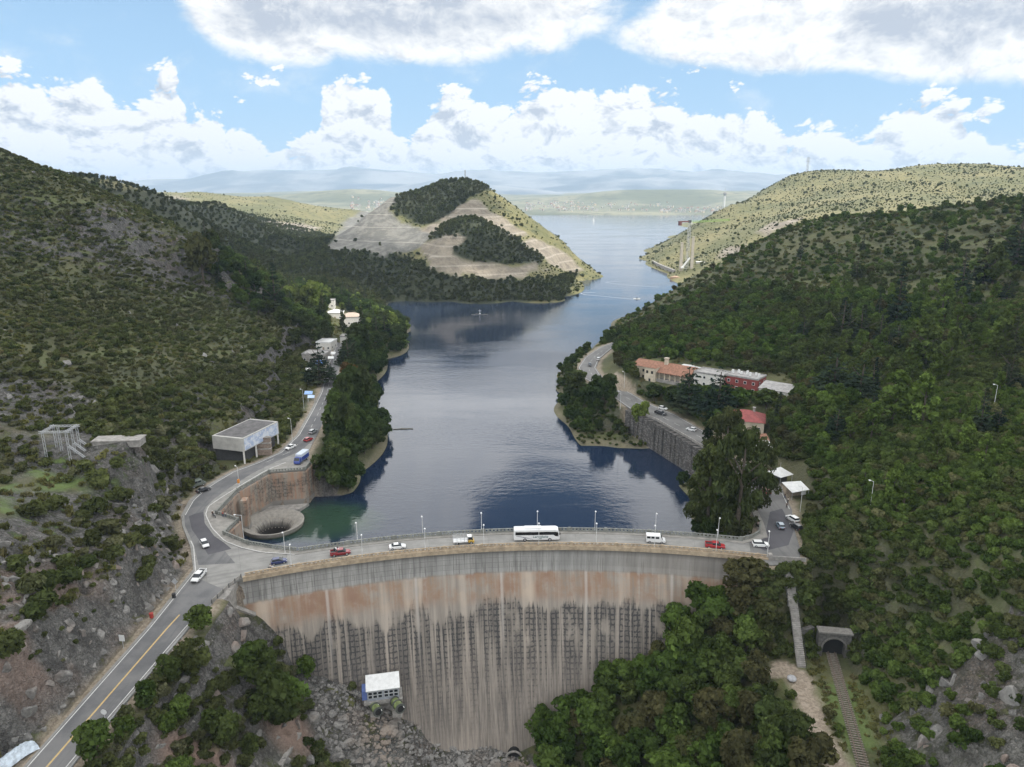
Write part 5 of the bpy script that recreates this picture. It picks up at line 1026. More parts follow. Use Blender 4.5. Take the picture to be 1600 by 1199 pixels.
def scatter(name, sets, hidden=()):
    """one plant cover: points that carry scale, turn and kind, instanced by geometry nodes"""
    pts, sc, rt, ix, prot = [], [], [], [], []
    rg = np.random.default_rng(99)
    for k, (x, y, z, s, zn) in sets:
        pts.append(np.stack([x, y, z], -1)); sc.append(np.stack([s, s, s * rg.uniform(.85, 1.15, len(s))], -1)); rt.append(np.stack([rg.normal(0, .9, len(s)) * (k == 'crag'), rg.normal(0, .9, len(s)) * (k == 'crag'), rg.uniform(0, 6.28, len(s))], -1)); ix.append(len(prot) + rg.integers(0, len(PROTO[k]), len(s)))
        for cr, tr in PROTO[k]:
            o = bpy.data.objects.new(cr.name, cr); prot.append(o)
    pts = np.concatenate(pts); me = bpy.data.meshes.new(name); me.vertices.add(len(pts)); me.vertices.foreach_set('co', pts.astype(np.float32).ravel())
    me.attributes.new('scl', 'FLOAT_VECTOR', 'POINT').data.foreach_set('vector', np.concatenate(sc).astype(np.float32).ravel())
    rr = np.concatenate(rt).astype(np.float32); me.attributes.new('rot', 'FLOAT_VECTOR', 'POINT').data.foreach_set('vector', rr.ravel())
    me.attributes.new('idx', 'INT', 'POINT').data.foreach_set('value', np.concatenate(ix).astype(np.int32))
    o = link(name, me); o['kind'] = 'stuff'; ng = bpy.data.node_groups.new(name, 'GeometryNodeTree')
    ng.interface.new_socket('Geometry', in_out='INPUT', socket_type='NodeSocketGeometry'); ng.interface.new_socket('Geometry', in_out='OUTPUT', socket_type='NodeSocketGeometry')
    N, L = ng.nodes, ng.links; gi = N.new('NodeGroupInput'); go = N.new('NodeGroupOutput'); ip = N.new('GeometryNodeInstanceOnPoints'); jn = N.new('GeometryNodeGeometryToInstance')
    for q in reversed(prot):
        oi = N.new('GeometryNodeObjectInfo'); oi.inputs['Object'].default_value = q; oi.inputs['As Instance'].default_value = False; L.new(oi.outputs['Geometry'], jn.inputs[0])
    def na(nm, dt):
        a = N.new('GeometryNodeInputNamedAttribute'); a.data_type = dt; a.inputs['Name'].default_value = nm; return [s_ for s_ in a.outputs if s_.enabled][0]
    L.new(gi.outputs[0], ip.inputs['Points']); L.new(jn.outputs[0], ip.inputs['Instance']); ip.inputs['Pick Instance'].default_value = True
    L.new(na('idx', 'INT'), ip.inputs['Instance Index']); L.new(na('rot', 'FLOAT_VECTOR'), ip.inputs['Rotation']); L.new(na('scl', 'FLOAT_VECTOR'), ip.inputs['Scale']); L.new(ip.outputs[0], go.inputs[0])
    md = o.modifiers.new('cover', 'NODES'); md.node_group = ng; return o
for nm, ks in (('shrub_cover', ('shrub', 'rshrub')), ('wood_cover', ('tree', 'lake', 'lime', 'pine', 'fir', 'cedar')), ('distant_wood', ('wood',)), ('distant_scrub', ('scrub',)), ('grass_tufts', ('grasses',))):
    st = [q for q in STUFF if q[0] in ks]
    if st: scatter(nm, st); print(nm, [(q[0], len(q[1][0])) for q in st])
# ---------------------------------------------------------------- rocks
def rockmesh(name, seed, mat, n=2):
    bm = bmesh.new(); bmesh.ops.create_icosphere(bm, subdivisions=n, radius=1); rg = np.random.default_rng(seed); pl = rg.normal(size=(9, 3)); pl /= np.linalg.norm(pl, axis=1)[:, None]; dd = rg.uniform(.38, .75, 9)
    for v in bm.verts:
        p = np.array(v.co)
        for a, d in zip(pl, dd):
            t = p @ a - d
            if t > 0: p = p - a * t
        v.co = p * (1 + rg.uniform(-.05, .05)) * (np.array([1.5, 1.0, .75]) if n == 3 else np.array([1.15, .95, .8])) * 1.25
    me = bpy.data.meshes.new(name); bm.to_mesh(me); bm.free(); me.materials.append(mat); return me
def rockmat(name, a, c, warm):
    m, b = newmat(name); oi = b.n('ShaderNodeObjectInfo').outputs['Random']; p = pos(b); n = b.noise(p, 1.4, 5, .7)
    col = b.mix(oi, a, c); col = b.mix(b.ss(n, .45, .75), col, tuple(np.array(c) * 1.25)); col = b.mix(b.m('MULTIPLY', b.ss(b.noise(p, .05, 3), .52, .66), .7), col, warm); col = b.mix(b.ss(n, .42, .3), col, tuple(np.array(a) * .45)); out(b, col, .95, n, .8, .25); return m
PROTO['rubble'] = [(rockmesh('boulder', i, rockmat('rubble_rock', (.085, .08, .076), (.235, .225, .21), (.24, .19, .15)) if i == 0 else MATS['rubble_rock']), None) for i in range(4)]
PROTO['crag'] = [(rockmesh('crag', 10 + i, rockmat('cliff_rock', (.10, .096, .09), (.235, .225, .21), (.24, .175, .14)) if i == 0 else MATS['cliff_rock'], 3), None) for i in range(4)]
SCALE0['rubble'] = SCALE0['crag'] = 1
def rocks(kind, f, X, Y, s): z = hgt(X, Y); return (kind, [X[f], Y[f], (z - s * (.25 if kind == 'rubble' else .5))[f], s[f], np.zeros(f.sum())])
X, Y, r = cand(-58, 14, 128, 156, .8, 40); s = np.exp(r.normal(-1.0, .55, len(X))).clip(.18, 1.7); f = inpoly(X, Y, RUB) & (r.random(len(X)) < .9)
scatter('rubble', [rocks('rubble', f, X, Y, s)])
X, Y, r = cand(-190, -80, 60, 225, 1.5, 41); sl = NEAR.slope(X, Y); rk = ((X < -82) & (Y < 200)) | ((X + 150) ** 2 / 26 ** 2 + (Y - 208) ** 2 / 18 ** 2 < 1.2)
s = np.exp(r.normal(-.35, .45, len(X))).clip(.3, 1.5); f = rk & (sl > .6) & (r.random(len(X)) < .38) & (dpoly(X, Y, LROAD) > 1.5 + s) & ~inpoly(X, Y, KNOB)
A = rocks('crag', f, X, Y, s)
X, Y, r = cand(72, 112, 95, 132, 2.2, 42); s = np.exp(r.normal(.1, .4, len(X))).clip(.5, 2.6); f = (dline(X, Y, RAIL) > 5 + s) & (X > 77) & (r.random(len(X)) < .2); B = rocks('crag', f, X, Y, s)
X, Y, r = cand(-300, -90, 120, 520, 7, 43); s = np.exp(r.normal(-.1, .5, len(X))).clip(.3, 2.4); f = (fbm(X, Y, 30, 3, 91) > .56) & (r.random(len(X)) < .5) & (hgt(X, Y) > 14) & build_ok(X, Y, 3); Cc = rocks('crag', f, X, Y, s)
X, Y, r = cand(-72, -40, 98, 150, 2.2, 44); s = np.exp(r.normal(-.3, .45, len(X))).clip(.3, 1.6); f = (dpoly(X, Y, LROAD) > 1.2 + s) & (r.random(len(X)) < .28); Dd = rocks('crag', f, X, Y, s)
scatter('cliff_rocks', [A, B, Cc, Dd])
# ---------------------------------------------------------------- buildings
GLASS = M('dark_window_glass', (.02, .025, .03), .15, .1); WHITEW = M('white_wall_paint', (.62, .60, .56), .85, .12); CREAM = M('cream_render', (.52, .45, .35), .9, .2, .5); ROOFO = M('orange_roof_tiles', (.25, .125, .08), .9, .3, 1.2); ROOFR = M('red_roof_sheets', (.25, .065, .06), .8, .2, .8)
ROOFG = M('grey_roof', (.30, .29, .28), .9, .25, .6); WSHEET = M('white_sheet', (.66, .66, .65), .7, .1, 1); OPENSHADE = MATS['opening_shade_black']; STEEL = MATS['galvanised_steel']; BLUET = M('blue_tarpaulin', (.08, .20, .50), .6, .25, 1); REDW = M('dark_red_wall', (.22, .05, .045), .9, .2)
BRICK = M('brownish_stone_blocks', (.23, .18, .145), .95, .3, 1.4); WOODM = M('weathered_timber', (.30, .25, .19), .9, .25, 2); DSTEEL = MATS['dark_steel']
def roofmb(kind, w, d, h, rise, ov=.5):
    mb = MB(); x, y = w / 2 + ov, d / 2 + ov
    if kind == 'gable': mb.add([(-x, -y, h), (x, -y, h), (x, y, h), (-x, y, h), (-x, 0, h + rise), (x, 0, h + rise)], [(0, 1, 5, 4), (2, 3, 4, 5), (1, 2, 5), (3, 0, 4), (3, 2, 1, 0)])
    elif kind == 'hip': q = max(0.05, w / 2 - d / 2); mb.add([(-x, -y, h), (x, -y, h), (x, y, h), (-x, y, h), (-q, 0, h + rise), (q, 0, h + rise)], [(0, 1, 5, 4), (2, 3, 4, 5), (1, 2, 5), (3, 0, 4), (3, 2, 1, 0)])
    elif kind == 'shed': mb.add([(-x, -y, h), (x, -y, h), (x, y, h + rise), (-x, y, h + rise), (-x, -y, h + .18), (x, -y, h + .18), (x, y, h + rise + .18), (-x, y, h + rise + .18)], [(3, 2, 1, 0), (4, 5, 6, 7), (0, 1, 5, 4), (1, 2, 6, 5), (2, 3, 7, 6), (3, 0, 4, 7)])
    else:
        mb.box((0, 0, h + .15), (w + .3, d + .3, .3)); mb.box((0, -d / 2, h + .5), (w + .32, .25, .5)); mb.box((0, d / 2, h + .5), (w + .32, .25, .5)); mb.box((w / 2, 0, h + .5), (.25, d - .3, .5)); mb.box((-w / 2, 0, h + .5), (.25, d - .3, .5))
    return mb
def house(name, label, loc, dim, rz, wall, roof, kind='gable', rise=1.6, nwin=3, floors=1, chim=False, cat='house', base=2.5, door=True, arches=0):
    w, d, h = dim; t = thing(name, label, cat, loc, rz); mb = MB(); mb.box((0, 0, (h - base) / 2), (w, d, h + base)); part(mb, 'wall', wall, t); part(roofmb(kind, w, d, h + .004, rise), 'roof', roof, t)
    for fl in range(floors):
        zc = 1.6 + fl * 3
        for i in range(nwin):
            x = -w / 2 + w * (i + .5) / nwin
            if door and fl == 0 and i == nwin // 2: mb = MB(); mb.box((x, -d / 2 - .03, 1.05), (1.1, .12, 2.1)); part(mb, 'door', WOODM, t); continue
            mb = MB(); mb.box((x, -d / 2 - .02, zc), (1.25, .10, 1.3)); fr = part(mb, 'window', WSHEET, t); mb = MB(); mb.box((x, -d / 2 - .06, zc), (1.0, .06, 1.05)); part(mb, 'pane', GLASS, fr)
        for i in range(max(1, int(d // 4))):
            y = -d / 2 + d * (i + .5) / max(1, int(d // 4))
            for sx in (-1, 1): mb = MB(); mb.box((sx * (w / 2 + .02), y, zc), (.10, 1.1, 1.3)); fr = part(mb, 'window', WSHEET, t); mb = MB(); mb.box((sx * (w / 2 + .06), y, zc), (.06, .85, 1.05)); part(mb, 'pane', GLASS, fr)
    if chim: mb = MB(); mb.box((w * .22, d * .12, h + rise * .5 + .9), (.9, .9, 2.4)); mb.box((w * .22, d * .12, h + rise * .5 + 2.2), (1.2, 1.2, .25)); part(mb, 'chimney', CONC, t)
    return t
# hotel above the right bank road
ax = np.array([49.0, -40.0]); ax /= np.hypot(*ax); HR = math.atan2(ax[1], ax[0]); h0 = np.array([63.0, 341.0])
def hp(s, o=0): q = h0 + ax * s + np.array([-ax[1], ax[0]]) * o; return q
hb = thing('hotel', 'long cream hotel with orange tiled roof, arched balcony and square tower above the road', 'hotel', (*hp(0), HZ), HR)
def hbox(x0, x1, y0, y1, z0, z1, nm, m): mb = MB(); mb.box(((x0 + x1) / 2, (y0 + y1) / 2, (z0 + z1) / 2), (x1 - x0, y1 - y0, z1 - z0)); return part(mb, nm, m, hb)
hbox(0, 30, -5, 5, -6, 5.6, 'wall', CREAM); mb = MB(); mb.add([(-.6, -6, 5.604), (30.4, -6, 5.604), (30.4, 6, 5.604), (-.6, 6, 5.604), (-.6, 0, 7.9), (30.4, 0, 7.9)], [(0, 1, 5, 4), (2, 3, 4, 5), (1, 2, 5), (3, 0, 4), (3, 2, 1, 0)]); rf = part(mb, 'roof', ROOFO, hb)
tw = hbox(8, 13.6, -9.4, -4.9, -7, 6.6, 'tower', CREAM); mb = MB(); mb.add([(7.6, -9.8, 6.604), (14, -9.8, 6.604), (14, -4.5, 6.604), (7.6, -4.5, 6.604), (10.8, -7.1, 8.0)], [(0, 1, 4), (1, 2, 4), (2, 3, 4), (3, 0, 4), (3, 2, 1, 0)]); rt = part(mb, 'roof', ROOFO, tw)
mb = MB(); mb.box((15, -1, 8.6), (1.6, 1.6, 3.2)); mb.box((15, -1, 10.3), (2.1, 2.1, .3)); part(mb, 'chimney', CREAM, rf)
hbox(13.6, 29.5, -8, -5, -6, 1.4, 'terrace', CONC)
for k in range(6):
    x = 15 + k * 2.7; mb = MB(); mb.box((x, -7.7, 2.9), (.45, .45, 3.0)); part(mb, 'column', CREAM, hb)
    if k < 5:
        mb = MB()
        for i in range(8):
            a0, a1 = math.pi * i / 8, math.pi * (i + 1) / 8; mb.tube((x + 1.35 - 1.2 * math.cos(a0), -7.7, 3.6 + 1.1 * math.sin(a0)), (x + 1.35 - 1.2 * math.cos(a1), -7.7, 3.6 + 1.1 * math.sin(a1)), .2, n=4)
        part(mb, 'arch', REDW, hb)
mb = MB(); mb.add([(13.8, -8.3, 4.75), (29.6, -8.3, 4.75), (29.6, -5.0, 5.9), (13.8, -5.0, 5.9), (13.8, -8.3, 4.55), (29.6, -8.3, 4.55), (29.6, -5.0, 5.7), (13.8, -5.0, 5.7)], [(0, 1, 2, 3), (7, 6, 5, 4), (0, 4, 5, 1), (1, 5, 6, 2), (2, 6, 7, 3), (3, 7, 4, 0)]); part(mb, 'balcony_roof', ROOFO, hb)
for (x, y, z) in [(2, -5, 3.6), (5, -5, 3.6), (5, -5, .6), (9.4, -9.4, 4.4), (12, -9.4, 4.4), (10.8, -9.4, .6), (2, -5, .6)]:
    mb = MB(); mb.box((x, y - .02, z), (1.2, .1, 1.5)); fr = part(mb, 'window', WOODM, hb); mb = MB(); mb.box((x, y - .06, z), (.95, .06, 1.25)); part(mb, 'pane', GLASS, fr)
hbox(18, 31, 5.0, 12, 0, 5.2, 'rear_wing', WHITEW); hbox(17.7, 31.3, 4.7, 12.3, 5.204, 5.5, 'rear_roof', WSHEET)
t = house('hotel_annexe', 'white flat roofed annexe of the hotel, half hidden behind the cedars', (*hp(38, 0), HZ + .5), (14, 10, 6.2), HR, WHITEW, ROOFG, 'flat', nwin=4, floors=2, cat='building', base=6)
t = house('hotel_annexe', 'dark red flat roofed wing at the right end of the hotel', (*hp(53, 1), HZ + 1), (15, 10, 6.4), HR, REDW, ROOFG, 'flat', nwin=4, floors=2, cat='building', base=6)
mb = MB()
for k in range(7): q = 47 + k * 2; p_ = hp(q, 1 + (k % 2) * 2); mb.box((p_[0], p_[1], HZ + 8.5), (.8, .8, 1.8 - .3 * (k % 3)), HR)
tag(mb.build('roof_tank', WSHEET), 'row of small white tanks and vents on the flat roof of the red hotel wing', 'water tanks')
p = T(1212, 622, 292); house('shed', 'low building with a grey sheet roof to the right of the red hotel wing', (p[0], 292, HZ + 3.0), (12, 8, 3), HR, WHITEW, ROOFG, 'shed', 1.6, 3, cat='building', base=6)
p = T(1168, 668, 262); house('house', 'house with a big red hipped roof and a pale chimney below the hotel', (p[0], 266, 14.5), (14.5, 12, 4.2), HR + .35, CREAM, ROOFR, 'hip', 3.0, 4, chim=True, base=5)
p = T(1178, 692, 246); house('house', 'small house with an orange roof just below the red roofed house', (p[0], 247, 13.2), (8.5, 6, 3.4), .1, CREAM, ROOFO, 'gable', 1.6, 3, chim=True, base=4)
mb = MB(); x, y = p[0], 241; mb.add([(x - 4, y - 2.5, 15.2), (x + 4.5, y - 1.5, 15.6), (x + 4.5, y + 3, 16.9), (x - 4, y + 3, 16.4), (x - 4, y - 2.5, 15.1), (x + 4.5, y - 1.5, 15.5), (x + 4.5, y + 3, 16.8), (x - 4, y + 3, 16.3)], [(0, 1, 2, 3), (7, 6, 5, 4), (0, 4, 5, 1), (1, 5, 6, 2), (2, 6, 7, 3), (3, 7, 4, 0)])
t = thing('awning', 'white awning in front of the small orange roofed house', 'awning'); part(mb, 'canopy', WSHEET, t)
for a, c in ((-3.8, -2.2), (4.3, -1.3), (4.3, 2.8), (-3.8, 2.8)): mb = MB(); mb.tube((x + a, y + c, 11), (x + a, y + c, 15.3), .07); part(mb, 'post', STEEL, t)
# kiosks by the right end of the crest
p = P(1214, 752, 13); t = thing('kiosk', 'kiosk under a grey pyramid sheet roof beside the right bank road', 'kiosk', (p[0] + 1.5, p[1] + 2, RZ), .5); mb = MB(); mb.add([(-3, -3, 3), (3, -3, 3), (3, 3, 3), (-3, 3, 3), (0, 0, 5.2)], [(0, 1, 4), (1, 2, 4), (2, 3, 4), (3, 0, 4), (3, 2, 1, 0)]); part(mb, 'roof', WSHEET, t); mb = MB(); mb.box((0, .6, 1.2), (4.6, 3.4, 3.4)); part(mb, 'wall', DSTEEL, t)
mb = MB(); mb.tube((0, 0, 5), (0, 0, 6.8), .05); part(mb, 'finial', STEEL, t)
for a in (-2.7, 2.7): mb = MB(); mb.tube((a, -2.7, -.2), (a, -2.7, 3), .08); part(mb, 'post', STEEL, t)
p = P(1238, 778, 12); t = thing('kiosk', 'roadside snack stall under a white canvas awning at the right end of the dam', 'kiosk', (p[0] + 1.5, p[1] + 1.5, RZ), .25); mb = MB(); mb.add([(-3.2, -2.6, 2.5), (3.2, -2.2, 2.7), (3.4, 2.6, 3.6), (-3.4, 2.8, 3.8), (-3.2, -2.6, 2.4), (3.2, -2.2, 2.6), (3.4, 2.6, 3.5), (-3.4, 2.8, 3.7)], [(0, 1, 2, 3), (7, 6, 5, 4), (0, 4, 5, 1), (1, 5, 6, 2), (2, 6, 7, 3), (3, 7, 4, 0)]); part(mb, 'awning', WSHEET, t)
mb = MB(); mb.box((.6, 1.2, .9), (4.6, 2.2, 2.6)); part(mb, 'counter', WOODM, t); mb = MB(); mb.box((1.8, -1.4, 1.6), (1.6, .12, 1.6)); part(mb, 'notice_board', WSHEET, t)
for a, c in ((-3, -2.4), (3, -2.1), (-3.1, 2.6)): mb = MB(); mb.tube((a, c, -.3), (a, c, 2.6), .07); part(mb, 'post', STEEL, t)
# concrete hall with banner beside the left road
A_, B_, C_, D_ = (-93.6, 233.2), (-87.4, 252.5), (-99, 256), (-105.6, 236.5)
t = thing('concrete_hall', 'grey concrete hall on pillars with pale blue banner beside the left road', 'building'); mb = MB(); mb.prism([A_, B_, C_, D_], RZ + 4.4, RZ + 9.2); part(mb, 'upper_storey', M('pale_grey_render', (.40, .39, .365), .9, .15, .4), t)
q_ = lambda s, k: tuple(np.array(s) * (1 - k) + np.array([-96.5, 244.5]) * k); mb = MB(); mb.prism([q_(A_, .10), q_(B_, .10), q_(C_, .10), q_(D_, .10)], RZ + 9.2, RZ + 9.26); part(mb, 'roof', M('tarred_roof', (.11, .105, .105), .95, .3, .5), t)
mb = MB(); mb.prism([q_(A_, .3), q_(B_, .16), q_(C_, .05), q_(D_, .05)], RZ - .4, RZ + 4.4); part(mb, 'recess_shade_block', M('undercroft_shade_black', (.05, .05, .052), .8, .2), t)  # dark block stands for the shade under the open pillared storey
for s in (0.02, .35, .68, .98): p_ = np.array(A_) * (1 - s) + np.array(B_) * s + np.array([-.4, .15]); mb = MB(); mb.box((p_[0], p_[1], RZ + 2.1), (.55, .55, 4.7), .3); part(mb, 'pillar', WHITEW, t)
def bannermat():
    m, b = newmat('printed_banner'); p_ = pos(b); n = b.noise(p_, .45, 3); c = b.mix(b.ss(n, .40, .6), (.60, .64, .70), (.34, .42, .58)); c = b.mix(b.ss(b.noise(p_, 1.4, 2), .55, .65), c, (.66, .66, .68)); out(b, c, .6); return m
mb = MB(); n_ = np.array([B_[1] - A_[1], -(B_[0] - A_[0])]); n_ = n_ / np.hypot(*n_) * .08; a_, b2 = np.array(A_) * .97 + np.array(B_) * .03 + n_, np.array(B_) * .97 + np.array(A_) * .03 + n_
mb.prism([tuple(a_), tuple(b2), tuple(b2 - n_ * .6), tuple(a_ - n_ * .6)], RZ + 4.7, RZ + 8.9); part(mb, 'banner', bannermat(), t)
p0, p1 = P(405, 714, 12), P(424, 712, 12); t = thing('stone_wall', 'brown stone block wall in three stepped courses next to the concrete hall', 'retaining wall'); mb = MB(); cx, cy = (p0[0] + p1[0]) / 2 - 1.5, (p0[1] + p1[1]) / 2 + 2
for k in range(3): mb.box((cx - k * .3, cy + k * .9, RZ + 1.0 + k * 1.9), (6.2, 1.8, 2.2), .1)
part(mb, 'wall', BRICK, t)
mb = MB()
for k in range(3): mb.box((cx - k * .3, cy + k * .9 - .1, RZ + 2.15 + k * 1.9), (6.5, 1.9, .16), .1)
part(mb, 'coping', CONC, t)
# shops on the left bank road, village houses
def shop(u, v, dim, rz, wall, roof, kind, label, name='shop', z=RZ, y=None, **kw):
    p_ = P(u, v, z); return house(name, label, (p_[0], p_[1], z), dim, rz, wall, roof, kind, cat=kw.pop('cat', 'shop'), **kw)
shop(495, 563, (13, 10, 4.2), -.12, CONC, ROOFG, 'flat', 'grey flat roofed shop on the left bank road, behind the blue awning', nwin=4)
shop(511, 545, (9, 11, 4.6), -.12, WHITEW, WSHEET, 'flat', 'pale shop with white flat roof at the far end of the left bank road', nwin=3)
def canopy(label, u, v, w, d, h, mat, rz=0, name='awning'):
    p_ = P(u, v, RZ + h); t = thing(name, label, 'awning', (p_[0], p_[1], RZ), rz); mb = MB(); mb.add([(-w / 2, -d / 2, h - .2), (w / 2, -d / 2, h - .35), (w / 2, d / 2, h + .35), (-w / 2, d / 2, h + .55), (0, 0, h + .32), (-w / 2, -d / 2, h - .26), (w / 2, -d / 2, h - .41), (w / 2, d / 2, h + .29), (-w / 2, d / 2, h + .49)], [(0, 1, 4), (1, 2, 4), (2, 3, 4), (3, 0, 4), (8, 7, 6, 5), (0, 5, 6, 1), (1, 6, 7, 2), (2, 7, 8, 3), (3, 8, 5, 0)]); part(mb, 'canopy', mat, t)
    for sx in (-1, 1):
        for sy in (-1, 1): mb = MB(); mb.tube((sx * w * .46, sy * d * .46, -.3), (sx * w * .46, sy * d * .46, h - .25), .06); part(mb, 'post', STEEL, t)
    return t
canopy('blue tarpaulin awning in front of the grey flat roofed shop', 502, 566, 5.2, 5, 3.2, BLUET, .1); canopy('long white awning over the roadside stalls on the left bank road', 489, 577, 7.5, 3, 3, WSHEET, .15); canopy('pale blue awning alone on the roadside, nearer to the dam', 482, 614, 3.6, 3, 2.8, M('pale_blue_canvas', (.25, .40, .68), .6, .2), .1); canopy('small pale blue and white awning touching the pale blue one', 486, 620, 3.0, 2.4, 2.5, M('faded_blue_canvas', (.45, .56, .72), .6, .2), .2)
canopy('small white awning across from the shops under the trees', 519, 552, 3.6, 3.2, 3, WSHEET, 0); canopy('second small white awning across from the shops', 517, 559, 3.2, 3, 2.6, WSHEET, .2)
def vil(u, v, y, dim, rz, roof, kind, label, **kw):
    p_ = T(u, v, y); zz = float(hgt(np.array([p_[0]]), np.array([y]))[0]); zz = max(p_[2], zz - .3); return house('house', label, (p_[0], y, p_[2]), dim, rz, WHITEW, roof, kind, base=10, **kw)
vil(517, 486, 560, (7, 8, 8.5), .1, ROOFG, 'flat', 'tall narrow white house among the trees of the left bank village', floors=2, nwin=2); vil(525, 498, 520, (11, 9, 5), .1, WSHEET, 'hip', 'low white house with a pale hipped roof between two cypresses', rise=2, nwin=3); vil(550, 507, 490, (13, 9, 6), .15, M('brownish_pale_roof', (.42, .34, .28), .9, .2), 'hip', 'white house with a brownish pale roof nearest to the lake in the village', rise=2.4, nwin=4)
vil(422, 482, 520, (10, 8, 6), -.3, WSHEET, 'gable', 'white house partly hidden high on the left hillside', nwin=3); vil(462, 484, 545, (8, 7, 6), 0, WSHEET, 'gable', 'small white house behind the dark trees left of the village centre', nwin=2); vil(545, 536, 440, (9, 7, 4.5), 0, ROOFG, 'flat', 'grey roofed house under the trees below the village', nwin=3)
# valve house and valves at the foot of the dam
vz = -17.4; p = T(599, 1083, 151.5); VX, VY = p[0], 151.3; vh = thing('valve_house', 'small grey valve house with white sheet roof and many windows at the dam foot', 'valve house', (VX, VY, vz), .2)
GREYW = M('grey_blue_wall', (.27, .29, .32), .8, .15); mb = MB(); mb.box((0, 0, 1.45), (7.8, 3.6, 2.9)); part(mb, 'wall', GREYW, vh); part(roofmb('shed', 7.8, 3.8, 2.95, 1.5, .25), 'roof', WSHEET, vh); mb = MB(); mb.box((0, -.2, -.35), (9.4, 4.4, .7)); mb.box((0, 1, -3.4), (8.6, 2.4, 5.5)); part(mb, 'base', CONC, vh)
mb = MB(); mb.box((-4.5, .2, 1.3), (1.3, 3.0, 2.5)); part(mb, 'porch', M('blue_painted_steel', (.10, .15, .36), .6, .2), vh)
for i in range(6):
    for j in range(2): mb = MB(); mb.box((-3.0 + i * 1.2 + (.15 if i > 2 else -.15), -1.82, 1.15 + j * .95), (1.02, .08, .82)); fr = part(mb, 'window', WSHEET, vh); mb = MB(); mb.box((-3.0 + i * 1.2 + (.15 if i > 2 else -.15), -1.86, 1.15 + j * .95), (.9, .06, .7)); part(mb, 'pane', GLASS, fr)
VG = M('mossy_green_steel', (.16, .20, .075), .7, .35, 1.0); DV = M('dark_flange_steel', (.075, .08, .07), .7, .2)
for k, (u0, v0, u1, v1, lb) in enumerate(((582, 1099, 592, 1114, 'left of the two green outlet valves below the valve house'), (616, 1095, 627, 1109, 'right of the two green outlet valves below the valve house'))):
    a, c = T(u0, v0, 149.6), T(u1, v1, 146.0); d = (c - a); t = thing('outlet_valve', lb, 'valve', tuple(a)); d = d / np.linalg.norm(d)
    mb = MB(); mb.tube((0, 0, 0), d * 3.9, 1.0, 1.12, 16); part(mb, 'body', VG, t)
    for s in (.1, 1.7, 3.7): mb = MB(); mb.tube(d * s, d * (s + .28), 1.28, 1.28, 16); part(mb, 'flange', DV, t)
    mb = MB(); mb.tube(d * 3.98, d * 4.02, .85, .85, 14); part(mb, 'mouth', OPENSHADE, t); mb = MB(); mb.tube(d * .5 + np.array([1.0, -.3, .9]), d * 3.6 + np.array([1.05, -.3, .4]), .09); part(mb, 'actuator', WSHEET, t); mb = MB(); q0 = d * 1.9 + np.array([0, 0, -1.9]); mb.box(q0, (2.2, 1.8, 2.2)); part(mb, 'plinth', CONC, t)  # mouth is a black disc standing for shade inside the pipe
wk = thing('walkway', 'narrow concrete walkway with dark handrail leading to the valve house', 'walkway'); a, c = T(518, 1064, 152.5), T(566, 1086, 150.6); mb = MB(); d = c - a; L = np.linalg.norm(d); n = 10
for i in range(n): s = (i + .5) / n; mb.box(a + d * s + np.array([0, 0, -.15]), (L / n + .1, 1.2, .5), math.atan2(d[1], d[0]))
part(mb, 'deck', CONC, wk)
mb = MB()
for i in range(n + 1): s = i / n; q0 = a + d * s + np.array([0, -.55, 0]); mb.tube(q0, q0 + np.array([0, 0, 1.1]), .04, n=4)
for h in (.6, 1.1): mb.tube(a + np.array([0, -.55, h]), c + np.array([0, -.55, h]), .04, n=4)
part(mb, 'handrail', DSTEEL, wk)
g = T(484, 1056, 153); t = thing('drain_tunnel', 'dark round tunnel mouth in the rock beside the left foot of the dam', 'tunnel', (g[0], g[1] - 1.5, g[2])); mb = MB(); mb.tube((0, 0, 0), (0, 2.5, 0), .95, n=12); part(mb, 'opening', OPENSHADE, t); mb = MB()  # tunnel mouth is a solid plug, painted black as its inner shade
for i in range(12): a0, a1 = 6.283 * i / 12, 6.283 * (i + 1) / 12; mb.tube((1.1 * math.cos(a0), -.05, 1.1 * math.sin(a0)), (1.1 * math.cos(a1), -.05, 1.1 * math.sin(a1)), .2, n=4)
part(mb, 'surround', CONC, t)
a, c = hit(436, 1197), hit(466, 1148); mb = MB(); d = c - a; n = 14
for i in range(n): mb.box(a + d * (i + .5) / n + np.array([0, 0, .15]), (1.5, np.linalg.norm(d) / n * 1.3, .6), math.atan2(d[1], d[0]) - math.pi / 2)
tag(mb.build('concrete_steps', CONC), 'weathered concrete steps climbing the left flank at the bottom of the picture', 'steps')
# staircase, tunnel and railway on the right
STA, STB = np.array([70.3, 161.6, 11.6]), np.array([68.7, 145.2, -4.7]); st = thing('staircase', 'long straight concrete staircase from the crest road down to the footpath', 'staircase'); mb = MB(); n = 52; d = STB - STA
for i in range(n): q0 = STA + d * (i + .5) / n; mb.box((q0[0], q0[1], q0[2] - .35), (2.0, abs(d[1]) / n * .82, .9 + .0 * i))
part(mb, 'steps', CONC, st); mb = MB(); m2 = 10
for i in range(m2): q0 = STA + d * (i + .5) / n * 2; mb.box((q0[0] - 1.2, q0[1], q0[2] + .1), (.28, abs(d[1]) / n * 2 + .05, 1.6))
part(mb, 'side_wall', CONC, st)
mb = MB()
for i in range(12): q0 = STA + d * i / 11; mb.tube(q0 + np.array([1.1, 0, 0]), q0 + np.array([1.1, 0, 1.0]), .035, n=4)
mb.tube(STA + np.array([1.1, 0, 1.0]), STB + np.array([1.1, 0, 1.0]), .035, n=4); part(mb, 'handrail', DSTEEL, st)
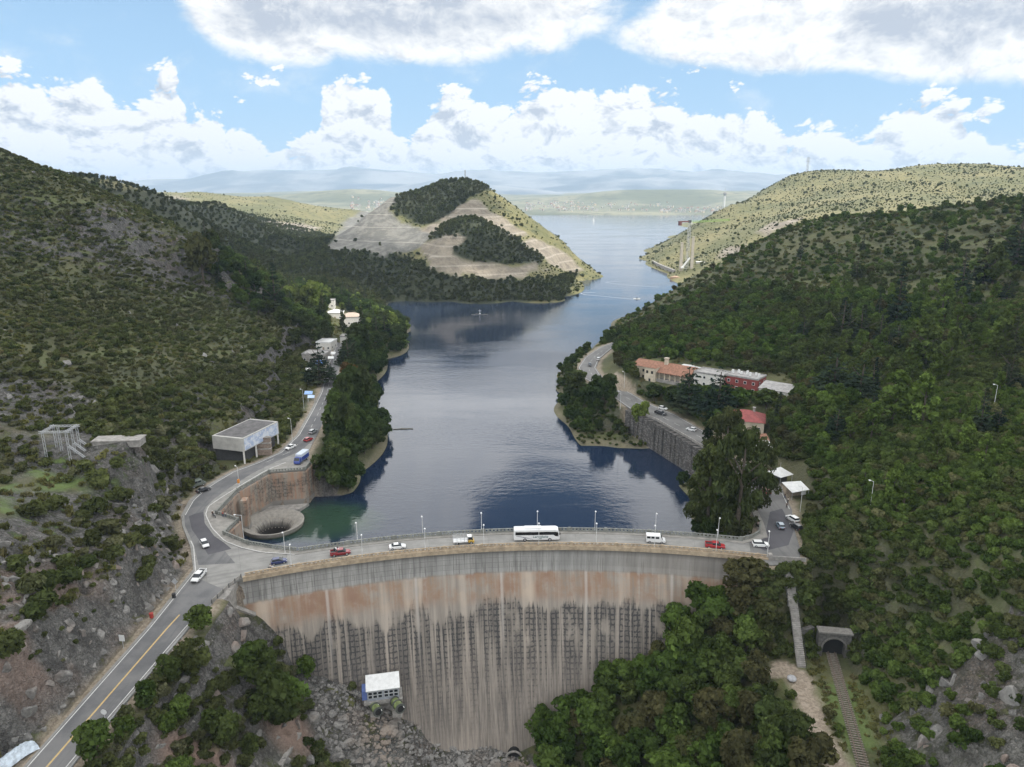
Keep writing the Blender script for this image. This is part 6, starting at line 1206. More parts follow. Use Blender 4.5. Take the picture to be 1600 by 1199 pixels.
pr = thing('tunnel_portal', 'grey stone railway tunnel portal with a dark arch in the right hillside', 'tunnel portal', (77.9, 149.3, -5.2), -.16); mb = MB(); Rr, n = 2.55, 14; yf, yb = 0, 2.2; arcp = [(-Rr, 0)] + [(-Rr * math.cos(math.pi * i / n), 2.6 + Rr * math.sin(math.pi * i / n)) for i in range(n + 1)] + [(Rr, 0)]
outp = [(-3.7, 0)] + [(-3.7 + 7.4 * i / n, 6.4 + .2 * math.sin(i)) if 0 < i < n else ((-3.7, 6.4) if i == 0 else (3.7, 6.4)) for i in range(n + 1)] + [(3.7, 0)]
k = len(arcp); V = [(x, yf, z) for x, z in arcp] + [(x, yf, z) for x, z in outp] + [(x, yb, z) for x, z in arcp] + [(x, yb, z) for x, z in outp]; Fq = []
for i in range(k - 1): Fq += [(i, i + 1, k + i + 1, k + i), (i, 2 * k + i, 2 * k + i + 1, i + 1), (k + i, k + i + 1, 3 * k + i + 1, 3 * k + i)]
mb.add(V, Fq); mb.box((-6.6, 2.2, 2.8), (5.4, 1.2, 6.0), .55); SMAS = M('grey_tunnel_masonry', (.095, .09, .083), .95, .4, 1.6); part(mb, 'wall', SMAS, pr); mb = MB(); mb.box((0, .9, 6.75), (7.9, 2.6, .4)); part(mb, 'coping', M('pale_coping_stone', (.17, .16, .145), .95, .25), pr)
mb = MB(); mb.add([(x, 1.7, z) for x, z in arcp], [tuple(range(k))]); part(mb, 'tunnel_shade_sheet', OPENSHADE, pr); mb = MB()  # flat black sheet stands for the darkness inside the tunnel
for i in range(n): a0, a1 = math.pi * i / n, math.pi * (i + 1) / n; mb.tube((-2.8 * math.cos(a0), -.06, 2.6 + 2.8 * math.sin(a0)), (-2.8 * math.cos(a1), -.06, 2.6 + 2.8 * math.sin(a1)), .27, n=4)
part(mb, 'arch_ring', M('arch_stone', (.14, .132, .12), .95, .3, 2), pr)
rl = thing('railway_track', 'old single railway track with wooden sleepers running out of the tunnel', 'railway track'); RP = resample(RAIL, .7); zt = -5.1
for sgn in (-.72, .72):
    o_ = offset(RP, sgn); mb = MB()
    for p_, q0 in zip(o_[:-1], o_[1:]): mb.box(((p_[0] + q0[0]) / 2, (p_[1] + q0[1]) / 2, zt + .22), (math.dist(p_, q0) + .04, .14, .18), math.atan2(q0[1] - p_[1], q0[0] - p_[0]))
    part(mb, 'rail', M('rusty_rail_steel', (.15, .11, .085), .7, .3), rl)
mb = MB()
for p_, q0 in zip(RP[:-1:1], RP[1::1]): mb.box((p_[0], p_[1], zt + .04), (.28, 2.5, .18), math.atan2(q0[1] - p_[1], q0[0] - p_[0]))
part(mb, 'sleepers', M('old_sleeper_wood', (.19, .165, .135), .95, .3, 2), rl)
b_ = P(1237, 1062, -4.6); mb = MB(); mb.ball((0, 0, .3), 1.1, 8, 6, .6); tag(mb.build('boulder', M('pale_boulder_stone', (.36, .36, .37), .9, .2), loc=tuple(b_)), 'pale boulder lying beside the footpath below the staircase', 'boulder')
# steel gantry and concrete slab on the left shelf
gz = hit(100, 712); gt = thing('steel_gantry', 'grey lattice steel gantry frame with raking struts on the left shelf', 'gantry', (gz[0], gz[1], gz[2] - .5), .05); H_ = 8.2
def lattice(mb, a, c, w=.5, n=7, r=.06):
    a, c = np.array(a, float), np.array(c, float); dv = (c - a) / np.linalg.norm(c - a); u_ = np.cross(dv, [.3, .2, .9]); u_ /= np.linalg.norm(u_); w_ = np.cross(dv, u_); K = [(u_ + w_) * w / 2, (u_ - w_) * w / 2, (-u_ - w_) * w / 2, (-u_ + w_) * w / 2]
    for q0 in K: mb.tube(a + q0, c + q0, r, n=4)
    for i in range(n):
        s0, s1 = a + (c - a) * i / n, a + (c - a) * (i + 1) / n
        for j in range(4): mb.tube(s0 + K[j], s1 + K[(j + 1) % 4], r * .6, n=3)
for (x, y) in ((-3.1, -2.6), (3.1, -2.6), (3.1, 2.6), (-3.1, 2.6), (3.1, 0), (-1.2, 1.4)): mb = MB(); lattice(mb, (x, y, -1), (x, y, H_)); part(mb, 'post', STEEL, gt)
for a, c in (((-4, -2.6, H_), (4, -2.6, H_)), ((-4, 2.6, H_), (4, 2.6, H_)), ((3.1, -3.2, H_), (3.1, 3.2, H_)), ((-3.1, -3.2, H_), (-3.1, 3.2, H_))): mb = MB(); lattice(mb, a, c, .45, 8); part(mb, 'beam', STEEL, gt)
for y in (-2.6, 0, 2.6): mb = MB(); lattice(mb, (3.2, y, 4.2), (8.6, y + .6, -1.2), .4, 6); part(mb, 'strut', STEEL, gt)
a, c = T(158, 704, 188), T(216, 683, 189); mb = MB(); d = c - a; mb.box((a + c) / 2 + np.array([0, 0, .5]), (np.linalg.norm(d[:2]) + 2, 4.2, 1.9), math.atan2(d[1], d[0])); mb.box((a + c) / 2 + np.array([0, 0, 1.55]), (np.linalg.norm(d[:2]) + 2.6, 4.8, .3), math.atan2(d[1], d[0])); tag(mb.build('concrete_slab', CONC), 'long low concrete block on top of the left knoll, next to the gantry', 'concrete block')
# ---------------------------------------------------------------- vehicles
RUBBER = M('tyre_rubber', (.018, .018, .018), .9, .1); RIM = M('wheel_rim', (.35, .35, .36), .4, .1); HEADL = M('headlight_glass', (.7, .7, .68), .2, .05); TAILL = M('tail_light_red', (.30, .02, .02), .3, .1); TRIM = M('black_trim', (.03, .03, .032), .6, .1)
def paint(name, c, r=.35):
    if name in MATS: return MATS[name]
    m, b = newmat(name); out(b, (*c, 1), r, Coat_Weight=.5, Coat_Roughness=.1); return m
def loft(mb, st):
    """st: list of (x, z_low, z_high, half_width, top_half_width)"""
    V = []; n = 8
    for x, a, c, w, tw in st:
        k = min(.14, (c - a) * .3); V += [(x, -w * .94, a), (x, -w, a + k), (x, -w, c - k), (x, -tw * .93, c), (x, tw * .93, c), (x, w, c - k), (x, w, a + k), (x, w * .94, a)]
    Fq = [(i * n + j, i * n + (j + 1) % n, (i + 1) * n + (j + 1) % n, (i + 1) * n + j) for i in range(len(st) - 1) for j in range(n)]
    Fq += [tuple(range(n - 1, -1, -1)), tuple(range(len(V) - n, len(V)))]; mb.add(V, Fq)
SPEC = {  # length, body stations, glass stations, roof stations, wheel x, wheel radius, width
 'hatch': ([(-1.95, .35, .80, .78, .72), (-1.85, .25, .98, .86, .82), (0, .22, .98, .88, .84), (.95, .22, .96, .88, .82), (1.7, .25, .82, .84, .74), (2.0, .36, .66, .70, .62)], [(-1.75, .95, 1.02, .80, .78), (-1.45, .95, 1.42, .80, .66), (.1, .95, 1.45, .80, .66), (1.0, .93, .98, .80, .76)], [(-1.5, 1.42, 1.50, .64, .6), (.12, 1.44, 1.53, .65, .6)], 1.25, .31),
 'sedan': ([(-2.2, .38, .82, .78, .7), (-2.1, .25, .96, .86, .78), (-1.3, .22, 1.0, .88, .82), (.8, .22, .98, .88, .82), (1.9, .25, .84, .86, .76), (2.25, .38, .66, .72, .62)], [(-1.55, .97, 1.0, .80, .76), (-.9, .97, 1.40, .80, .64), (.25, .97, 1.42, .80, .64), (1.05, .94, .99, .80, .76)], [(-.95, 1.39, 1.47, .62, .58), (.27, 1.41, 1.49, .63, .58)], 1.35, .32),
 'suv': ([(-2.15, .42, .95, .84, .8), (-2.05, .30, 1.12, .92, .88), (0, .28, 1.12, .94, .9), (.95, .28, 1.10, .94, .88), (1.95, .32, .98, .90, .8), (2.2, .45, .78, .76, .7)], [(-2.0, 1.08, 1.14, .84, .82), (-1.75, 1.08, 1.60, .84, .72), (.2, 1.08, 1.63, .84, .72), (1.0, 1.06, 1.12, .84, .8)], [(-1.85, 1.60, 1.70, .70, .66), (.22, 1.62, 1.72, .70, .66)], 1.35, .37),
 'pickup': ([(-2.6, .45, 1.02, .86, .84), (-2.5, .38, 1.06, .90, .88), (0, .36, 1.06, .92, .88), (1.3, .36, 1.06, .92, .86), (2.3, .40, .98, .90, .8), (2.6, .5, .80, .78, .7)], [(-.75, 1.04, 1.66, .82, .70), (-.7, 1.04, 1.68, .82, .70), (.75, 1.04, 1.70, .82, .70), (1.45, 1.02, 1.08, .82, .78)], [(-.8, 1.66, 1.76, .70, .66), (.78, 1.68, 1.78, .70, .66)], 1.62, .38),
 'van': ([(-2.55, .40, 2.2, .94, .86), (-2.5, .30, 2.30, .98, .88), (1.2, .30, 2.32, .98, .88), (1.75, .30, 1.30, .98, .9), (2.45, .34, 1.05, .94, .84), (2.65, .46, .8, .8, .7)], [(1.15, 1.30, 2.2, .95, .84), (1.3, 1.28, 2.2, .95, .84), (1.85, 1.2, 1.28, .93, .88)], None, 1.6, .35)}
def vehicle(name, label, cat, loc, rz, kind, mat, cargo=False):
    body, glass, roof, wx, wr = SPEC[kind]; t = thing(name, label, cat, loc, rz)
    mb = MB(); loft(mb, body); part(mb, 'body', mat, t); mb = MB(); loft(mb, glass); part(mb, 'windows', GLASS, t)
    if roof: mb = MB(); loft(mb, roof); part(mb, 'roof', mat, t)
    hw = body[2][3]; xe0, xe1 = body[0][0], body[-1][0]
    for sx in (-1, 1):
        for sy in (-1, 1):
            mb = MB(); mb.tube((sx * wx, sy * (hw - .16), wr), (sx * wx, sy * (hw + .03), wr), wr, n=12); w = part(mb, 'wheel', RUBBER, t); mb = MB(); mb.tube((sx * wx, sy * (hw + .02), wr), (sx * wx, sy * (hw + .05), wr), wr * .6, n=10); part(mb, 'rim', RIM, w)
    zf = (body[-1][1] + body[-1][2]) / 2
    for sy in (-1, 1):
        mb = MB(); mb.box((xe1 - .12, sy * .6, zf + .1), (.22, .3, .16)); part(mb, 'headlight', HEADL, t); mb = MB(); mb.box((xe0 + .05, sy * .66, body[0][2] - .12), (.16, .2, .26)); part(mb, 'tail_light', TAILL, t)
        mb = MB(); mb.box((1.0 if kind != 'van' else 1.75, sy * (hw + .1), body[2][2] + (.05 if kind != 'van' else -.85)), (.12, .2, .14)); part(mb, 'mirror', TRIM, t)
    mb = MB(); mb.box((xe1 - .05, 0, body[-1][1] + .08), (.2, body[-1][3] * 1.7, .18)); mb.box((xe0 + .02, 0, body[0][1] + .1), (.16, body[0][3] * 1.8, .2)); part(mb, 'bumper', TRIM, t)
    if kind == 'pickup': mb = MB(); mb.box((-1.65, 0, 1.065), (1.62, 1.55, .04)); part(mb, 'load_bed', TRIM, t); mb = MB(); [mb.box((-1.65, sy * .86, 1.2), (1.75, .1, .32)) for sy in (-1, 1)]; mb.box((-2.53, 0, 1.2), (.1, 1.7, .32)); part(mb, 'bed_sides', mat, t)
    if kind == 'van':
        for sy in (-1, 1):
            for x in (-1.9, -.75, .4): mb = MB(); mb.box((x, sy * .965, 1.72), (.95, .06, .6)); part(mb, 'side_window', GLASS, t)
    return t
WHITE = paint('white_car_paint', (.70, .70, .69)); RED = paint('red_car_paint', (.36, .018, .022)); DRED = paint('dark_red_car_paint', (.22, .012, .018)); BLUE = paint('dark_blue_car_paint', (.018, .03, .11)); BLACK = paint('black_car_paint', (.012, .013, .016)); SILV = paint('silver_car_paint', (.34, .35, .36), .3); LBLUE = paint('pale_blue_car_paint', (.24, .30, .36)); GREYP = paint('grey_green_car_paint', (.13, .15, .13)); YEL2 = paint('yellow_cab_paint', (.52, .33, .055)); ROYAL = paint('royal_blue_paint', (.03, .06, .28)); RUSTP = paint('rusty_red_paint', (.20, .055, .035), .6)
def tang(x): return -math.atan2(x - DC[0], 200)
def on(u, v, z=RZ + .012): return tuple(P(u, v, z))
def ondam(u, v):
    p_ = P(u, v, RZ + .012); return tuple(p_), tang(p_[0])
def dcar(u, v, kind, mat, label, cat='car', name='car', flip=0): l, a = ondam(u, v); return vehicle(name, label, cat, l, a + flip * math.pi, kind, mat)
dcar(436, 880, 'hatch', BLUE, 'dark blue hatchback on the crest road near the left end of the dam'); q = dcar(532, 867, 'pickup', DRED, 'dark red pickup truck carrying white and dark bundles in its bed', 'pickup truck', 'pickup_truck')
l, a = ondam(525, 866); mb = MB(); mb.ball((0, .2, 0), .5, 7, 5, .8); mb.ball((.75, -.3, .05), .42, 7, 5, .9); tag(mb.build('bundle', M('white_cloth_bundle', (.6, .6, .6), .9), None, (l[0], l[1], RZ + 1.4), a), 'white bundles lying in the bed of the dark red pickup', 'bundle'); mb = MB(); mb.ball((-.3, .1, 0), .42, 7, 5, .8); mb.ball((.35, .5, .05), .36, 7, 5, 1.1); tag(mb.build('bundle', M('dark_cloth_bundle', (.03, .032, .036), .9), None, (l[0] + .1, l[1], RZ + 1.45), a), 'dark bundles lying between the white bundles in the dark red pickup', 'bundle')
dcar(621, 857, 'sedan', WHITE, 'white sedan on the crest road between the dark red pickup and the flatbed truck'); dcar(1024, 847, 'van', WHITE, 'white minibus van on the right half of the dam crest', 'van', 'van'); dcar(1117, 856, 'pickup', RED, 'bright red pickup truck near the right end of the dam', 'pickup truck', 'pickup_truck')
vehicle('car', 'white hatchback turning off the right end of the dam crest', 'car', on(1188, 854), tang(66) + .18, 'suv', WHITE)
# flatbed truck
l, a = ondam(725, 849); t = thing('flatbed_truck', 'small flatbed truck with a yellow and white cab and open rails on the crest', 'truck', l, a); mb = MB(); loft(mb, [(1.15, .45, 1.35, .9, .86), (1.9, .42, 1.3, .92, .88), (2.6, .45, 1.1, .88, .8), (2.75, .5, .9, .8, .7)]); part(mb, 'cab', YEL2, t); mb = MB(); loft(mb, [(1.1, 1.3, 2.1, .86, .78), (2.0, 1.28, 2.1, .86, .76), (2.45, 1.1, 1.2, .84, .8)]); part(mb, 'windows', GLASS, t); mb = MB(); mb.box((1.5, 0, 2.15), (1.2, 1.6, .12)); part(mb, 'roof', WHITE, t)
mb = MB(); mb.box((-.95, 0, .95), (4.0, 2.1, .3)); part(mb, 'bed', WHITE, t); mb = MB(); mb.box((-.3, 0, .6), (4.6, .8, .3)); part(mb, 'chassis', TRIM, t); mb = MB()
for x in (-2.9, -1.9, -.9, .1, .95):
    for sy in (-1, 1): mb.box((x, sy * 1.0, 1.75), (.08, .08, 1.4))
for z in (1.6, 2.0, 2.4):
    for sy in (-1, 1): mb.box((-.95, sy * 1.0, z), (3.9, .06, .1))
part(mb, 'stake_rails', STEEL, t)
for x in (-1.9, 1.9):
    for sy in (-1, 1): mb = MB(); mb.tube((x, sy * .72, .42), (x, sy * .98, .42), .42, n=12); w = part(mb, 'wheel', RUBBER, t); mb = MB(); mb.tube((x, sy * .97, .42), (x, sy * 1.0, .42), .24, n=10); part(mb, 'rim', RIM, w)
# coach
l, a = ondam(838, 843); t = thing('coach', 'long white coach with dark windows and green lettering on the dam crest', 'coach', l, a); mb = MB(); loft(mb, [(-6.2, .6, 3.35, 1.2, 1.1), (-6.05, .4, 3.5, 1.27, 1.15), (5.2, .4, 3.52, 1.27, 1.15), (5.9, .4, 3.25, 1.25, 1.1), (6.2, .55, 2.2, 1.15, 1.1), (6.3, .6, 1.2, 1.1, 1.05)]); part(mb, 'body', WHITE, t)
mb = MB(); mb.box((-1.0, 0, 3.62), (4.6, 1.7, .26)); part(mb, 'roof_unit', WHITE, t); BG = M('coach_window_glass', (.010, .012, .014), .12, .05)
for sy in (-1, 1):
    mb = MB(); yo, yi, yf = sy * 1.29, sy * 1.2, sy * 1.275
    for q in ([(-5.8, 1.95, yo), (4.6, 1.95, yo), (4.6, 2.85, yo), (-5.8, 2.85, yo)], [(4.6, 1.95, yo), (5.1, 1.55, yo), (5.95, 1.5, yf), (5.8, 2.75, yf), (4.6, 2.85, yo)]):
        n = len(q); mb.add([(x, w_, z) for x, z, w_ in q] + [(x, w_ - sy * .09, z) for x, z, w_ in q], [tuple(range(n)), tuple(range(2 * n - 1, n - 1, -1))] + [(i, (i + 1) % n, n + (i + 1) % n, n + i) for i in range(n)])
    part(mb, 'window_band', BG, t)
    for x in (-3.2, 3.6): mb = MB(); mb.tube((x, sy * 1.0, .5), (x, sy * 1.3, .5), .5, n=14); w = part(mb, 'wheel', RUBBER, t); mb = MB(); mb.tube((x, sy * 1.29, .5), (x, sy * 1.32, .5), .28, n=10); part(mb, 'rim', RIM, w)
    mb = MB()
    for i in range(10):
        def sw(s, o): return (-5.6 + 4.8 * s, 1.275 * sy * 1.003, 1.75 - 1.15 * s ** 1.4 + o)
        s0, s1 = i / 10, (i + 1) / 10; th = .22 * (1 - abs(s0 - .4)); mb.add([sw(s0, 0), sw(s1, 0), sw(s1, -th * (1 - s1 * .9)), sw(s0, -th)], [(0, 1, 2, 3)])
    part(mb, 'livery_swoosh', M('dark_grey_livery', (.07, .08, .11), .5), t)
mb = MB(); mb.add([(6.22, -1.05, 1.35), (6.22, 1.05, 1.35), (5.98, 1.0, 3.0), (5.98, -1.0, 3.0), (6.27, -1.05, 1.35), (6.27, 1.05, 1.35), (6.03, 1.0, 3.0), (6.03, -1.0, 3.0)], [(0, 1, 2, 3), (7, 6, 5, 4), (0, 4, 5, 1), (1, 5, 6, 2), (2, 6, 7, 3), (3, 7, 4, 0)]); part(mb, 'windscreen', BG, t)
for sy in (-1, 1): mb = MB(); mb.box((6.25, sy * .8, .85), (.12, .4, .22)); part(mb, 'headlight', HEADL, t); mb = MB(); mb.box((6.3, sy * 1.4, 2.3), (.25, .3, .6)); part(mb, 'mirror', TRIM, t)
def text(body, size, mat, parent, loc, rot, name='lettering', shear=.25):
    c = bpy.data.curves.new(name, 'FONT'); c.body = body; c.size = size; c.extrude = .004; c.shear = shear; c.offset = .012; c.align_x = 'CENTER'; c.align_y = 'CENTER'; o = bpy.data.objects.new(name, c); COL.objects.link(o); dg = bpy.context.evaluated_depsgraph_get(); me = bpy.data.meshes.new_from_object(o.evaluated_get(dg)); bpy.data.objects.remove(o); me.materials.clear(); me.materials.append(mat); o = link(name, me, parent, loc); o.rotation_euler = rot; return o
text('Larrobaita', 1.0, M('dark_green_lettering', (.03, .10, .10), .5), t, (1.05, -1.285, 1.42), (math.pi / 2, 0, 0)); text('viajes', .38, MATS['dark_green_lettering'], t, (1.0, -1.285, .86), (math.pi / 2, 0, 0))
# left road
vehicle('car', 'white hatchback leaving the dark asphalt patch towards the crest', 'car', on(320, 853), -.95, 'hatch', WHITE); vehicle('pickup_truck', 'white pickup truck with a black load bed coming down past the junction', 'pickup truck', on(311, 904), -1.62, 'pickup', WHITE)
vehicle('car', 'black car parked on the outer edge of the left bend', 'car', on(318, 768), .85, 'sedan', BLACK); p = on(310, 761); vehicle('van', 'dull grey-green van parked behind the black car by the rock', 'van', (p[0] - .6, p[1] + .6, p[2]), .9, 'van', GREYP)
vehicle('car', 'white sedan driving down past the concrete hall', 'car', on(454, 701), -2.0, 'sedan', WHITE); vehicle('car', 'red car on the left bank road between a white sedan and a silver car', 'car', on(482, 689), 1.1, 'hatch', RED); vehicle('car', 'silver-white car just ahead of the red car on the left bank road', 'car', on(489, 677), 1.25, 'suv', SILV)
vehicle('car', 'pale silver car alone on the left bank road beneath the trees', 'car', on(516.5, 612), 1.65, 'hatch', SILV); vehicle('car', 'white car second in line in front of the roadside stalls', 'car', on(509, 597), -1.45, 'sedan', LBLUE); vehicle('car', 'white car first in line nearest to the blue awning', 'car', on(510.5, 588), -1.45, 'hatch', WHITE)
l = on(471, 722); t = thing('box_truck', 'royal blue truck with a pale box body on the terrace above the spillway', 'truck', l, -1.78); mb = MB(); mb.box((-1.0, 0, 2.2), (5.4, 2.3, 2.5)); part(mb, 'box', M('pale_box_body', (.50, .55, .62), .6, .1), t); mb = MB(); loft(mb, [(1.75, .5, 2.6, 1.1, 1.0), (2.7, .5, 2.6, 1.1, 1.0), (3.3, .5, 1.6, 1.08, 1.0), (3.5, .55, 1.2, 1.0, .9)]); part(mb, 'cab', ROYAL, t); mb = MB(); mb.add([(3.02, -.95, 1.65), (3.02, .95, 1.65), (2.74, .9, 2.5), (2.74, -.9, 2.5), (3.36, -.95, 1.62), (3.36, .95, 1.62), (2.8, .9, 2.52), (2.8, -.9, 2.52)], [(3, 2, 1, 0), (4, 5, 6, 7), (0, 1, 5, 4), (1, 2, 6, 5), (2, 3, 7, 6), (3, 0, 4, 7)]); part(mb, 'windscreen', GLASS, t)
mb = MB(); [mb.box((-1.0, sy * 1.16, 1.75), (5.2, .04, 1.4)) for sy in (-1, 1)]; part(mb, 'side_panel', ROYAL, t); mb = MB(); mb.box((.4, 0, .7), (5.6, 1.6, .3)); part(mb, 'chassis', TRIM, t)
for x in (-2.2, 2.4):
    for sy in (-1, 1): mb = MB(); mb.tube((x, sy * .8, .5), (x, sy * 1.15, .5), .5, n=12); w = part(mb, 'wheel', RUBBER, t); mb = MB(); mb.tube((x, sy * 1.14, .5), (x, sy * 1.17, .5), .28, n=10); part(mb, 'rim', RIM, w)
# right bank road
for u, v, rz, k, m_, lab in ((1219, 824, 1.5, 'hatch', LBLUE, 'pale blue hatchback driving away on the dark patch at the right end of the dam'), (1238, 814, 1.9, 'suv', WHITE, 'white car parked at the kerb near the snack stall'), (1244, 826, 1.9, 'hatch', BLACK, 'black car half hidden by shrubs behind the parked white car'), (1197, 770, 1.6, 'suv', RUSTP, 'rusty red vehicle on the right bank road under the casuarina branches'),
    (1080, 673, 2.42, 'hatch', WHITE, 'white car on the right bank road above the stone wall'), (1032, 648, -.75, 'pickup', BLACK, 'black pickup on the right bank road coming out from under the cedar'), (1036, 640, -.7, 'hatch', WHITE, 'white car parked beside the road behind the black pickup'), (935, 563, 1.35, 'suv', WHITE, 'white car in the inner lane of the right bank bend'), (921.5, 572, -1.7, 'hatch', BLACK, 'dark car in the outer lane of the right bank bend')):
    vehicle('car' if k != 'pickup' else 'pickup_truck', lab, 'car' if k != 'pickup' else 'pickup truck', on(u, v), rz, k, m_)
# ---------------------------------------------------------------- people and motorcycles
def skinbody(name, verts, edges, rad, mat, parent=None, loc=(0, 0, 0), rz=0, root=0):
    me = bpy.data.meshes.new(name); me.from_pydata(verts, edges, []); o = link(name, me, parent, loc, rz); md = o.modifiers.new('skin', 'SKIN'); md.use_smooth_shade = True
    for i, r in enumerate(rad): me.skin_vertices[0].data[i].radius = (r, r)
    me.skin_vertices[0].data[root].use_root = True; o.modifiers.new('sub', 'SUBSURF').levels = 1; me.materials.append(mat); return o
SKIN = M('skin_tone', (.32, .19, .13), .7, .08)
def person(label, loc, rz, shirt, trousers, pose='stand', hair=(.02, .015, .01), helmet=None):
    s = pose == 'ride'; hz = .78 if s else .92; kn = (.42, hz - .03) if s else (.05, .50); ft = (.30, .34) if s else (0, .07)
    V = [(0, 0, hz), (.02, 0, hz + .25), (.03, 0, hz + .50), (.04, 0, hz + .60), (.05, 0, hz + .72), (.06, 0, hz + .84)]; E = [(0, 1), (1, 2), (2, 3), (3, 4), (4, 5)]; Rr = [.13, .13, .15, .06, .085, .075]; sh, tr = [0, 1, 2], []
    for sy in (-1, 1):
        i = len(V); ax_, az_ = (.30, hz + .30) if s else (.06, hz + .22); V += [(.03, sy * .20, hz + .50), (ax_ * .5, sy * .27, (hz + .5 + az_) / 2), (ax_ + (.22 if s else .06), sy * .24, az_ - (.02 if s else .22)), (ax_ + (.30 if s else .08), sy * .24, az_ - (.03 if s else .30))]; E += [(2, i), (i, i + 1), (i + 1, i + 2), (i + 2, i + 3)]; Rr += [.07, .05, .035, .03]
        j = len(V); V += [(.02, sy * .10, hz - .06), (kn[0], sy * .13, kn[1]), (ft[0], sy * .13, ft[1]), (ft[0] + .16, sy * .14, ft[1] - .03)]; E += [(0, j), (j, j + 1), (j + 1, j + 2), (j + 2, j + 3)]; Rr += [.095, .07, .05, .04]
    o = skinbody('person', V, E, Rr, SKIN, None, loc, rz); tag(o, label, 'person')
    sv = [V[k] for k in (0, 1, 2, 6, 7, 14, 15)]; skinbody('shirt', sv, [(0, 1), (1, 2), (2, 3), (3, 4), (2, 5), (5, 6)], [.145, .145, .165, .085, .065, .085, .065], shirt, o)
    k = [0, 10, 11, 12, 18, 19, 20]; tv = [V[q_] for q_ in k]; skinbody('trousers', tv, [(0, 1), (1, 2), (2, 3), (0, 4), (4, 5), (5, 6)], [.14, .105, .08, .06, .105, .08, .06], trousers, o)
    mb = MB(); mb.ball((.045, 0, hz + .82), .125 if helmet else .105, 10, 7, 1.05); part(mb, 'helmet' if helmet else 'hair', helmet or M('dark_hair', hair, .8), o); return o
def cloth(n, c): return M(n, c, .9, .15)
WS, BS, RS, JS, GS = cloth('white_shirt', (.62, .60, .58)), cloth('black_clothing', (.02, .02, .022)), cloth('red_shirt', (.40, .05, .05)), cloth('blue_jeans', (.05, .07, .13)), cloth('grey_clothing', (.18, .18, .19))
def motorcycle(label, loc, rz, mat):
    t = thing('motorcycle', label, 'motorcycle', loc, rz); mb = MB(); mb.tube((-.55, 0, .62), (.25, 0, .78), .13, .16, 8); mb.tube((.25, 0, .78), (.55, 0, .95), .10, .06, 8); mb.box((-.05, 0, .45), (.55, .28, .35)); part(mb, 'body', mat, t); mb = MB(); mb.box((-.4, 0, .80), (.75, .26, .12)); part(mb, 'saddle', BS, t)
    for x in (-.66, .66):
        mb = MB(); n = 16
        for i in range(n): a0, a1 = 6.283 * i / n, 6.283 * (i + 1) / n; mb.tube((x + .27 * math.cos(a0), 0, .31 + .27 * math.sin(a0)), (x + .27 * math.cos(a1), 0, .31 + .27 * math.sin(a1)), .05, n=5)
        w = part(mb, 'wheel', RUBBER, t); mb = MB(); mb.tube((x, -.03, .31), (x, .03, .31), .2, n=8); part(mb, 'rim', RIM, w)
    mb = MB(); mb.tube((.66, .06, .31), (.45, .06, .95), .03); mb.tube((.66, -.06, .31), (.45, -.06, .95), .03); mb.tube((.42, -.36, 1.02), (.42, .36, 1.02), .025); part(mb, 'handlebar', STEEL, t); mb = MB(); mb.ball((.62, 0, .86), .1, 8, 5); part(mb, 'headlight', HEADL, t); return t
l, a = ondam(424, 890.5); motorcycle('white motorcycle riding beside the blue hatchback close to the parapet', l, a, WHITE); person('person in a white shirt riding the white motorcycle beside the blue hatchback', (l[0] - .25 * math.cos(a), l[1] - .25 * math.sin(a), l[2]), a, WS, JS, 'ride', helmet=TRIM)
l = on(335, 808, RZ + .15); motorcycle('black motorcycle parked on the terrace pavement beside the notched parapet', l, -.8, BLACK); person('person in black with a white helmet standing by the parked black motorcycle', (l[0] - .7, l[1] + .5, l[2]), -.8, BS, BS, helmet=WHITE)
l = on(353, 808.5, RZ + .15); person('person in a white shirt leaning at the notched parapet', (l[0], l[1], l[2]), 1.1, WS, JS); person('person in a red shirt standing left of the one in white at the parapet', (l[0] - .9, l[1] + .15, l[2]), 1.3, RS, JS)
l = on(517, 571); motorcycle('dark motorcycle at the far end of the left bank road by the blue awning', l, 1.6, BLACK); person('person in grey riding the dark motorcycle at the far end of the left road', (l[0], l[1] - .25, l[2]), 1.6, GS, BS, 'ride', helmet=BLACK)
for u, v, sm, tm, lab in ((1226, 779, BS, JS, 'person in dark clothes standing at the front of the snack stall'), (1231, 786, WS, BS, 'person in a white top waiting beside the snack stall counter'), (1229, 794, BS, BS, 'person all in black in front of the notice board by the stall'), (1184, 824, GS, BS, 'person in grey walking on the pavement beside the curved end of the parapet'), (497, 592, RS, JS, 'person in red standing on the verge by the roadside stalls'), (498, 586, WS, BS, 'person in white standing on the verge just beyond the one in red')):
    person(lab, on(u, v, RZ + .02 if u > 500 and u < 1180 or u > 1190 or u < 500 else RZ + .15), R0.uniform(0, 6), sm, tm)
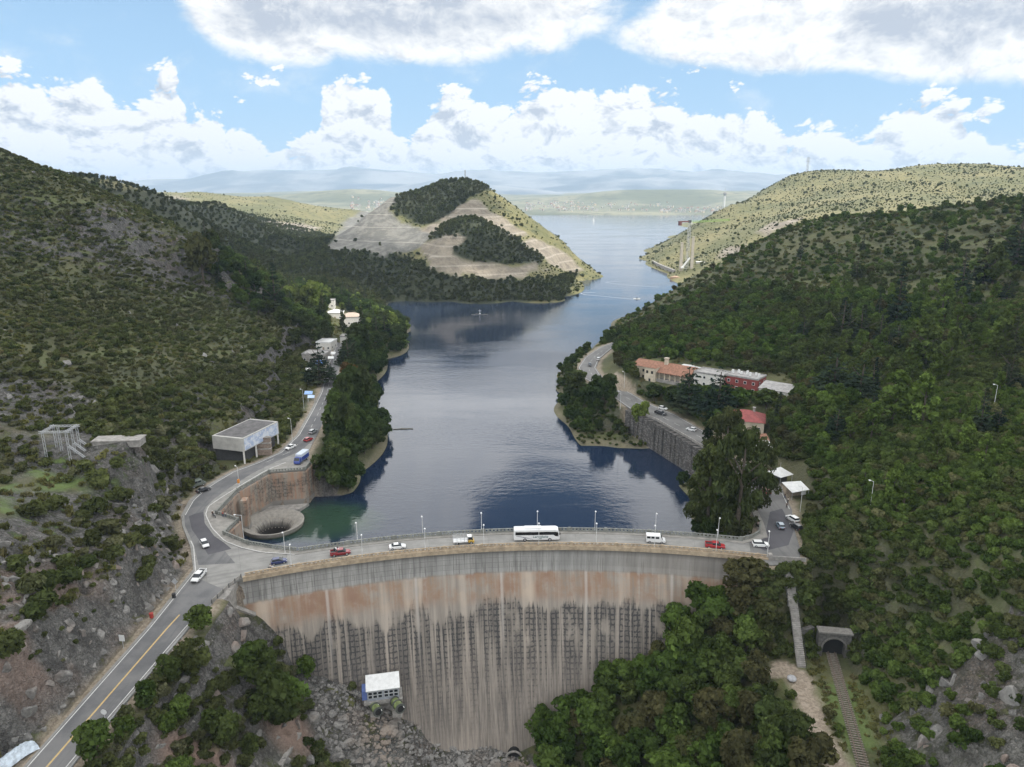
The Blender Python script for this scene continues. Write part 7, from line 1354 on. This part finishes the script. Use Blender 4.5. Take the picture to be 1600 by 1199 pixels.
# ---------------------------------------------------------------- lamps, signs
LAMPW = M('white_lamp_paint', (.60, .60, .59), .6, .1)
def lamp(label, loc, rz, h, arm=0.9, group='lamp posts along the dam crest'):
    t = thing('street_lamp', label, 'street lamp', loc, rz, group); mb = MB(); mb.tube((0, 0, 0), (0, 0, h), .085, .06, 7); part(mb, 'pole', LAMPW, t)
    if arm > .3: mb = MB(); mb.tube((0, 0, h), (arm, 0, h + .15), .05, n=6); part(mb, 'arm', LAMPW, t)
    mb = MB(); mb.ball((arm, 0, h + .12), .24, 8, 5, .75); mb.box((arm, 0, h + .2), (.6, .26, .14)); part(mb, 'lamp_head', M('lamp_head_white', (.75, .75, .74), .4, .05), t); return t
ORD = ['first', 'second', 'third', 'fourth', 'fifth', 'sixth', 'seventh', 'eighth', 'ninth']
for i, u in enumerate((467, 568, 663, 755, 843, 935, 1027, 1121)):
    x = P(u, [866, 855, 845, 836, 833, 836, 840, 848][i], RZ + 3)[0]; x = P(u, 870, RZ)[0] * 1.0; lamp(f'white lamp post on the downstream parapet, {ORD[i]} from the left', (x, arc(RD - .02, x), RZ + .3), math.pi / 2, 6.2, .25)
for i, u in enumerate((463, 564, 661, 752, 840, 931, 1025, 1119)):
    x = P(u, 838, RZ)[0]; lamp(f'thin white lamp post on the upstream parapet, {ORD[i]} from the left', (x, arc(RU - .15, x), RZ + .3), -math.pi / 2, 6.0, .6)
lamp('white lamp post standing on the pillar at the right end of the downstream parapet', (66.6, 167.3, RZ), math.pi / 2, 7.0, .25); lamp('lamp post with a long arm on the terrace wall above the round spillway', (*P(381, 842, RZ)[:2], RZ - 6), math.pi, 13, 1.8); p = P(374, 762, RZ); lt = lamp('lamp post carrying an orange sign on the terrace above the retaining wall', (p[0], p[1], RZ), 2.4, 7.0, 1.2)
mb = MB(); mb.box((0, 0, 2.3), (.9, .25, 1.3), 1.2); tag(mb.build('orange_sign', M('orange_sign_paint', (.62, .24, .04), .6), None, (p[0], p[1] - .2, RZ)), 'orange warning sign fixed low on the terrace lamp post', 'sign')
for u, v, h, lab in ((1250, 800, 8, 'lamp post beside the snack stall on the right bank'), (969, 640, 8, 'lamp post on the bank by the wooden jetty'), (975, 610, 9, 'lamp post between the right bank bend and the hotel'), (1552, 640, 8, 'lamp post among shrubs near the right edge of the picture'), (1360, 790, 7, 'lamp post in the thicket of the right hillside')):
    q = hit(u, v) if u > 1300 else P(u, v, RZ); lamp(lab, tuple(q), 2.6, h, 1.0, None)
for k, (u, v, h) in enumerate(((457, 690, 9), (475, 640, 9), (519, 640, 8), (540, 620, 8))): lamp(['wooden-grey lamp post on the verge by the white sedan on the left bank', 'lamp post on the verge by the pale blue awning', 'lamp post on the lake side of the left bank road', 'lamp post further along the lake side of the left bank road'][k], tuple(P(u, v, RZ)), (2.8, 2.8, 0, 0)[k], h, 1.0, None)
def roadsign(label, u, v, shape, mat, h=2.6, s=1.2):
    p_ = P(u, v, RZ); t = thing('road_sign', label, 'road sign', (p_[0], p_[1], RZ - .3), -.1); mb = MB(); mb.tube((0, 0, 0), (0, 0, h), .05); part(mb, 'post', STEEL, t); mb = MB()
    if shape == 'round': mb.tube((0, -.05, h), (0, -.09, h), s / 2, n=16)
    elif shape == 'diamond': mb.add([(-s * .7, -.06, h), (0, -.06, h - s * .7), (s * .7, -.06, h), (0, -.06, h + s * .7), (-s * .7, -.1, h), (0, -.1, h - s * .7), (s * .7, -.1, h), (0, -.1, h + s * .7)], [(3, 2, 1, 0), (4, 5, 6, 7), (0, 1, 5, 4), (1, 2, 6, 5), (2, 3, 7, 6), (3, 0, 4, 7)])
    else: mb.box((0, -.08, h), (s, .05, s * 1.2))
    part(mb, 'panel', mat, t); return t
roadsign('grey backed diamond road sign at the foot of the rock by the junction', 275, 922, 'diamond', STEEL); roadsign('white road sign at the foot of the cliff halfway along the lower road', 193, 1012, 'rect', WSHEET); roadsign('round white road sign on the gorge side of the lower road', 165, 1128, 'round', WSHEET, 2.4, 1.1)
for u, v, c, lab in ((237, 965, (.35, .04, .03), 'red litter drum at the foot of the cliff beside the lower road'), (272, 934, (.02, .02, .022), 'black litter drum on the verge near the junction')):
    p_ = P(u, v, RZ); mb = MB(); mb.tube((0, 0, 0), (0, 0, 1.0), .42, .42, 12); mb.tube((0, 0, 1.0), (0, 0, 1.08), .46, .46, 12); tag(mb.build('litter_drum', M(('red' if c[0] > .1 else 'black') + '_drum_paint', c, .6), None, tuple(p_)), lab, 'litter bin')
bm = bmesh.new(); bmesh.ops.create_grid(bm, x_segments=18, y_segments=10, size=1); rg = random.Random(3)
for v in bm.verts: v.co = (v.co.x * 3.4, v.co.y * 1.5 + .3 * math.sin(v.co.x * 3), max(.05, 1.5 * (1 - v.co.y ** 2) * (1 - .5 * v.co.x ** 4) + rg.uniform(-.14, .14)))
me = bpy.data.meshes.new('tarpaulin'); bm.to_mesh(me); bm.free(); me.materials.append(M('pale_blue_sheeting', (.46, .52, .58), .5, .3, 1.2)); me.polygons.foreach_set('use_smooth', [False] * len(me.polygons)); o = link('tarpaulin', me, None, tuple(P(22, 1185, RZ - .05)), 1.0); tag(o, 'crumpled pale blue tarpaulin heap on the verge at the bottom left', 'tarpaulin')
# ---------------------------------------------------------------- on and around the lake
p0, p1 = P(963, 661, .7), P(986, 649, .7); t = thing('jetty', 'small pale wooden jetty on the right shore below the road bend', 'jetty'); mb = MB(); d = p1 - p0; L = np.hypot(d[0], d[1]); mb.box((p0 + p1) / 2, (L, 1.7, .25), math.atan2(d[1], d[0])); part(mb, 'deck', WOODM, t)
for s in (.08, .5, .92):
    for o_ in (-.7, .7): q = p0 + d * s; mb = MB(); mb.tube((q[0] - d[1] / L * o_, q[1] + d[0] / L * o_, -4), (q[0] - d[1] / L * o_, q[1] + d[0] / L * o_, .9), .12); part(mb, 'pile', WOODM, t)
def boat(label, u, v, L, rz, sail=False, mat=None):
    q = P(u, v, 0); t = thing('boat', label, 'boat', (q[0], q[1], 0), rz); mb = MB(); loft(mb, [(-L / 2, -.2, .6, L * .15, L * .16), (0, -.3, .65, L * .18, L * .19), (L * .3, -.25, .75, L * .12, L * .14), (L * .5, .2, .9, .05, .08)]); part(mb, 'hull', mat or WHITE, t)
    if sail: mb = MB(); mb.tube((.3, 0, .5), (.3, 0, L * 1.3), .07); part(mb, 'mast', STEEL, t); mb = MB(); mb.add([(.2, .03, 1.2), (-L * .45, .03, 1.2), (.2, .03, L * 1.25), (.2, -.03, 1.2), (-L * .45, -.03, 1.2), (.2, -.03, L * 1.25)], [(0, 1, 2), (5, 4, 3), (0, 3, 4, 1), (1, 4, 5, 2), (2, 5, 3, 0)]); part(mb, 'sail', WSHEET, t)
    else: mb = MB(); mb.box((0, 0, .95), (L * .25, L * .2, .7)); part(mb, 'cabin', GLASS, t)
boat('white motorboat cutting across the open lake ahead of its wake', 995, 467.5, 7, -.2); boat('white sailing boat far out on the lake', 928, 346, 13, .6, True); boat('small white rowing boat moored beside the jetty', 978, 665, 4.2, .9)
for pts in ([(990, 468), (950, 464), (915, 461), (905, 458), (930, 457)], [(1030, 449), (985, 446), (955, 443), (945, 441), (965, 440)]):
    strip('wake_foam', resample([P(u, v, 0)[:2] for u, v in pts], 8), 1.6, .03, M('pale_wake_water', (.20, .23, .27), .4, .2, .2))
isl = P(748, 492, 0); t = thing('rock_islet', 'low dark rock islet with a pale marker cross in the middle of the lake', 'islet', (isl[0], isl[1], 0)); mb = MB(); rg = random.Random(4)
for k in range(16): a = rg.uniform(0, 6.28); q = rg.uniform(0, 1) ** .6; mb.ball((8.5 * q * math.cos(a), 4.5 * q * math.sin(a), -.1), rg.uniform(.9, 2.2), 7, 5, .55)
part(mb, 'rocks', M('wet_dark_rock', (.055, .055, .05), .7, .4, .6), t); mb = MB(); mb.tube((1, 0, 0), (1, 0, 4.6), .16); mb.tube((-.2, 0, 3.4), (2.2, 0, 3.4), .14); mb.box((1, 0, .6), (1.4, 1.4, 1.2)); part(mb, 'marker_cross', WSHEET, t)
t = P(630, 671, 0); mb = MB(); mb.tube((-4.6, -.3, .05), (2, .1, .05), .28, .4, 7); mb.tube((-1.5, .8, .05), (4.4, .3, .05), .35, .3, 7); mb.tube((0, .3, .1), (3.4, 1.0, .1), .3, .2, 7); tag(mb.build('driftwood', M('wet_driftwood', (.12, .115, .09), .8, .3), None, tuple(t)), 'raft of floating driftwood on the calm water near the left bank', 'driftwood')
# bridge works on the far right shore
CY = 905; cb = T(1073, 421, CY); CX = cb[0]; GRN = M('green_crane_steel', (.22, .40, .06), .5, .1); CRN = thing('tower_crane', 'tall tower crane with a long yellow-green jib on the far right shore', 'tower crane', (CX, CY, 1.5)); hC = T(1073, 347, CY)[2] - 1.5
mb = MB(); lattice(mb, (0, 0, 0), (0, 0, hC), 2.6, 20, .22); part(mb, 'mast', STEEL, CRN); mb = MB(); lattice(mb, (0, 0, hC), (58, 30, hC + 1.5), 2.0, 22, .2); part(mb, 'jib', GRN, CRN); mb = MB(); mb.box((-8, -4, hC + .6), (17, 1.8, 1.6), .48); mb.box((-13.5, -7, hC - 1.6), (3.4, 3, 5), .48); part(mb, 'counterweight', M('dark_red_crane_steel', (.12, .045, .04), .7, .3), CRN); mb = MB(); mb.box((0, 0, hC + .6), (3.4, 3.4, 3.2)); part(mb, 'slewing_unit', DSTEEL, CRN); mb = MB(); mb.box((0, 0, .8), (6, 6, 1.6)); part(mb, 'base', CONC, CRN); mb = MB(); mb.box((2.2, -.8, hC - 1.4), (1.6, 1.8, 2.2)); part(mb, 'cab', WSHEET, CRN)
for u, v0, v1, lab in ((1063.5, 420, 380, 'left bare concrete bridge pier beside the crane'), (1080.5, 418, 371, 'taller right bare concrete bridge pier beside the crane')):
    a, c = T(u, v0, CY - 8), T(u, v1, CY - 8); mb = MB(); mb.box((a[0], a[1], (a[2] + c[2]) / 2 - 1), (3.4, 3.4, c[2] - a[2] + 3), 0, .82); mb.box((a[0], a[1], c[2] + .4), (3.2, 3.2, .8)); tag(mb.build('bridge_pier', M('pale_new_concrete', (.40, .36, .30), .9, .12, .4)), lab, 'bridge pier')
a, c = T(1066, 418, CY - 10), T(1078, 403, CY - 10); mb = MB(); mb.tube(a, c, 1.1, 1.0, 8); mb.box(a, (4, 3, 2)); tag(mb.build('inclined_strut', WSHEET), 'pale inclined strut leaning between the two bridge piers', 'strut')
a = T(1062, 425, CY - 22); mb = MB(); mb.prism([(a[0] - 13, a[1] - 6), (a[0] + 4, a[1] - 16), (a[0] + 22, a[1] + 4), (a[0] + 4, a[1] + 18)], -6, 3.2); tag(mb.build('work_platform', M('pale_orange_earth', (.38, .26, .18), .95, .25, .4)), 'orange earth platform at the water edge under the bridge works', 'platform')
t = thing('site_hut', 'white site hut with flat roof beside the bridge works', 'hut', tuple(T(1097, 414, CY + 10)), -.2); mb = MB(); mb.box((0, 0, .5), (14, 6, 6)); part(mb, 'wall', WHITEW, t); mb = MB(); mb.box((0, 0, 3.7), (16, 8, .4)); part(mb, 'roof', WSHEET, t)
sw = [T(1020, 405, 1060), T(1028, 409, 1020), T(1040, 414, 975), T(1054, 420, 930)]; mb = MB()
for p_, q_ in zip(sw[:-1], sw[1:]): mb.box(((p_[0] + q_[0]) / 2, (p_[1] + q_[1]) / 2, 1.5), (math.dist(p_, q_) + 1, 3, 9), math.atan2(q_[1] - p_[1], q_[0] - p_[0]))
tag(mb.build('sea_wall', CONC), 'pale lakeside road wall curving round the far right headland', 'retaining wall')
def mast(label, u, vb, vt, y, mat, w=2.2, name='lattice_mast', arms=False):
    a, c = T(u, vb, y), T(u, vt, y); t = thing(name, label, 'mast', tuple(a)); h = c[2] - a[2]; mb = MB(); lattice(mb, (0, 0, -2), (0, 0, h), w, 12, max(.16, w * .07)); part(mb, 'tower', mat, t)
    if arms:
        for z in (.72, .88): mb = MB(); mb.tube((-w * 1.6, 0, h * z), (w * 1.6, 0, h * z), .2); part(mb, 'cross_arm', mat, t)
    return t
mast('lattice power pylon on the skyline of the right hill', 1261, 268, 246, 1450, M('hazy_steel', (.30, .31, .33), .7), 3.0, 'power_pylon', True); mast('thin mast on the summit of the quarried hill', 727, 286, 266, 962, MATS['hazy_steel'], 1.0)
a, c = T(1131.5, 321, 4000), T(1131.5, 297, 4000); t = thing('observation_tower', 'distant white tower with a wide top on the plain beyond the lake', 'tower', tuple(a)); h = c[2] - a[2]; mb = MB(); mb.tube((0, 0, -30), (0, 0, h * .72), 5.5, 4, 12); part(mb, 'shaft', WHITEW, t); mb = MB(); mb.tube((0, 0, h * .62), (0, 0, h * .76), 6, 11, 14); mb.tube((0, 0, h * .76), (0, 0, h * .84), 11, 8, 14); part(mb, 'gallery', CONC, t); mb = MB(); mb.tube((0, 0, h * .84), (0, 0, h * 1.12), 1.4, .6, 6); part(mb, 'antenna', STEEL, t)
# distant town
hm = []
FW = M('far_house_wall', (.40, .385, .36), .9, .15)
for wcol, rcol in ((FW, ROOFO), (FW, ROOFG), (CREAM, ROOFG)):
    me_ = MB(); me_.box((0, 0, 2.5), (11, 8, 11)); me_.k = 1; w_, d_ = 6, 4.6; me_.add([(-w_, -d_, 8.0), (w_, -d_, 8.0), (w_, d_, 8.0), (-w_, d_, 8.0), (-w_, 0, 10.6), (w_, 0, 10.6)], [(0, 1, 5, 4), (2, 3, 4, 5), (1, 2, 5), (3, 0, 4), (3, 2, 1, 0)]); o = me_.build('tmp', [wcol, rcol]); hm.append(o.data); bpy.data.objects.remove(o)
rg = np.random.default_rng(5); n = 0
for u0, u1, y0, y1, cnt, lab, grp in ((822, 925, 3650, 4700, 95, 'tiny pale house in the town beyond the lake, left part', 'houses of the far town, left part'), (925, 1050, 3700, 4700, 45, 'tiny pale house in the middle of the far shore', 'houses on the middle of the far shore'), (1030, 1128, 3520, 4100, 70, 'tiny pale house on the far shore at the right', 'houses on the right of the far shore'), (548, 600, 3300, 4600, 50, 'tiny pale house of the town seen left of the quarried hill', 'houses left of the quarried hill')):
    for k in range(cnt):
        u = rg.uniform(u0, u1); y = rg.uniform(y0, y1); x = T(u, 320, y)[0]; z = float(PLAIN.z(np.array([x]), np.array([y]))[0])
        if z < 1.5: continue
        o = link('house', hm[n % 3], None, (x, y, z), rg.uniform(0, 3.1)); s = rg.uniform(.55, 1.25); o.scale = (s, s, s); tag(o, lab, 'house', grp); n += 1
